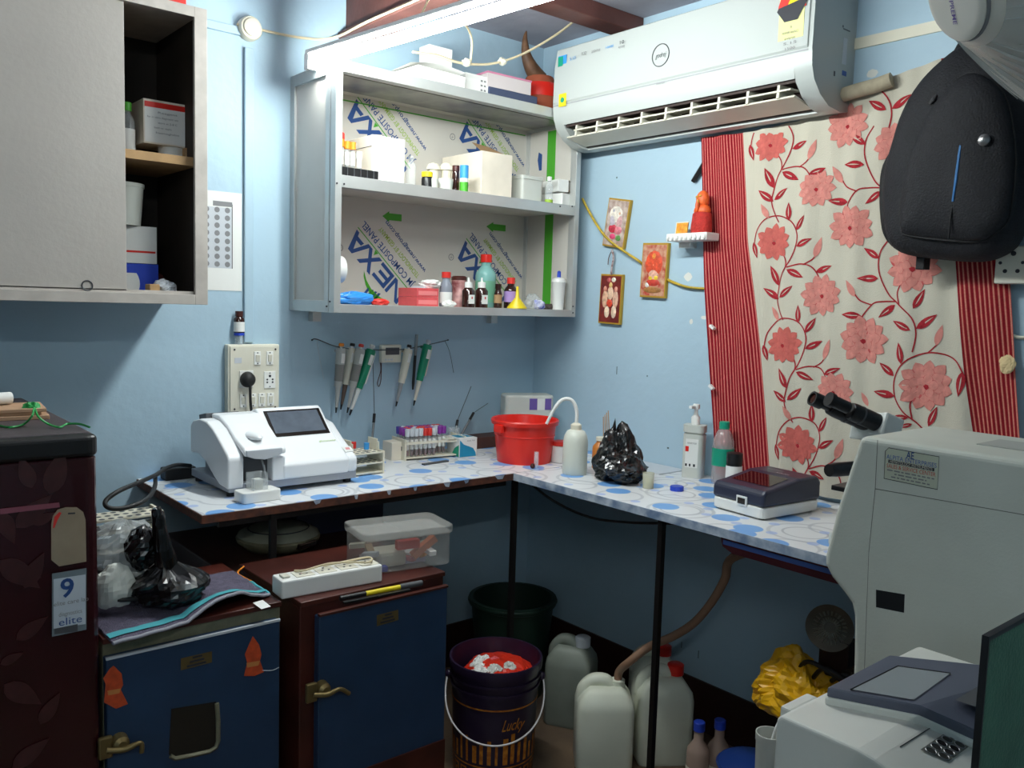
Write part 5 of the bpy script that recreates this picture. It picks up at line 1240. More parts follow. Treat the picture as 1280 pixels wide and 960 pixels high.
# black marker tray under the rack
p = Z(545, 580)
solo('black_marker', 'black and white strip lying before the blood tube rack', 'strip', MB(RZ((p.x, p.y+.01, TZ), .12)).box(-.05, .06, -.008, .008, 0, .005), M_dgrey, bevel=.001)
# brown board at the back of the corner
solo('brown_board', 'dark brown wooden board lying behind the red bucket', 'board', MB().box(-.42, -.04, -.10, -.01, TZ, TZ+.042), mat('brown_wood', (74, 40, 32), .6, var=.2, vs=14), bevel=.002)

# ---------------------------------------------------------------- corner: can, bucket, bottles
p = Z(655, 556); 
a = A(622, 495, .13); b = A(687, 497, .13)
t = thing('reagent_cubitainer', 'tall greyish plastic can with purple labels behind red bucket', 'can', (a.x+.09, -.21, TZ))
Mc = RZ((-.165, -.155, TZ), -.45)
zc_ = zat((-.165, -.2), 494)-TZ
obj('body', MB(Mc).rbox(-.095, .095, -.05, .05, 0, zc_, .02), M_trans, t, bevel=.008)
for lx, wd, m_ in ((.012, .03, M_purpink), (.042, .028, M_paper), (.070, .024, M_purpink)):
    obj('label', MB(Mc).box(lx-wd/2, lx+wd/2, -.0508, -.05, zc_-.055, zc_-.012), m_, t)
cp_ = Z(664, 582); rr = mm(cp_, 66)/2
cpx, cpy = cp_.x+.04, cp_.y+.085
hB = zat((cpx, cpy), 523)-TZ
rr = mm((cpx, cpy, 1.0), 84)/2
t = thing('red_bucket', 'bright red plastic bucket standing in the bench corner', 'bucket', (cpx, cpy, TZ))
obj('bucket_wall', MB().lathe([(0, 0), (rr*.80, 0), (rr*.93, hB*.88), (rr*1.0, hB*.885), (rr*1.02, hB*.97), (rr*.99, hB), (rr*.94, hB*.985), (rr*.90, hB*.85), (rr*.77, .005), (0, .005)], 40, (cpx, cpy, TZ)), M_red, t, smooth=40)
obj('rib', MB().lathe([(rr*.90, hB*.62), (rr*.915, hB*.63), (rr*.905, hB*.65)], 40, (cpx, cpy, TZ)), M_red, t, smooth=40, kind='open')
for dx_ in (-1, 1): obj('handle_lug', MB().box(cpx+dx_*rr*1.0-.008, cpx+dx_*rr*1.0+.008, cpy-.02, cpy+.02, TZ+hB*.72, TZ+hB*.9), M_red, t, bevel=.003)
p = Z(670, 585)
t = thing('glass_tube', 'short clear glass tube with dark stopper before the red bucket', 'tube', (p.x, p.y, TZ))
obj('glass', MB().lathe([(0, 0), (.008, 0), (.008, .055), (.0068, .055), (.0065, .003), (0, .003)], 14, (p.x, p.y, TZ)), M_clear, t, smooth=40)
solo('dark_stopper', 'small dark stopper lying beside the glass tube', 'stopper', MB().ball((p.x-.017, p.y-.002, TZ+.009), .009, .008, .009, 10, 8), M_maroon, smooth=60)
x, y, h, r = stand(699, 580, 551, 20)
x, y = x+.03, y+.03; h = zat((x, y), 551)-TZ; r = mm((x, y, 1), 22)/2
bottle('pill_jar', 'white jar with red lid between the bucket and wash bottle', x, y, TZ, h, r, M_paper, M_redcap, 'jar', cap=.2, capr=.98, shoulder=.9)
x, y, h, r = stand(718, 592, 530, 31); r *= 1.0
t = thing('wash_bottle', 'translucent wash bottle with bent white spout beside black bag', 'bottle', (x, y, TZ))
obj('body', MB().lathe([(0, 0), (r*.95, 0), (r, .006), (r, h*.66), (r*.93, h*.76), (r*.72, h*.86), (r*.38, h*.9), (0, h*.9)], 28, (x, y, TZ)), mat('wash_bottle_plastic', (220, 222, 210), .35, alpha=.93), t, smooth=40)
obj('cap', MB().lathe([(0, h*.88), (r*.44, h*.88), (r*.44, h*.985), (r*.25, h*1.02), (0, h*1.02)], 20, (x, y, TZ)), M_cream, t, smooth=40)
def pz(px, py): 
    q = ray(px, py); tt = (Vector((x, y, 0))-Vector((CAM.x, CAM.y, 0))).dot(Vector((fw.x, fw.y, 0)))/Vector((q.x, q.y, 0)).dot(Vector((fw.x, fw.y, 0))); return CAM+q*tt
obj('spout', MB().tube(cat([(x, y, TZ+h*1.0), pz(721, 515), pz(717, 503), pz(710, 498.5), pz(701, 501), pz(693, 511), pz(687, 522), pz(683, 530)]), [.0062]*30+[.005]*13, 10), M_white, t, smooth=60)
# amber bottle and sticks behind
p = Z(742, 588); 
bottle('orange_bottle', 'amber coloured bottle half hidden behind the black bag', p.x+.05, p.y+.02, TZ, zat((p.x+.05, p.y+.02), 546)-TZ, .028, mat('orange_amber', (196, 120, 50), .4), M_cream, cap=.12)
for i in range(4):
    pp_ = Z(745+3*i, 578)
    solo('wooden_stick', 'thin wooden applicator stick leaning behind the black bag', 'stick', MB().cyl((p.x+.10+.012*i, p.y+.05, TZ), (p.x+.115+.012*i, p.y+.075+.004*i, TZ+.165+.006*i), .0018, 6), M_ply, 'applicator sticks')
# black bag
bc = Z(778, 604); bx, by = bc.x+.02, bc.y+.035; hb = zat((bx, by), 524)-TZ
def bagfn(v, p):
    up_ = max(0, v.z)
    ang_ = math.atan2(v.y, v.x)
    k = 1-.35*up_**1.4
    peak = .75+.30*max(0, math.cos(ang_-2.2))**2+.26*max(0, math.cos(ang_+.5))**2
    return Vector((p.x*k-.02*up_, p.y*k, (p.z*peak if v.z > 0 else p.z)))
def bagfn2(v, p):
    u_ = max(0, v.z); a_ = math.atan2(v.y, v.x)
    pk = .5+.62*max(0, math.cos(a_-1.9))**2+.42*max(0, math.cos(a_+.9))**2
    k = 1-.30*u_
    return Vector((p.x*k+.012*u_, p.y*k+.03*u_, p.z*(1+u_*pk) if v.z > 0 else p.z))
solo('black_bag', 'glossy black plastic bag standing half crumpled on the bench', 'bag',
     crumple((bx, by, TZ+.05), .078, .090, .066, 38, .5, 6, 60, 40, bagfn2), M_blackbag)
# sample cup, cap
x, y, h, r = stand(810, 610, 591, 15)
t = thing('urine_cup', 'small clear cup with yellow liquid beside the black bag', 'cup', (x, y, TZ))
obj('cup_wall', MB().lathe([(0, 0), (r*.9, 0), (r, h), (r*.93, h), (r*.84, .002), (0, .002)], 20, (x, y, TZ)), M_trans if 0 else mat('cup_plastic', (226, 226, 206), .2, alpha=.5), t, smooth=40)
obj('yellow_liquid', MB().lathe([(0, .003), (r*.82, .003), (r*.86, h*.42), (0, h*.42)], 20, (x, y, TZ)), mat('yellow_liquid', (214, 204, 70), .2), t, smooth=40)
x, y, h, r = stand(846, 613, 608, 17)
solo('bottle_top', 'loose bright blue screw cap lying on the bench', 'cap', MB().lathe([(0, 0), (r, 0), (r, .012), (r*.92, .014), (0, .014)], 20, (x, y, TZ)), M_blue, smooth=40)
a = Z(812, 585); 
solo('grey_sheet', 'flat grey sheet lying against the wall beside sanitizer bottle', 'sheet', MB().box(-.14, -.003, -.80, -.55, TZ, TZ+.004), M_lgrey, bevel=.001)
# sanitizer pump bottle
x, y, h, r = stand(866, 596, 505, 26); x -= .0
t = thing('pump_bottle', 'white hand sanitizer pump bottle standing by the curtain', 'bottle', (x, y, TZ))
hb_ = h*.72
obj('body', MB(RZ((x, y, TZ), .35)).rbox(-r*.75, r*.75, -r*1.0, r*1.0, 0, hb_*.82, r*.45).rbox(-r*.8, r*.8, -r*1.05, r*1.05, hb_*.86, hb_, r*.5).rbox(-r*.66, r*.66, -r*.9, r*.9, hb_*.80, hb_*.87, r*.4), M_trans, t, smooth=35)
Mq = RZ((x, y, TZ), .35)
obj('paper_label', MB(Mq).box(-r*.765, -r*.75, -r*.62, r*.62, hb_*.2, hb_*.74), M_paper, t)
obj('red_square', MB(Mq).box(-r*.78, -r*.764, r*.3, r*.62, hb_*.50, hb_*.60), M_red, t)
obj('label_icons', MB(Mq).box(-r*.78, -r*.764, r*.4, r*.58, hb_*.22, hb_*.27).box(-r*.78, -r*.764, r*.05, r*.2, hb_*.22, hb_*.27).box(-r*.78, -r*.764, -r*.4, -r*.2, hb_*.22, hb_*.27), M_ink, t)
text('HAND RUB', Mq @ Vector((-r*.768, 0, hb_*.66)), Mq.to_3x3() @ Vector((0, -1, 0)), (0, 0, 1), .008, M_greyink, t, width=.03)
obj('collar', MB().lathe([(0, hb_), (r*.42, hb_), (r*.42, h*.82), (r*.2, h*.86), (r*.16, h*.94), (0, h*.94)], 18, (x, y, TZ)), M_white, t, smooth=40)
obj('pump_head', MB().lathe([(0, h*.93), (r*.32, h*.93), (r*.36, h*.97), (r*.3, h), (0, h)], 16, (x, y, TZ)).box(x-.03, x, y-.006, y+.006, TZ+h*.945, TZ+h*.98), M_white, t, smooth=40)
# water bottle
x, y, h, r = stand(902, 603, 527, 27); x = min(x, -.07)
p = B(902, 600, .07); x, y = p.x, p.y; h = zat((x, y), 527)-TZ; r = mm((x, y, 1), 27)/2
t = thing('water_bottle', 'clear water bottle with green cap and teal label before curtain', 'bottle', (x, y, TZ))
obj('body', MB().lathe([(0, 0), (r*.9, 0), (r, .008), (r*.97, h*.2), (r, h*.3), (r, h*.6), (r*.95, h*.7), (r*.6, h*.85), (r*.42, h*.88), (r*.42, h*.9), (0, h*.9)], 24, (x, y, TZ)), mat('pet_plastic', (206, 196, 196), .12, alpha=.4, spec=.7), t, smooth=40)
obj('label', MB().lathe([(r*1.015, h*.3), (r*1.015, h*.58)], 24, (x, y, TZ)), M_teal, t, smooth=40, kind='open')
obj('cap', MB().lathe([(0, h*.885), (r*.47, h*.885), (r*.47, h*.99), (r*.42, h), (0, h)], 20, (x, y, TZ)), M_teal, t, smooth=40)
obj('label_mark', MB().lathe([(r*1.02, h*.42), (r*1.02, h*.52)], 48, (x, y, TZ)), M_teal, t, kind='open')
p = Z(920, 600); q = B(917, 596, .12); x, y = q.x, q.y
h = zat((x, y), 566)-TZ; r = mm((x, y, 1), 20)/2
bottle('stain_jar', 'small jar with black lid and white dotted label behind printer', x, y, TZ, h, r, M_black, M_black, 'jar', cap=.3, capr=1.0, shoulder=.9, band=M_paper, bandz=(.02, .66))
# ---------------------------------------------------------------- navy slip printer
c0, c1, c2 = Z(889, 634), Z(953, 652), Z(1023, 638)
ex = (c1-c0).normalized(); ang = math.atan2(ex.y, ex.x)
ey = Vector((-ex.y, ex.x, 0)); Lx = (c1-c0).length; Ly = (c2-c1).dot(ey); Ly = max(.2, min(.24, abs(Ly)))
Mx = Matrix(((ex.x, ey.x, 0, c0.x), (ex.y, ey.y, 0, c0.y), (0, 0, 1, TZ), (0, 0, 0, 1)))
t = thing('slip_reader', 'navy and white slip reader device with dark sloping window', 'device', (c0.x+.1, c0.y-.1, TZ))
hz = zat((c1+ex*0).to_tuple(), 607)-TZ
h1 = .034
obj('white_base', MB(Mx).rbox(0, Lx, 0, Ly, .004, h1, .018), M_white, t, bevel=.004)
# top shell: higher at the back
def shell(u, v): return 0
top = MB(Mx)
n0 = [(0, 0), (Lx, 0), (Lx, Ly), (0, Ly)]
prof = [(0, h1), (0, h1+.034), (.012, h1+.044), (.05, h1+.048), (Ly*.55, h1+.062), (Ly*.62, h1+.066), (Ly*.95, h1+.066), (Ly, h1+.05), (Ly, h1)]
obj('navy_shell', MB(Mx).prism(prof, 'x', 0, Lx), M_navyp, t, bevel=.009, seg=3)
sl = ((h1+.062)-(h1+.048))/(Ly*.55-.05)
def onT(lx, ly, e=.0012): return Mx @ Vector((lx, ly, h1+.048+sl*(ly-.05)+e))
obj('window', MB().poly([onT(Lx*.14, .048), onT(Lx*.86, .048), onT(Lx*.86, Ly*.54), onT(Lx*.14, Ly*.54)]), mat('dark_window', (36, 10, 12), .06, spec=.8), t, kind='open')
obj('port_frame', MB(Mx).box(Lx*.5, Lx*.70, -.003, .002, h1-.006, h1+.020), M_white, t, bevel=.001)
obj('port', MB(Mx).box(Lx*.53, Lx*.67, -.0038, -.002, h1-.001, h1+.015), M_bezel, t)
text('READER', Mx @ Vector((Lx*.62, Ly*.66, h1+.0665)), Mx.to_3x3() @ Vector((1, 0, 0)), Mx.to_3x3() @ Vector((0, 1, 0)), .012, M_lgrey, t, width=.045)
obj('model_strip', MB(Mx).box(Lx*.2, Lx*.5, Ly*.78, Ly*.80, h1+.066, h1+.0664), M_greyink, t)
for xx in (.02, Lx-.02):
    for yy in (.02, Ly-.02): obj('foot', MB(Mx).lathe([(0, 0), (.008, 0), (.008, .005), (0, .005)], 10, (xx, yy, 0)), M_rubber, t)
# ---------------------------------------------------------------- microscope behind the big analyser
e0 = CAM+1.95*ray(1020, 497); e1 = CAM+1.98*ray(1080, 524)
mdir = (e0-e1).normalized()
mx, my = -.36, -1.72
t = thing('microscope', 'binocular microscope with black eyepieces behind the big analyser', 'microscope', (mx, my, TZ))
Mh = frame(e1, Vector((0, 1, 0)), mdir)
sep = .030
L_ = (e0-e1).length
M_mw = mat('microscope_white', (206, 210, 206), .4)
for i, s_ in enumerate((1, -1)):
    ln = L_ if s_ > 0 else L_*.62
    if s_ > 0:
        ep = obj('eyepiece', MB(Mh).lathe([(0, ln*.60), (.013, ln*.60), (.0135, ln*.80), (.017, ln*.81), (.017, ln), (.013, ln), (.012, ln-.005), (0, ln-.005)], 22, (s_*sep*.5, 0, 0)), M_black, t, smooth=40)
        obj('eye_lens', MB(Mh).lathe([(0, ln-.0045), (.0118, ln-.0045)], 18, (s_*sep*.5, 0, 0)), mat('lens', (60, 30, 26), .05), ep, kind='open')
    obj('tube', MB(Mh).lathe([(0, -.03), (.021, -.03), (.021, ln*.5), (.019, ln*.62), (.016, ln*.63), (0, ln*.60)], 22, (s_*sep*.5, 0, 0)), M_black, t, smooth=40)
    obj('tube_ring', MB(Mh).lathe([(.0212, ln*.25), (.022, ln*.25), (.022, ln*.30), (.0212, ln*.30)], 22, (s_*sep*.5, 0, 0)), M_dgrey, t, smooth=40)
ep2 = obj('eyepiece', MB(Mh).lathe([(0, L_*.50), (.014, L_*.50), (.014, L_*.80), (.017, L_*.81), (.017, L_*.90), (.013, L_*.90), (0, L_*.885)], 22, (-sep*.5-.012, 0, 0)), M_black, t, smooth=40)
hd = e1
obj('head', MB(Mh).box(-.042, .042, -.026, .03, -.075, -.022), M_mw, t, bevel=.006)
hb2 = Mh @ Vector((0, 0, -.075))
obj('prism_block', MB().add([(hd.x+.005, hd.y+.038, hd.z-.050), (hd.x+.005, hd.y-.038, hd.z-.050), (hd.x+.11, hd.y-.038, hd.z-.055), (hd.x+.11, hd.y+.038, hd.z-.055), (hd.x+.018, hd.y+.036, hd.z+.018), (hd.x+.018, hd.y-.036, hd.z+.018), (hd.x+.045, hd.y-.036, hd.z+.010), (hd.x+.045, hd.y+.036, hd.z+.010)],
    [(0, 1, 2, 3), (4, 5, 6, 7), (0, 1, 5, 4), (1, 2, 6, 5), (2, 3, 7, 6), (3, 0, 4, 7)]), M_mw, t, bevel=.004)
axx, ayy = hd.x+.10, hd.y
obj('nosepiece', MB().lathe([(0, 0), (.025, 0), (.028, .03), (.02, .04), (0, .04)], 18, (hd.x+.06, ayy, hd.z-.135)), M_dgrey, t, smooth=40)
obj('arm', MB().box(axx+.02, axx+.07, ayy-.022, ayy+.022, TZ+.03, hd.z-.06), M_mw, t, bevel=.006)
obj('arm_bridge', MB().box(hd.x+.03, axx+.07, ayy-.024, ayy+.024, hd.z-.1, hd.z-.058), M_mw, t, bevel=.005)
obj('stage', MB().box(hd.x+.0, axx+.03, ayy-.07, ayy+.07, TZ+.13, TZ+.142), M_black, t, bevel=.002)
obj('base', MB().box(hd.x-.02, axx+.09, ayy-.06, ayy+.06, TZ, TZ+.035), M_mw, t, bevel=.008)
k0 = CAM+1.9*ray(1036, 588)
obj('stage_knob', MB().tube([k0, k0+Vector((.02, -.004, 0)), k0+Vector((.09, -.02, 0))], [.014, .016, .016], 14), M_black, t, smooth=50)
obj('focus_knob', MB().cyl((axx+.045, ayy+.02, TZ+.09), (axx+.045, ayy+.055, TZ+.09), .02, 18), M_black, t, smooth=50)

# ================================================================ right foreground: work table and analysers
WZ = .80
t = thing('work_table', 'plain grey work table carrying the two white analysers', 'table', (-1.0, -2.6, 0))
obj('tabletop', MB().prism([(-1.445, -2.10), (-1.06, -2.10), (-.99, -2.0), (-.62, -2.0), (-.62, -3.0), (-1.72, -3.0), (-1.72, -2.37), (-1.445, -2.37)], 'z', WZ-.025, WZ), mat('grey_laminate', (120, 120, 118), .5), t)
for xx in (-1.42, -.66):
    for yy in (-2.96, -2.16): obj('leg', MB().box(xx-.02, xx+.02, yy-.02, yy+.02, 0, WZ-.025), M_iron, t)
# big haematology analyser, side panel faces the room
OX = 1.0
prof_px = [(1075, 545), (1060, 590), (1044, 640), (1030, 695), (1030, 706), (1038, 722), (1055, 743), (1063, 755), (1066, 770), (1066, 800), (1065, 845), (1064, 870)]
prof = [(B(px, py, OX).y, B(px, py, OX).z) for px, py in prof_px]
yb_, zt_ = -2.50, prof[0][1]
prof = [(p[0], max(p[1], WZ+.0005)) for p in prof]
prof[-1] = (prof[-1][0], WZ+.0005)
poly = prof+[(yb_, WZ+.0005), (yb_, zt_-.004)]
xback = Z(1190, 535, zt_).x
M_an = mat('analyser_shell', (206, 208, 196), .5, var=.04, vs=8, bump=.05, bs=250)
t = thing('haematology_analyser', 'large grey-white blood analyser with maker sticker on its side', 'analyser', (-.85, -2.2, WZ))
obj('housing', MB().prism(poly, 'x', -OX, xback), M_an, t, bevel=.010, seg=4)
def DB(px, py, e=.0004): p = B(px, py, OX+e); return p
def bar(p, q, th, m_, nm, e=.0006):
    a = B(*p, OX+e); b = B(*q, OX+e); d_ = (b-a).normalized(); n_ = Vector((0, -d_.z, d_.y))*th
    obj(nm, MB().poly([a+n_, b+n_, b-n_, a-n_]), m_, t, kind='open')
M_seam = mat('seam_line', (112, 114, 104), .8)  # darker grey for the joints between shell panels
bar((1094, 611), (1300, 647), .0006, M_seam, 'panel_seam'); bar((1094, 611), (1086, 690), .0005, M_seam, 'panel_seam'); bar((1097, 550), (1094, 611), .0005, M_seam, 'panel_seam')
bar((1086, 690), (1080, 850), .0004, M_seam, 'panel_seam')
a = DB(1095, 738); b = DB(1131, 766)
obj('label_slot', MB().poly([DB(1095, 737), DB(1131, 743), DB(1130, 766), DB(1095, 759)]), M_black, t, kind='open')
# recessed lid mark on top
obj('top_inset', MB().box(xback-.16, xback-.07, -2.25, -2.07, zt_-.0012, zt_+.0004), mat('top_inset', (176, 178, 170), .5), t)
# sticker
c00 = (1107, 559); c10 = (1174, 567); c11 = (1170, 611); c01 = (1106, 597)
SA, SB = DB(1107, 559, .0008), DB(1174, 571, .0008); SC = DB(1105, 598, .0008)
eu = (SB-SA); ev = (SC-SA); wS = eu.length; hS = ev.length
st = obj('sticker_plate', MB().poly([SA+eu*.06, SA+eu, SA+eu+ev, SA+ev, SA+ev*.12]), mat('sticker_face', (196, 200, 178), .4), t, kind='open')
obj('sticker_rim', MB().tube([SA+eu*.06, SA+eu, SA+eu+ev, SA+ev, SA+ev*.12], .0006, 4, True), M_ink, st)
def SP(u, v, e=.0006): return SA+eu*u+ev*v+Vector((-e, 0, 0))
R_, U_ = eu.normalized(), -ev.normalized()
for s_, u, v, hgt, wd, m_, bo in (('AE', .48, .13, .016, .012, M_navy, .01), ('ALPITA ENTERPRISES', .5, .29, .010, .078, M_blueink, 0), ('SALES & SERVICE CENTER', .5, .57, .009, .076, M_redink, 0), ('SHREE COMPLEX, MAIN ROAD', .5, .70, .006, .074, M_ink, 0), ('CIVIL LINES, NAGPUR', .5, .80, .006, .05, M_ink, 0), ('MOB. 9876543210', .5, .90, .006, .06, M_ink, 0)):
    if s_.startswith(('SHREE', 'CIVIL', 'MOB')):
        # unreadable address lines: short dashes like the worn print
        rnd = random.Random(s_); uu = .5-wd/wS/2; mb = MB()
        while uu < .5+wd/wS/2:
            ww = .03+.09*rnd.random(); mb.poly([SP(uu, v-.02), SP(min(uu+ww, .5+wd/wS/2), v-.02), SP(min(uu+ww, .5+wd/wS/2), v+.02), SP(uu, v+.02)]); uu += ww+.025
        obj('worn_print', mb, M_greyink, st, kind='open')
    else: text(s_, SP(u, v), R_, U_, hgt, m_, st, 'sticker_lettering', width=wd, bold=bo, lift=.0002)
obj('sticker_bar', MB().poly([SP(.07, .37), SP(.93, .37), SP(.93, .47), SP(.07, .47)]), M_ink, st, kind='open')
text('HEMATOLOGY INSTRUMENTS', SP(.5, .42, .001), R_, U_, .006, M_cream, st, 'sticker_lettering', width=.066, lift=.0002)
# small sample-port analyser in front
t = thing('electrolyte_analyser', 'small white analyser with ten-well tray and dark tinted lid', 'analyser', (-1.3, -2.3, WZ))
SZ = .95
fl_ = Z(975, 891, SZ); x_l = -1.452; y_l = -2.085
xr = -1.10; yr = -2.62
M_sm = mat('small_analyser_shell', (222, 222, 214), .4, var=.03, vs=8)
def ztp(y): return SZ if y > -2.20 else SZ-(-2.20-y)*.30
obj('body', MB().prism([(y_l, WZ+.006), (y_l, SZ-.006), (y_l-.006, SZ), (-2.185, SZ), (-2.205, SZ-.003), (-2.40, SZ-.062), (-2.42, SZ-.075), (-2.42, WZ+.006)], 'x', x_l, xr), M_sm, t, bevel=.007, seg=3)
for xx in (x_l+.04, xr-.04):
    for yy in (-2.12, -2.38): obj('foot', MB().lathe([(0, 0), (.012, 0), (.012, .007), (0, .007)], 10, (xx, yy, WZ)), M_rubber, t)
# lid: tinted slab lying on the rear half
lz = SZ+.004
lx0 = Z(1030, 866, SZ+.02).x
M_lid = mat('lid_grey', (84, 88, 104), .4); M_tint = mat('tinted_window', (150, 156, 160), .12, alpha=.9)
lp = [Z(1031, 868, SZ+.012), Z(1110, 826, SZ+.012), Z(1300, 846, SZ+.012), Z(1300, 960, SZ-.02), Z(1148, 893, SZ+.010)]
def LPoly(zofs, th, inset=0):
    c = sum(lp, Vector())/len(lp); return [p+(c-p)*inset+Vector((0, 0, zofs)) for p in lp]
def slab_(nm, zo, th, m_, inset, par):
    lo = LPoly(zo, 0, inset); hi = [p+Vector((0, 0, th)) for p in lo]; n = len(lo)
    return obj(nm, MB().add(lo+hi, [tuple(range(n))[::-1], tuple(range(n, 2*n))]+[(i, (i+1) % n, n+(i+1) % n, n+i) for i in range(n)]), m_, par, bevel=.002)
slab_('lid_base', -.013, .010, M_sm, 0, t)
ld = slab_('lid', -.003, .012, M_lid, .015, t)
w4 = [Z(1064, 862, SZ+.022), Z(1122, 833, SZ+.022), Z(1188, 842, SZ+.022), Z(1142, 875, SZ+.022)]
obj('lid_window', MB().poly([p+Vector((0, 0, .0004)) for p in w4]), M_tint, ld, kind='open')
obj('lid_window_rim', MB().tube([w4[0], w4[1], w4[2]], .0014, 4), M_black, ld)
obj('lid_grip', MB().poly([Z(1194, 875, SZ+.0225), Z(1222, 858, SZ+.0225), Z(1250, 866, SZ+.0225), Z(1240, 890, SZ+.0225)]), M_dgrey, ld, kind='open')
# well tray on the sloping deck
def deck(px, py):
    # sloping deck plane through y=-2.205,z=SZ-.003 and y=-2.40,z=SZ-.062
    q = ray(px, py); n_ = Vector((0, .059, -.195)); n_ = Vector((0, -.2895, .957)) if 0 else Vector((0, -.059, .195)).normalized()
    n_ = Vector((0, -.2896, .9571)) if False else n_
    p0_ = Vector((0, -2.205, SZ-.003)); d1 = Vector((0, -.195, -.059)); nn_ = Vector((1, 0, 0)).cross(d1).normalized()
    tt = (p0_-CAM).dot(nn_)/q.dot(nn_); return CAM+q*tt
wa, wb, wc = deck(1150, 938), deck(1184, 915), deck(1218, 929)
ua, ub = wb-wa, wc-wb
n3 = ua.cross(ub).normalized(); n3 = n3 if n3.z > 0 else -n3
tr = obj('well_tray', MB().poly([wa+n3*.0012, wb+n3*.0012, wb+ub+n3*.0012, wa+ub+n3*.0012]), mat('well_steel', (120, 118, 110), .35, .4), t, kind='open')
for i in range(5):
    for j in range(2):
        c = wa+ua*(.1+.2*i)+ub*(.27+.46*j)
        obj('well', MB(frame(c, ua, n3)).lathe([(.0052, .0016), (.0058, .0022), (.0064, .0016)], 14), M_steel, tr, kind='open')
        obj('well_hole', MB(frame(c, ua, n3)).lathe([(0, .0016), (.0054, .0016)], 14), M_bezel, tr, kind='open')
d0, d1 = deck(1125, 934), deck(1168, 907)
obj('deck_seam', MB().tube([d0+n3*.0006, d1+n3*.0006], .0007, 4), M_dgrey, t)
obj('brown_notch', MB().poly([Z(1077, 880, SZ+.0006), Z(1100, 879, SZ+.0006), Z(1138, 889, SZ+.0006), Z(1130, 893, SZ+.0006), Z(1098, 886, SZ+.0006)]), mat('notch_tan', (170, 140, 116), .6), t, kind='open')
obj('corner_tab', MB().box(x_l+.03, x_l+.09, y_l-.002, y_l+.014, SZ-.03, SZ-.004), M_sm, t, bevel=.003)
# green board at the far right
g0 = Vector((-1.475, -2.46, WZ))
P0 = CAM+.62*ray(1232, 795)
t = thing('green_board', 'dark green board with black edge standing beside small analyser', 'board', (P0.x+.1, P0.y, WZ))
obj('face', MB().box(P0.x+.002, P0.x+.20, P0.y-.002, P0.y+.002, WZ+.004, P0.z-.0035), mat('green_sheet', (58, 98, 80), .6, var=.15, vs=30, bump=.2, bs=300), t)
obj('black_edge', MB().box(P0.x, P0.x+.002, P0.y-.0025, P0.y+.0025, WZ, P0.z).box(P0.x+.002, P0.x+.20, P0.y-.0025, P0.y+.0025, P0.z-.0035, P0.z).box(P0.x+.002, P0.x+.20, P0.y-.0025, P0.y+.0025, WZ, WZ+.004), M_black, t)

# ================================================================ left foreground
# fridge
FX1 = Z(122, 541, 1.15).x; FYF = Z(122, 541, 1.15).y
M_fr = mat('fridge_burgundy', (46, 9, 15), .25, coat=.4, var=.15, vs=5)
M_leaf = mat('fridge_leaf_print', (62, 30, 31), .3, coat=.3, var=.2, vs=40)
M_frtop = mat('fridge_top', (70, 62, 66), .5)
t = thing('refrigerator', 'dark burgundy single-door refrigerator with leaf print and stickers', 'refrigerator', (FX1-.3, -.55, 0))
obj('body', MB().box(FX1-.55, FX1-.004, -.80, -.22, .03, 1.125), M_fr, t, bevel=.006)
obj('top_cover', MB().box(FX1-.55, FX1-.002, -.84, -.21, 1.125, 1.148), M_frtop, t, bevel=.005)
dr = obj('door', MB().rbox(FX1-.55, FX1, FYF, -.805, .06, 1.105, .018), M_fr, t, bevel=.004)
obj('door_cap', MB().rbox(FX1-.552, FX1+.002, FYF-.004, -.805, 1.106, 1.146, .02), M_black, t, bevel=.008, seg=3)
for xx in (FX1-.5, FX1-.05): obj('foot', MB().lathe([(0, 0), (.02, 0), (.02, .031), (0, .031)], 12, (xx, -.5, 0)), M_black, t)
def F_(px, py, e=.0004): q = ray(px, py); return CAM+q*((FYF-e-CAM.y)/q.y)
lo_ = [0]
def fleaf(a, b, wd):
    A_, B_ = F_(*a, .0006), F_(*b, .0006); d_ = B_-A_; L_ = d_.length; n_ = Vector((-d_.z, 0, d_.x))/L_
    pts = [A_+d_*(i/8)+n_*(wd*L_*math.sin(PI*(i/8)**.7)) for i in range(9)]+[A_+d_*(i/8)-n_*(wd*L_*math.sin(PI*(i/8)**.7)) for i in range(7, 0, -1)]
    lo_[0] += .0002; obj('leaf_print', MB().poly([p_+Vector((0, -lo_[0], 0)) for p_ in pts]), M_leaf, dr, kind='open')
for a, b in (((62, 618), (80, 560)), ((40, 610), (25, 570)), ((20, 660), (65, 618)), ((0, 640), (18, 680)), ((20, 715), (52, 722)), ((0, 700), (50, 735)), ((20, 800), (60, 770)), ((5, 855), (52, 880)), ((50, 905), (75, 865)), ((15, 960), (62, 922)), ((40, 655), (72, 640)), ((0, 830), (30, 815)), ((30, 735), (55, 690)), ((70, 690), (90, 650))): fleaf(a, b, .22)
obj('pink_scratch', MB().poly([F_(0, 636, .004), F_(74, 628, .004), F_(75, 634, .004), F_(0, 643, .004)]), mat('pink_tape', (130, 70, 84), .5), dr, kind='open')
def fsheet(pxs, m_, nm, par, e): return obj(nm, MB().poly([F_(x_, y_, e) for x_, y_ in pxs]), m_, par, kind='open')
ar = [(64, 700), (64, 655), (66, 645), (72, 637), (82, 634), (96, 634), (104, 640), (107, 650), (108, 702), (74, 708)]
g = fsheet(ar, mat('tag_card', (150, 134, 112), .6, var=.08, vs=20), 'card_tag', dr, .0050)
fsheet([(66, 660), (68, 646), (74, 640), (77, 641), (72, 650), (68, 660)], M_redcap, 'tag_red_mark', g, .0056)
fsheet([(85, 641), (94, 640.5), (94, 642.5), (85, 643)], M_ink, 'tag_slot', g, .0056)
g = fsheet([(65, 717), (108, 710), (108, 787), (65, 796)], mat('sleeve', (120, 132, 138), .2), 'id_sleeve', dr, .0050)
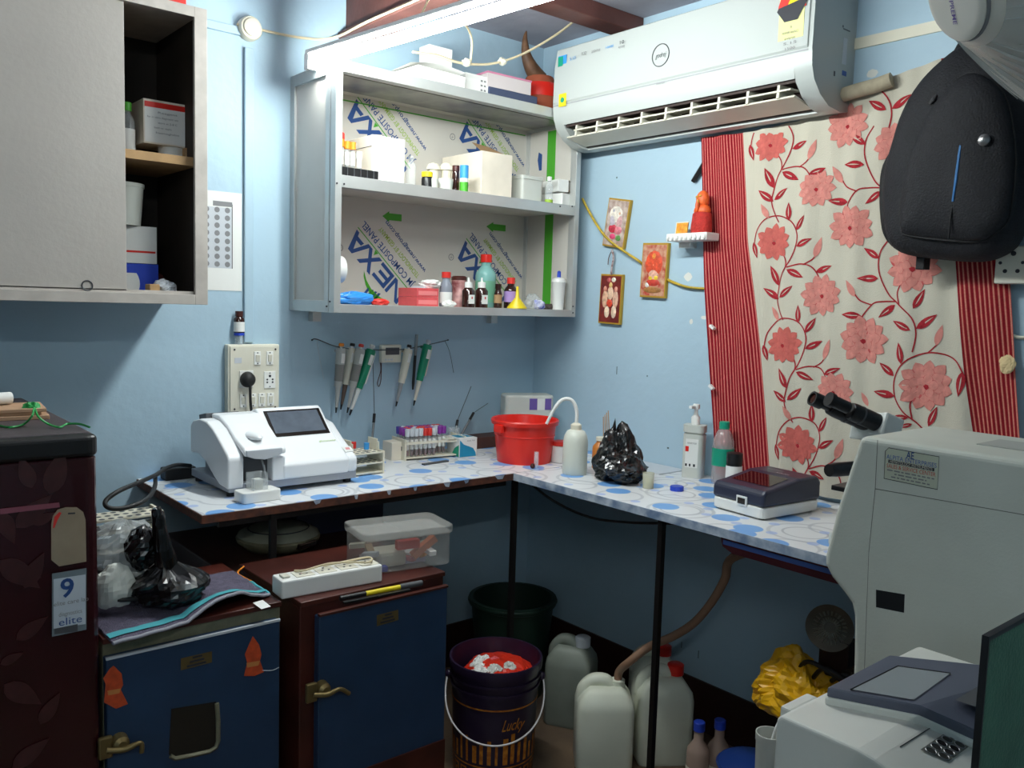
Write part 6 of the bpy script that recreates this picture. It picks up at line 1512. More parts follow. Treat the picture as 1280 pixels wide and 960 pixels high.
fsheet([(67, 724), (107, 718), (107, 780), (67, 786)], mat('id_card', (196, 204, 212), .5), 'id_card', g, .0056)
fsheet([(68, 786), (97, 780), (97, 789), (68, 793)], M_dgrey, 'sleeve_bar', g, .006)
c = F_(84, 736, .0062); text('9', c, (1, 0, 0), (0, 0, 1), .05, M_navy, g, 'card_lettering', bold=.02)
for s_, px, py, wd in (('elite care lab', 89, 752, .06), ('diagnostics', 88, 766, .04), ('elite', 88, 776, .04)):
    c = F_(px, py, .0062); text(s_, c, (1, 0, 0), (0, 0, 1), .012 if s_ != 'elite' else .02, M_navy if s_ == 'elite' else M_greyink, g, 'card_lettering', width=wd)
# things on the fridge
FT = 1.1482
p = Z(18, 507, FT+.02)
solo('paper_bundle', 'bundle of tan papers tied and lying on the fridge', 'papers', MB(RZ((p.x-.02, p.y-.02, FT), -.1)).box(-.16, .075, -.07, .07, 0, .008).box(-.16, .06, -.06, .065, .008, .015).box(-.16, .07, -.065, .06, .015, .022), mat('tan_paper', (176, 140, 110), .8, var=.12, vs=30), bevel=.001)
solo('paper_roll', 'white rolled paper resting on the tan paper bundle', 'roll', MB().cyl((p.x-.15, p.y-.03, FT+.036), (p.x-.005, p.y+.01, FT+.036), .013, 12), M_paper, smooth=60)
M_gr = mat('green_ribbon', (30, 150, 70), .5)
pts = [Z(0, 532, FT+.002), Z(14, 534, FT+.003), Z(30, 530, FT+.004), Z(40, 520, FT+.024), Z(43, 510, FT+.03), Z(48, 521, FT+.02), Z(60, 530, FT+.006), Z(74, 534, FT+.004), Z(84, 530, FT+.006), Z(100, 530, FT+.008), Z(112, 534, FT+.005)]
solo('green_ribbon', 'thin green ribbon trailing across the top of the fridge', 'ribbon', MB().tube(cat(pts), .0022, 5), M_gr, smooth=60)
solo('ribbon_bow', 'green ribbon knot beside the tan papers on fridge', 'knot', crumple(Z(39, 512, FT+.018), .016, .012, .017, 6, .6, 6, 14, 10, flat=False), M_gr)

# incubators
def incubator(name, lab, x0, x1, yf, dx0, dx1, door_m, body_m, top_m, z_top, ztd, hdl, plate, window=None, deep=.365):
    o = thing(name, lab, 'incubator', ((x0+x1)/2, yf+deep/2, 0))
    obj('body', MB().box(x0, x1, yf+.025, yf+deep, .04, z_top-.012), body_m, o, bevel=.003)
    obj('top', MB().box(x0-.001, x1+.001, yf+.018, yf+deep, z_top-.012, z_top), top_m, o, bevel=.002)
    d = obj('door', MB().box(dx0, dx1, yf, yf+.024, .10, ztd), door_m, o, bevel=.003)
    for xx in (x0+.04, x1-.04):
        for yy in (yf+.07, yf+deep-.05): obj('foot', MB().box(xx-.015, xx+.015, yy-.015, yy+.015, 0, .042), M_iron, o)
    def D(px, py, e=.0006): q = ray(px, py); return CAM+q*((yf-e-CAM.y)/q.y)
    pl = obj('nameplate', MB().poly([D(*q, .0012) for q in plate]), M_brass, d, kind='open')
    c0 = sum((D(*q, .0018) for q in plate), Vector())/4
    mb = MB()
    for i in range(3): mb.box(c0.x-.02+.006*i, c0.x+.02-.004*i, c0.y, c0.y+.0004, c0.z-.010+.008*i, c0.z-.006+.008*i)
    obj('nameplate_text', mb, M_ink, pl)
    # latch handle
    h0 = D(*hdl[0], .02); h0.x += .008; h1 = D(*hdl[1], .035)
    obj('latch_plate', MB().box(h0.x-.012, h0.x+.014, yf-.012, yf, h0.z-.022, h0.z+.022), M_brass, d, bevel=.003)
    obj('latch_boss', MB(Matrix.Translation((h0.x+.028, yf, h0.z+.004)) @ Matrix.Rotation(PI/2, 4, 'X')).lathe([(0, 0), (.017, 0), (.015, .02), (.008, .026), (0, .026)], 16), M_brass, d, smooth=40)
    obj('latch_lever', MB().tube(cat([(h0.x, yf-.02, h0.z), (h0.x+.03, yf-.028, h0.z-.004), (h0.x+.06, yf-.03, h0.z+.001), (h1.x, yf-.03, h1.z)]), [.006]*10+[.005]*9, 8), M_brass, d, smooth=60)
    return o, d, D
i1f = Z(350, 775, .70).y
x_r = Z(350, 775, .70).x
o1, d1, D1 = incubator('hot_air_oven', 'blue-doored laboratory oven with small window beside the refrigerator', -1.868, x_r+.012, i1f, -1.868, x_r, M_incblue, M_olive, M_maroon, .735, .70, ((128, 940), (178, 942)), ((226, 823), (265, 814), (265, 828), (226, 838)))
obj('door_trim', MB().box(-1.868, x_r, i1f-.002, i1f+.004, .698, .703), M_lgrey, d1)
wp = [(213, 887), (272, 877), (273, 930), (268, 937), (217, 949), (211, 944)]
c = [D1(px, py, -.001) for px, py in wp]
wn = obj('window_frame', MB().tube([D1(px, py, .002) for px, py in [(271, 879), (272.5, 900), (272.5, 926), (270, 934), (262, 939), (240, 944), (219, 948), (213, 945)]], .005, 6), M_olive, d1, smooth=60)
obj('window_pane', MB().poly([D1(px, py, .001) for px, py in [(214, 886), (270, 877), (273, 928), (268, 937), (217, 949), (211, 943)]]), mat('oven_glass', (38, 36, 32), .15), wn, kind='open')
M_sf = mat('saffron_sticker', (196, 74, 36), .5, var=.2, vs=60)
for poly_, lab in (([(130, 878), (132, 855), (129, 848), (137, 836), (142, 832), (152, 842), (154, 856), (151, 862), (160, 880), (145, 886)], 1), ([(305, 845), (309, 828), (306, 818), (311, 806), (316, 795), (324, 806), (327, 818), (325, 826), (330, 840), (318, 845)], 2)):
    s_ = obj('figure_sticker', MB().poly([D1(px, py, .0012) for px, py in poly_]), M_sf, d1, kind='open')
    cx = sum(q[0] for q in poly_)/len(poly_); cy = sum(q[1] for q in poly_)/len(poly_)
    obj('sticker_detail', MB().poly([D1(cx-9, cy+6, .0018), D1(cx+8, cy+3, .0018), D1(cx+6, cy+9, .0018), D1(cx-8, cy+12, .0018)]), mat('gold_print%d' % lab, (200, 130, 70), .5), s_, kind='open')
obj('scratch', MB().tube(cat([D1(328, 838, .001), D1(340, 838, .001), D1(349, 834, .001)]), .0008, 4), M_lgrey, d1)
i2f = (Z(397, 770, .70).y+Z(562, 735, .70).y)/2
xa, xb = Z(397, 770, .70).x, Z(562, 735, .70).x
o2, d2_, D2 = incubator('incubator', 'maroon laboratory incubator with blue door and brass latch', Z(358, 755, .71).x, xb+.004, i2f, xa, xb, M_incblue, M_maroon, M_maroon, .735, .70, ((388, 870), (438, 868)), ((471, 769), (498, 762), (498, 775), (471, 783)))
obj('door_lip', MB().box(xa, xb, i2f-.003, i2f+.01, .70, .706), M_maroon, o2, bevel=.001)
obj('lower_rail', MB().box(xa, xb, i2f-.004, i2f, .10, .30), M_maroon, d2_)
IT = .7352
solo('low_cupboard', 'dark brown low cupboard under the back bench behind incubators', 'cupboard', MB().box(-1.48, -.86, -.485, -.02, 0, .70), M_base, bevel=.004)
CT = .7005
# towel on oven
def tw(u, v):
    a = Vector((-1.866, i1f+.06, 0)); x = -1.862+.36*u; y = i1f+.012+.26*v
    px = u
    z = IT+.006+.030*max(0, math.sin((u-.42)*6.0))*(1-v)**1.2*(1 if .42 < u < .95 else 0)+.006*abs(noise.noise(Vector((u*7, v*6, 1))))
    y += -.04*(1-v)*(1-u)+.05*(1-v)*u*u
    return (x, y, z)
M_tow = mat('grey_towel', (98, 92, 112), .95, var=.2, vs=60, bump=.8, bs=300)
t = thing('towel', 'grey purple towel with turquoise stripe spread on the oven', 'towel', (-1.7, i1f+.12, IT))
mb = MB().grid(tw, 48, 30); n = len(mb.v); mb.add([v-Vector((0, 0, .005)) for v in mb.v], [tuple(reversed(f)) for f in mb.f])
obj('cloth', mb, M_tow, t, smooth=80, kind='open')
obj('stripe', MB().grid(lambda u, v: (lambda p: (p[0], p[1], p[2]+.0025))(tw(u, .07+.09*v)), 48, 3), mat('turquoise_stripe', (70, 160, 170), .9), t, smooth=80, kind='open')
obj('hem', MB().tube([Vector(tw(i/40, 0))+Vector((0, 0, -.001)) for i in range(41)], .004, 6), mat('hem_grey', (150, 150, 160), .9), t, smooth=80)
obj('side_hem', MB().tube([Vector(tw(1, i/20))+Vector((0, 0, -.001)) for i in range(11)], .004, 6), MATS['turquoise_stripe'], t, smooth=80)
p = Z(274, 782, IT)
obj('care_tag', MB().add([(-1.555, i1f+.03, IT+.006), (-1.53, i1f+.035, IT+.006), (-1.528, i1f-.004, IT+.002), (-1.552, i1f-.008, IT+.002)], [(0, 1, 2, 3)]), M_paper, t, kind='open')
TWZ = IT+.018
# heap on the towel: racks in film, black bag, cables
rx, ry = -1.79, -.56
for k_, zz in ((0, TWZ), (1, TWZ+.105)):
    pass
strip_rack('spare_tube_rack', 'dusty cream tube rack standing upright above the film bundle', -1.765, -.545, .20, .08, (.01, .09, .135, .165), .02, .175, z0=IT)
solo('film_bundle', 'crinkled clear polythene bundle beside the dusty tube rack', 'bundle', crumple((-1.775, -.66, TWZ+.075), .085, .06, .085, 41, .4, 7, 34, 24), M_film)
solo('film_bundle', 'pale crumpled packet inside the polythene beside refrigerator', 'bundle', crumple((-1.815, -.745, TWZ+.045), .04, .02, .05, 43, .4, 5), M_trans)
p = Z(212, 760, TWZ)
bxy = (p.x+.02, p.y+.04)
h_t = zat(bxy, 642)-TWZ
def twist(v, q):
    u_ = max(0, v.z); rad = max(.05, math.sqrt(max(0, 1-u_*u_)))
    want = 1-.8*u_ if u_ < .3 else (.76-3.0*(u_-.3) if u_ < .46 else .28-.22*(u_-.46))
    k = min(want, rad)/rad if u_ > 0 else 1
    return Vector((q.x*k-.03*u_, q.y*k, q.z if v.z < 0 else q.z*(1 if u_ < .3 else 1+(h_t/.055-1.8)*(u_-.3)/.7)))
solo('black_bag', 'black plastic bag with twisted upright neck on the towel', 'bag', crumple((bxy[0], bxy[1], TWZ+.045), .075, .07, .055, 51, .45, 6, 36, 26, twist), M_blackbag)
p = Z(188, 716, TWZ+.12)
solo('black_pouch', 'small black pouch leaning against the twisted black bag', 'pouch', crumple((bxy[0]-.055, bxy[1]+.03, TWZ+.12), .034, .034, .045, 52, .4, 6, 24, 16, flat=False), M_blackbag)
p = Z(150, 758, TWZ)
t = thing('cable_coil', 'heap of coiled black cable lying on the grey towel', 'cable', (p.x, p.y+.02, TWZ))
for i in range(7):
    rnd = random.Random(i); rr_ = .035+.025*rnd.random(); cx, cy = p.x+.02*rnd.random()+.0, p.y+.03+.02*rnd.random(); ti = .5*rnd.random()+.1; ph = rnd.random()*6
    obj('loop', MB().tube([(cx+rr_*1.2*math.cos(k*PI/10), cy+rr_*math.sin(k*PI/10), TWZ+.008+.006*i*.5+rr_*ti*(1+math.sin(k*PI/10+ph))) for k in range(20)], .0055, 6, True), M_rubber, t, smooth=60)
# on the maroon incubator
p0, p1 = Z(349, 745, IT), Z(478, 722, IT)
q0 = Z(325, 752, IT)
a = Z(352, 750, IT); b = Z(478, 727, IT); dv = (b-a); L_ = dv.length; an = math.atan2(dv.y, dv.x)
Mx = RZ(a, an)
t = thing('extension_board', 'long white extension board with sockets on maroon incubator', 'extension board', ((a.x+b.x)/2, (a.y+b.y)/2+.03, IT))
obj('case', MB(Mx).box(0, L_, 0, .062, 0, .042), M_white, t, bevel=.004)
for i in range(4):
    s_ = obj('socket', MB(Mx).box(.04+.055*i, .085+.055*i, .010, .052, .042, .0434), M_offw, t, bevel=.001)
    mb = MB(Mx)
    for dx_, dy_ in ((0, .012), (-.008, -.004), (.008, -.004)): mb.cyl((.0625+.055*i+dx_, .031+dy_, .0432), (.0625+.055*i+dx_, .031+dy_, .0440), .003, 8)
    obj('holes', mb, M_ink, s_)
obj('rocker_switch', MB(Mx).box(.010, .028, .018, .044, .042, .047), M_offw, t, bevel=.002)
solo('thin_flex', 'thin cream flex lying over the white extension board', 'flex', MB(Mx).tube(cat([(.05, .05, .046), (.07, .03, .05), (.13, .035, .055), (.19, .03, .05), (.22, .012, .05), (.24, .03, .05), (.235, .05, .05), (.18, .045, .05), (.12, .05, .047)]), .0026, 6), M_wire, smooth=60)
a = Z(425, 752, IT); b = Z(527, 732, IT); dv = b-a
t = thing('black_pen', 'black pen with yellow band lying on maroon incubator', 'pen', ((a.x+b.x)/2, (a.y+b.y)/2, IT))
for nm, s0, s1, m_, r_ in (('barrel', 0, .3, M_black, .006), ('yellow_band', .3, .72, M_yellow, .0058), ('pen_cap', .72, 1, M_dgrey, .0068)):
    obj(nm, MB().cyl(a+dv*s0+Vector((0, 0, .007)), a+dv*s1+Vector((0, 0, .007)), r_, 10), m_, t, smooth=40)
solo('dark_tray_strip', 'thin dark strip lying below the black pen on incubator', 'strip', MB(RZ(a+Vector((.0, -.016, 0)), math.atan2(dv.y, dv.x))).box(0, dv.length*.8, -.005, .005, 0, .004), M_black)
# storage box
a = Z(480, 716, IT); b = Z(566, 704, IT)
dv = b-a; an = math.atan2(dv.y, dv.x)
hbx = zat(((a.x+b.x)/2, (a.y+b.y)/2), 662)-IT
Mx = RZ((a.x-.005, a.y, IT), an)
Lb = dv.length+.01; Wb = .16
Mx = RZ((a.x-.06, a.y-.0, IT), an); Lb = dv.length+.06
t = thing('storage_box', 'clear lidded plastic box of odds and ends on incubator', 'box', (a.x+.05, a.y+.08, IT))
M_bx = mat('cloudy_plastic', (190, 190, 186), .25, alpha=.38, spec=.6)
hbx = min(hbx, .13)
obj('box_wall', MB(Mx).rbox(0.006, Lb-.006, .006, Wb-.006, 0, hbx-.012, .02), M_bx, t, bevel=.004)
obj('lid', MB(Mx).rbox(0, Lb, 0, Wb, hbx-.016, hbx+.004, .024), mat('cloudy_lid', (180, 178, 172), .25, alpha=.36, spec=.6), t, bevel=.003)
obj('inner_red', MB(Mx).box(.10, .16, .02, .04, .05, .072), M_redcap, t); obj('inner_tan', MB(Mx @ Matrix.Translation((.15, .02, .02)) @ Matrix.Rotation(-.6, 4, 'Y')).box(0, .075, 0, .02, 0, .018), mat('salmon', (226, 130, 90), .5), t)
obj('inner_cream', MB(Mx).box(.05, .13, .03, .1, .004, .045), M_cream, t, bevel=.01)
obj('inner_blue', MB(Mx).box(.02, .07, .012, .03, .002, .014), M_blue, t); obj('inner_mauve', MB(Mx).box(.08, .19, .05, .12, .002, .02), mat('mauve', (180, 160, 190), .6), t)
rnd = random.Random(21)
for i in range(12):
    cx_, cy_, cz_ = .02+.17*rnd.random(), .015+.10*rnd.random(), .004+.05*rnd.random()
    obj('inner_bit', MB(Mx @ Matrix.Translation((cx_, cy_, cz_)) @ Matrix.Rotation(rnd.random()*3, 4, 'Z') @ Matrix.Rotation(rnd.random()-.5, 4, 'Y')).box(-.02, .02, -.009, .009, 0, .012), rnd.choice((M_cream, M_rbox, M_paper, M_kraft, M_lgrey, M_orange)), t)
# grey rounded device and navy box behind
gx, gy = A(348, 690, .34).x, -.34
gr = .118
t = thing('domed_centrifuge', 'olive grey domed centrifuge under the bench behind extension board', 'centrifuge', (gx, gy, CT))
hg = zat((gx, gy), 655)-CT
obj('bowl', MB().lathe([(0, 0), (gr*.75, 0), (gr*.98, hg*.35), (gr, hg*.5), (gr*.96, hg*.58), (0, hg*.58)], 32, (gx, gy, CT)), M_olive, t, smooth=50)
obj('lid', MB().lathe([(gr*.97, hg*.59), (gr*.95, hg*.66), (gr*.7, hg*.88), (gr*.3, hg*.99), (0, hg)], 32, (gx, gy, CT)), mat('olive_lid', (140, 142, 126), .5), t, smooth=50)
obj('lid_seam', MB().tube([(gx+gr*.72*math.cos(i*PI/16), gy+gr*.72*math.sin(i*PI/16), CT+hg*.872) for i in range(32)], .002, 4, True), M_ink, t)
obj('handle_slot', MB(RZ((gx+gr*.25, gy-gr*.9, CT+hg*.40), .3)).box(-.03, .035, -.012, .012, -.008, .008), M_bezel, t, bevel=.003)
solo('yellow_flex', 'thin orange flex curling beside the domed centrifuge', 'flex', MB().tube(cat([Z(305, 708, IT+.003), Z(297, 716, IT+.003), Z(305, 722, IT+.003), Z(316, 728, IT+.003), Z(324, 737, IT+.003)]), .0022, 5), M_orange, smooth=60)
p = Z(455, 702, IT)
solo('navy_box', 'dark navy box standing behind the clear storage box', 'box', MB(RZ((-1.02, -.30, CT), -.06)).box(-.16, .13, 0, .2, 0, .10), mat('navy_carton', (18, 22, 48), .5), bevel=.003)

# ================================================================ floor things
# paint bucket used as bin
RZ_ = .355
c = Z(620, 818, RZ_); rr = mm(c, 116)/2
t = thing('paint_bucket', 'dark purple paint bucket with gold print used as bin', 'bucket', (c.x, c.y, 0))
M_pb = mat('purple_black_plastic', (40, 28, 52), .35)
C0 = (c.x, c.y, 0)
prof = [(0, 0), (rr*.86, 0), (rr*.93, .27), (rr*.93, .275), (rr*.97, .276), (rr*.97, .283), (rr*.935, .284), (rr*.945, .302), (rr*.985, .303), (rr*.985, .31), (rr*.95, .311), (rr*.955, .328), (rr*1.0, .329), (rr*1.01, .345), (rr*1.0, RZ_), (rr*.96, RZ_), (rr*.91, .28), (rr*.84, .01), (0, .01)]
obj('bucket_wall', MB().lathe(prof, 48, C0), M_pb, t, smooth=40)
M_goldp = mat('gold_print', (214, 140, 40), .5, col2=(160, 84, 24), vs=60)
def wrap(h0, h1, a0, a1, e=.0012, n=4): 
    def R0(h): return rr*(.86+.07*h/.27)+e
    return MB().grid(lambda u, v: (c.x+R0(h0+(h1-h0)*v)*math.cos(a0+(a1-a0)*u), c.y+R0(h0+(h1-h0)*v)*math.sin(a0+(a1-a0)*u), h0+(h1-h0)*v), n, 1)
obj('gold_ring', wrap(.236, .241, 0, 2*PI, n=48), M_goldp, t, smooth=60, kind='open')
rnd = random.Random(12)
for i in range(34):
    a = 2*PI*i/34; hh = .115+.05*rnd.random()
    obj('gold_bar', wrap(.07, hh, a, a+.06+.06*rnd.random()), M_goldp, t, smooth=60, kind='open')
obj('gold_ring', wrap(.058, .062, 0, 2*PI, n=48), M_goldp, t, smooth=60, kind='open')
for i in range(22):
    a = 2*PI*i/22; mb = MB()
    for h0, h1, b0, b1 in ((.012, .05, 0, .03), (.045, .05, .03, .2), (.012, .05, .17, .2), (.012, .017, .07, .2), (.017, .035, .07, .1), (.030, .035, .1, .14)):
        g = wrap(h0, h1, a+b0, a+b1, n=2); mb.add(g.v, g.f)
    obj('gold_key', mb, M_goldp, t, kind='open')
adir = math.atan2(CAM.y-c.y, CAM.x-c.x)+.42
Rr = rr*.925; ctr = Vector((c.x+Rr*math.cos(adir), c.y+Rr*math.sin(adir), .195))
text('Lucky', ctr, (-math.sin(adir), math.cos(adir), 0), (math.sin(.2)*-math.sin(adir), .2*math.cos(adir), 1), .05, M_goldp, t, width=.07, shear=.2, lift=.006)
va = math.atan2(CAM.y-c.y, CAM.x-c.x)
hpts = []
for i in range(17):
    u = -1+2*i/16; a = va+u*1.5; dr_ = 1-u*u
    hpts.append((c.x+(rr*1.03+.035*dr_)*math.cos(a), c.y+(rr*1.03+.035*dr_)*math.sin(a), .295-.135*dr_))
obj('wire_handle', MB().tube(cat(hpts, 3), .003, 6), mat('handle_white', (200, 196, 196), .4), t, smooth=60)
for u in (-1.5, 1.5): obj('handle_ear', MB().ball((c.x+rr*1.0*math.cos(va+u), c.y+rr*1.0*math.sin(va+u), .295), .012, .012, .014, 10, 8), M_pb, t, smooth=60)
solo('red_liner', 'red plastic liner bag inside the paint bucket', 'bag', crumple((c.x+.012, c.y+.0, .285), rr*.78, rr*.78, .05, 61, .35, 6, 40, 24), mat('red_polythene', (214, 50, 30), .3))
for i, (dx_, dy_, m_) in enumerate(((-.05, .02, M_paper), (-.075, -.02, M_paper), (-.03, -.03, M_trans), (.0, .01, M_rbox), (-.02, .045, M_paper), (.015, -.04, M_trans))):
    solo('crumpled_waste', ('crumpled waste tissue among the rubbish in paint bucket'), 'waste', crumple((c.x+dx_, c.y+dy_, .318), .025, .025, .022, 70+i, .6, 7, 14, 10, flat=False), m_, 'waste in the paint bucket')
# dark green bin behind
p = Z(690, 850, .0)
gb = Z(668, 785, .40)
t = thing('green_bin', 'dark green plastic bin in the corner behind paint bucket', 'bin', (-.30, -.30, 0))
obj('bin_wall', MB().lathe([(0, 0), (.12, 0), (.15, .33), (.16, .335), (.16, .355), (.145, .355), (.115, .01), (0, .01)], 36, (-.33, -.30, 0)), mat('bin_green', (20, 44, 34), .5), t, smooth=40)
obj('bin_rim', MB().tube([(-.33+.158*math.cos(i*PI/18), -.30+.158*math.sin(i*PI/18), .345) for i in range(36)], .006, 6, True), MATS['bin_green'], t, smooth=60)
# jerrycans
M_can = mat('jerrycan_plastic', (224, 226, 208), .4, var=.05, vs=6); M_candark = mat('jerrycan_grey', (126, 132, 122), .5, var=.1, vs=8)  # second can plastic is darker and greyer than the first
def jerry(lab, px, pyb, h, w_, d_, ang, m_, capm, liquid=False):
    p = Z(px, pyb, 0) if isinstance(px, (int, float)) else Vector(px)
    o = thing('jerrycan', lab, 'jerrycan', p, 'jerrycans on the floor'); Mx = RZ(p, ang)
    hw = w_/2; hd_ = d_/2
    def R_(z, k, sh=0): 
        q = []
        for cx, cy, a in ((hw*k-.02*k, hd_*k-.02*k, 0), (-hw*k+.02*k, hd_*k-.02*k, PI/2), (-hw*k+.02*k, -hd_*k+.02*k, PI), (hw*k-.02*k, -hd_*k+.02*k, 1.5*PI)):
            for i in range(4): t_ = a+PI/2*i/3; q.append((cx+.02*k*math.cos(t_)+sh, cy+.02*k*math.sin(t_), z))
        return q
    lv = [(0, .94, 0), (.012, 1, 0), (h*.68, 1, 0), (h*.76, .95, 0), (h*.85, .74, 0), (h*.90, .55, 0)]
    vs = []; [vs.extend(R_(z, k, s_)) for z, k, s_ in lv]; n = 16; fs = [tuple(range(n))[::-1], tuple(range(n*(len(lv)-1), n*len(lv)))]
    for a in range(len(lv)-1): fs += [(a*n+i, a*n+(i+1) % n, (a+1)*n+(i+1) % n, (a+1)*n+i) for i in range(n)]
    obj('body', MB(Mx).add(vs, fs), m_, o, smooth=50)
    obj('handle', MB(Mx).tube(cat([(-hw*.80, 0, h*.70), (-hw*.74, 0, h*.84), (-hw*.42, 0, h*.935), (-hw*.0, 0, h*.935), (hw*.2, 0, h*.86)]), [.021]*25, 10), m_, o, smooth=60)
    obj('neck', MB(Mx).lathe([(0, h*.83), (.022, h*.83), (.022, h*.95), (0, h*.95)], 18, (hw*.45, 0, 0)), m_, o, smooth=40)
    if capm: obj('cap', MB(Mx).lathe([(0, h*.90), (.026, h*.90), (.026, h*1.0), (.022, h*1.01), (0, h*1.01)], 18, (hw*.45, 0, 0)), capm, o, smooth=40)
    return p
va_ = -.70
jerry('pale jerrycan with a waste hose in its neck on the floor', 752, 953, .285, .175, .14, va_, M_can, None)
jerry('pale jerrycan with red cap beside the bench leg', 824, 944, .30, .175, .14, va_+.1, M_can, M_red)
jerry('smaller jerrycan with red cap between the two pale ones', (-.125, -.80, 0), 0, .285, .15, .12, va_, M_can, M_red)
jerry('darker grey jerrycan with white cap standing in the dark corner', 712, 900, .30, .16, .13, va_-.35, M_candark, M_lgrey)
solo('under_bench_cable', 'black cable sagging under the bench beside the corner leg', 'cable', MB().tube(cat([(-.50, -.56, TZ-TH-.004), (-.48, -.66, TZ-TH-.05), (-.46, -.80, TZ-TH-.075), (-.45, -.95, TZ-TH-.06), (-.45, -1.10, TZ-TH-.03), (-.45, -1.22, TZ-TH-.004)]), .004, 6), M_rubber, smooth=60)
# waste hose
j0 = Z(752, 953, 0)
neck = RZ(j0, va_) @ Vector((.04, 0, .26))
hz_ = [neck, neck+Vector((.004, 0, .035)), B(786, 828, .40), B(812, 808, .36), B(842, 795, .33), B(868, 778, .31), B(890, 752, .31), B(906, 724, .31), B(916, 697, .32), (-.33, -1.385, TZ-TH-.043)]
solo('waste_hose', 'brownish hose running from the bench tray down into jerrycan', 'hose', MB().tube(cat(hz_), .0125, 10), mat('hose_plastic', (140, 106, 84), .5, var=.1), smooth=60)
# bottles and bits at the lower right of the floor
p = Z(872, 975, 0); 
for dx_, dy_, lab in ((0, 0, 'small clear bottle with blue cap standing closer to the bench leg'), (.06, -.03, 'small clear bottle with blue cap standing closer to the wall')):
    x, y = -.30+dx_, -1.13+dy_
    bottle('floor_bottle', lab, x, y, 0, .205-.0*dx_, .034, mat('clear_floor%d' % (dx_ > 0), (206, 176, 160), .2, alpha=.6), M_ltblue if 0 else M_blue, cap=.13, capr=.5, shoulder=.62, band=M_cream, bandz=(.1, .35), group='blue-capped bottles on the floor')
p = Z(918, 975, .12)
t = thing('blue_basin', 'dark blue round basin on the floor under the bench', 'basin', (-.30, -1.36, 0))
obj('basin_wall', MB().lathe([(0, 0), (.06, 0), (.095, .16), (.10, .165), (.095, .17), (.085, .16), (.055, .008), (0, .008)], 28, (-.32, -1.33, 0)), mat('deep_blue_plastic', (26, 58, 130), .4), t, smooth=40)
obj('basin_cover', MB().lathe([(.094, .170), (.06, .186), (0, .19)], 28, (-.32, -1.33, 0)), MATS['deep_blue_plastic'], t, smooth=50)
p = CAM+2.0*ray(960, 950)
wx, wy = -.72, -1.62
t = thing('waste_jug', 'frosted white jug with a thin tube beside small analyser', 'jug', (wx, wy, 0))
q = CAM+1.75*ray(962, 935)
wx, wy = q.x, q.y
hz0 = zat((wx, wy), 916)
stl = solo('low_stool', 'dark low stool holding the frosted white jug', 'stool', MB().box(wx-.09, wx+.12, wy-.12, wy+.08, hz0-.20, hz0-.18).box(wx-.08, wx-.05, wy-.10, wy-.07, 0, hz0-.20).box(wx+.08, wx+.11, wy-.10, wy-.07, 0, hz0-.20).box(wx-.08, wx-.05, wy+.04, wy+.07, 0, hz0-.20).box(wx+.08, wx+.11, wy+.04, wy+.07, 0, hz0-.20), M_base)
t.location = (wx, wy, hz0-.18); ROOT[t] = Vector(t.location)
jr = mm((wx, wy, .6), 36)/2
obj('jug_wall', MB().lathe([(0, 0), (jr*.85, 0), (jr*.95, .16), (jr, .165), (jr, .18), (jr*.92, .18), (jr*.86, .16), (jr*.78, .006), (0, .006)], 28, (wx, wy, hz0-.18)), M_trans, t, smooth=40)
obj('thin_tube', MB().tube(cat([(wx+.0, wy, hz0-.08), (wx+.005, wy, hz0-.02), (wx+.02, wy-.01, hz0+.03), (wx+.05, wy-.03, hz0+.06)]), .0025, 6), M_white, t, smooth=60)
solo('purple_cap', 'purple blue cap lying on the low stool by the jug', 'cap', MB().lathe([(0, 0), (.014, 0), (.014, .012), (0, .012)], 16, (wx-.065, wy-.02, hz0-.1795)), M_blue, smooth=40)
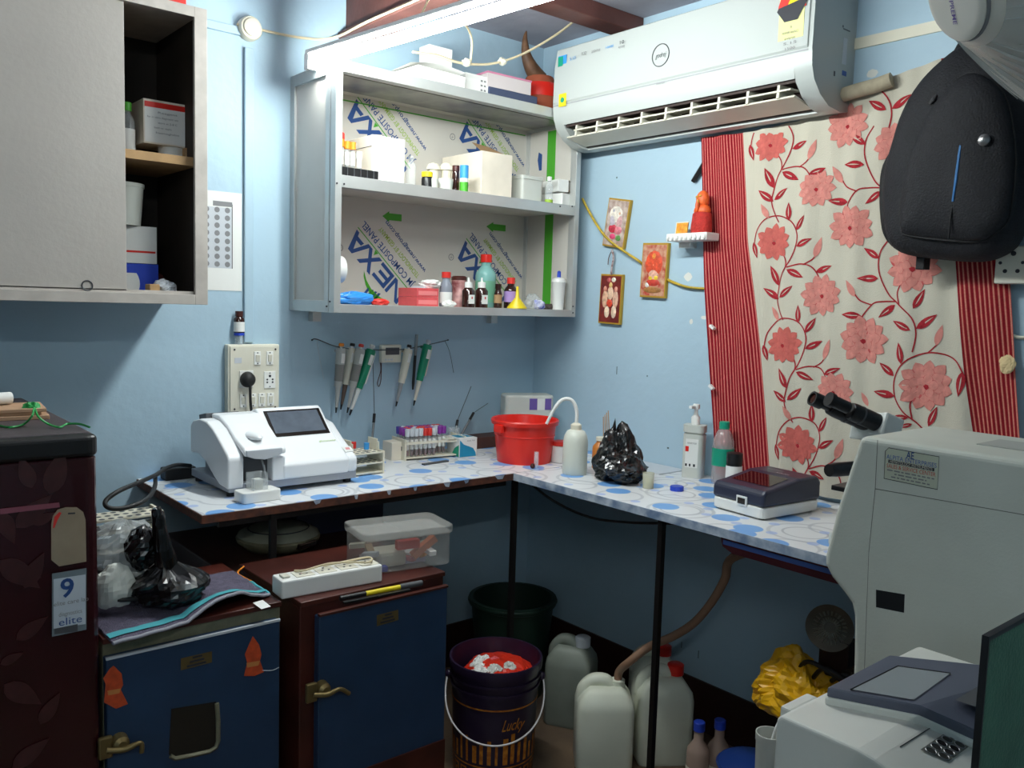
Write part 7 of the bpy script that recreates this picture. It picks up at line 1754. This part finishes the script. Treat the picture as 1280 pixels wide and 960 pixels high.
# junk crate with yellow bag and strainer
kx0, kx1, ky0, ky1, kz = -.46, -.14, -1.95, -1.50, .36
t = thing('junk_crate', 'dark wooden crate against the wall holding a yellow bag', 'crate', ((kx0+kx1)/2, (ky0+ky1)/2, 0))
obj('crate_body', MB().box(kx0, kx1, ky0, ky1, 0, kz), M_base, t, bevel=.003)
yb0 = B(968, 838, .34); yb1 = B(1010, 850, .34)
def ybag(v, q): return Vector((q.x, q.y*(1-.25*v.z), q.z+.02*math.sin(v.y*4)))
solo('yellow_bag', 'crumpled bright yellow plastic bag on the dark crate', 'bag', crumple((-.36, yb1.y+.0, kz+.075), .08, .125, .092, 85, .6, 7, 50, 32, ybag), mat('yellow_polythene', (236, 176, 20), .35))
solo('dark_junk', 'tangled dark cables and rags behind the yellow bag', 'junk', crumple((-.30, -1.70, kz+.09), .10, .12, .11, 82, .6, 7, 34, 22), mat('dark_junk', (44, 36, 26), .7, var=.5, vs=40))
for i in range(3):
    c0 = Vector((-.37, -1.54-.05*i, kz+.16))
    solo('loose_cable', 'loop of dark cable sticking out over the yellow bag', 'cable', MB().tube(cat([c0+Vector((0, .07, .01*i-.03)), c0+Vector((-.03, .02, .03)), c0+Vector((-.03, -.05, .02-.01*i)), c0+Vector((.02, -.10, -.03))]), .006, 6), M_rubber, 'cable loops over the yellow bag', smooth=60)
c = B(1037, 785, .30); R_ = mm(c, 29)
Mx = frame((c.x, c.y, c.z), (0, 1, 0), (-.9, -.35, .15))
t = thing('strainer', 'round dull steel strainer leaning above the dark junk', 'strainer', (c.x, c.y, c.z-R_))
obj('dish', MB(Mx).lathe([(0, -.016), (R_*.5, -.014), (R_*.92, -.002), (R_, .0), (R_, .003), (R_*.9, .001), (R_*.5, -.010), (0, -.012)], 36), mat('dull_steel', (110, 100, 88), .45, .6), t, smooth=40)
mb = MB(Mx)
for i in range(24):
    a = 2*PI*i/24
    for r0, r1 in ((.25, .45), (.52, .72)):
        mb.tube([(R_*r0*math.cos(a), R_*r0*math.sin(a), -.0095+.004*r0), (R_*r1*math.cos(a), R_*r1*math.sin(a), -.008+.006*r1)], .0022, 4)
obj('slots', mb, mat('slot_light', (170, 164, 150), .4, .5), t)
solo('strainer_prop', 'dark wooden block propping the steel strainer against junk', 'block', MB().box(c.x+.01, c.x+.06, c.y-.05, c.y+.03, kz, c.z-R_*.5), M_base)
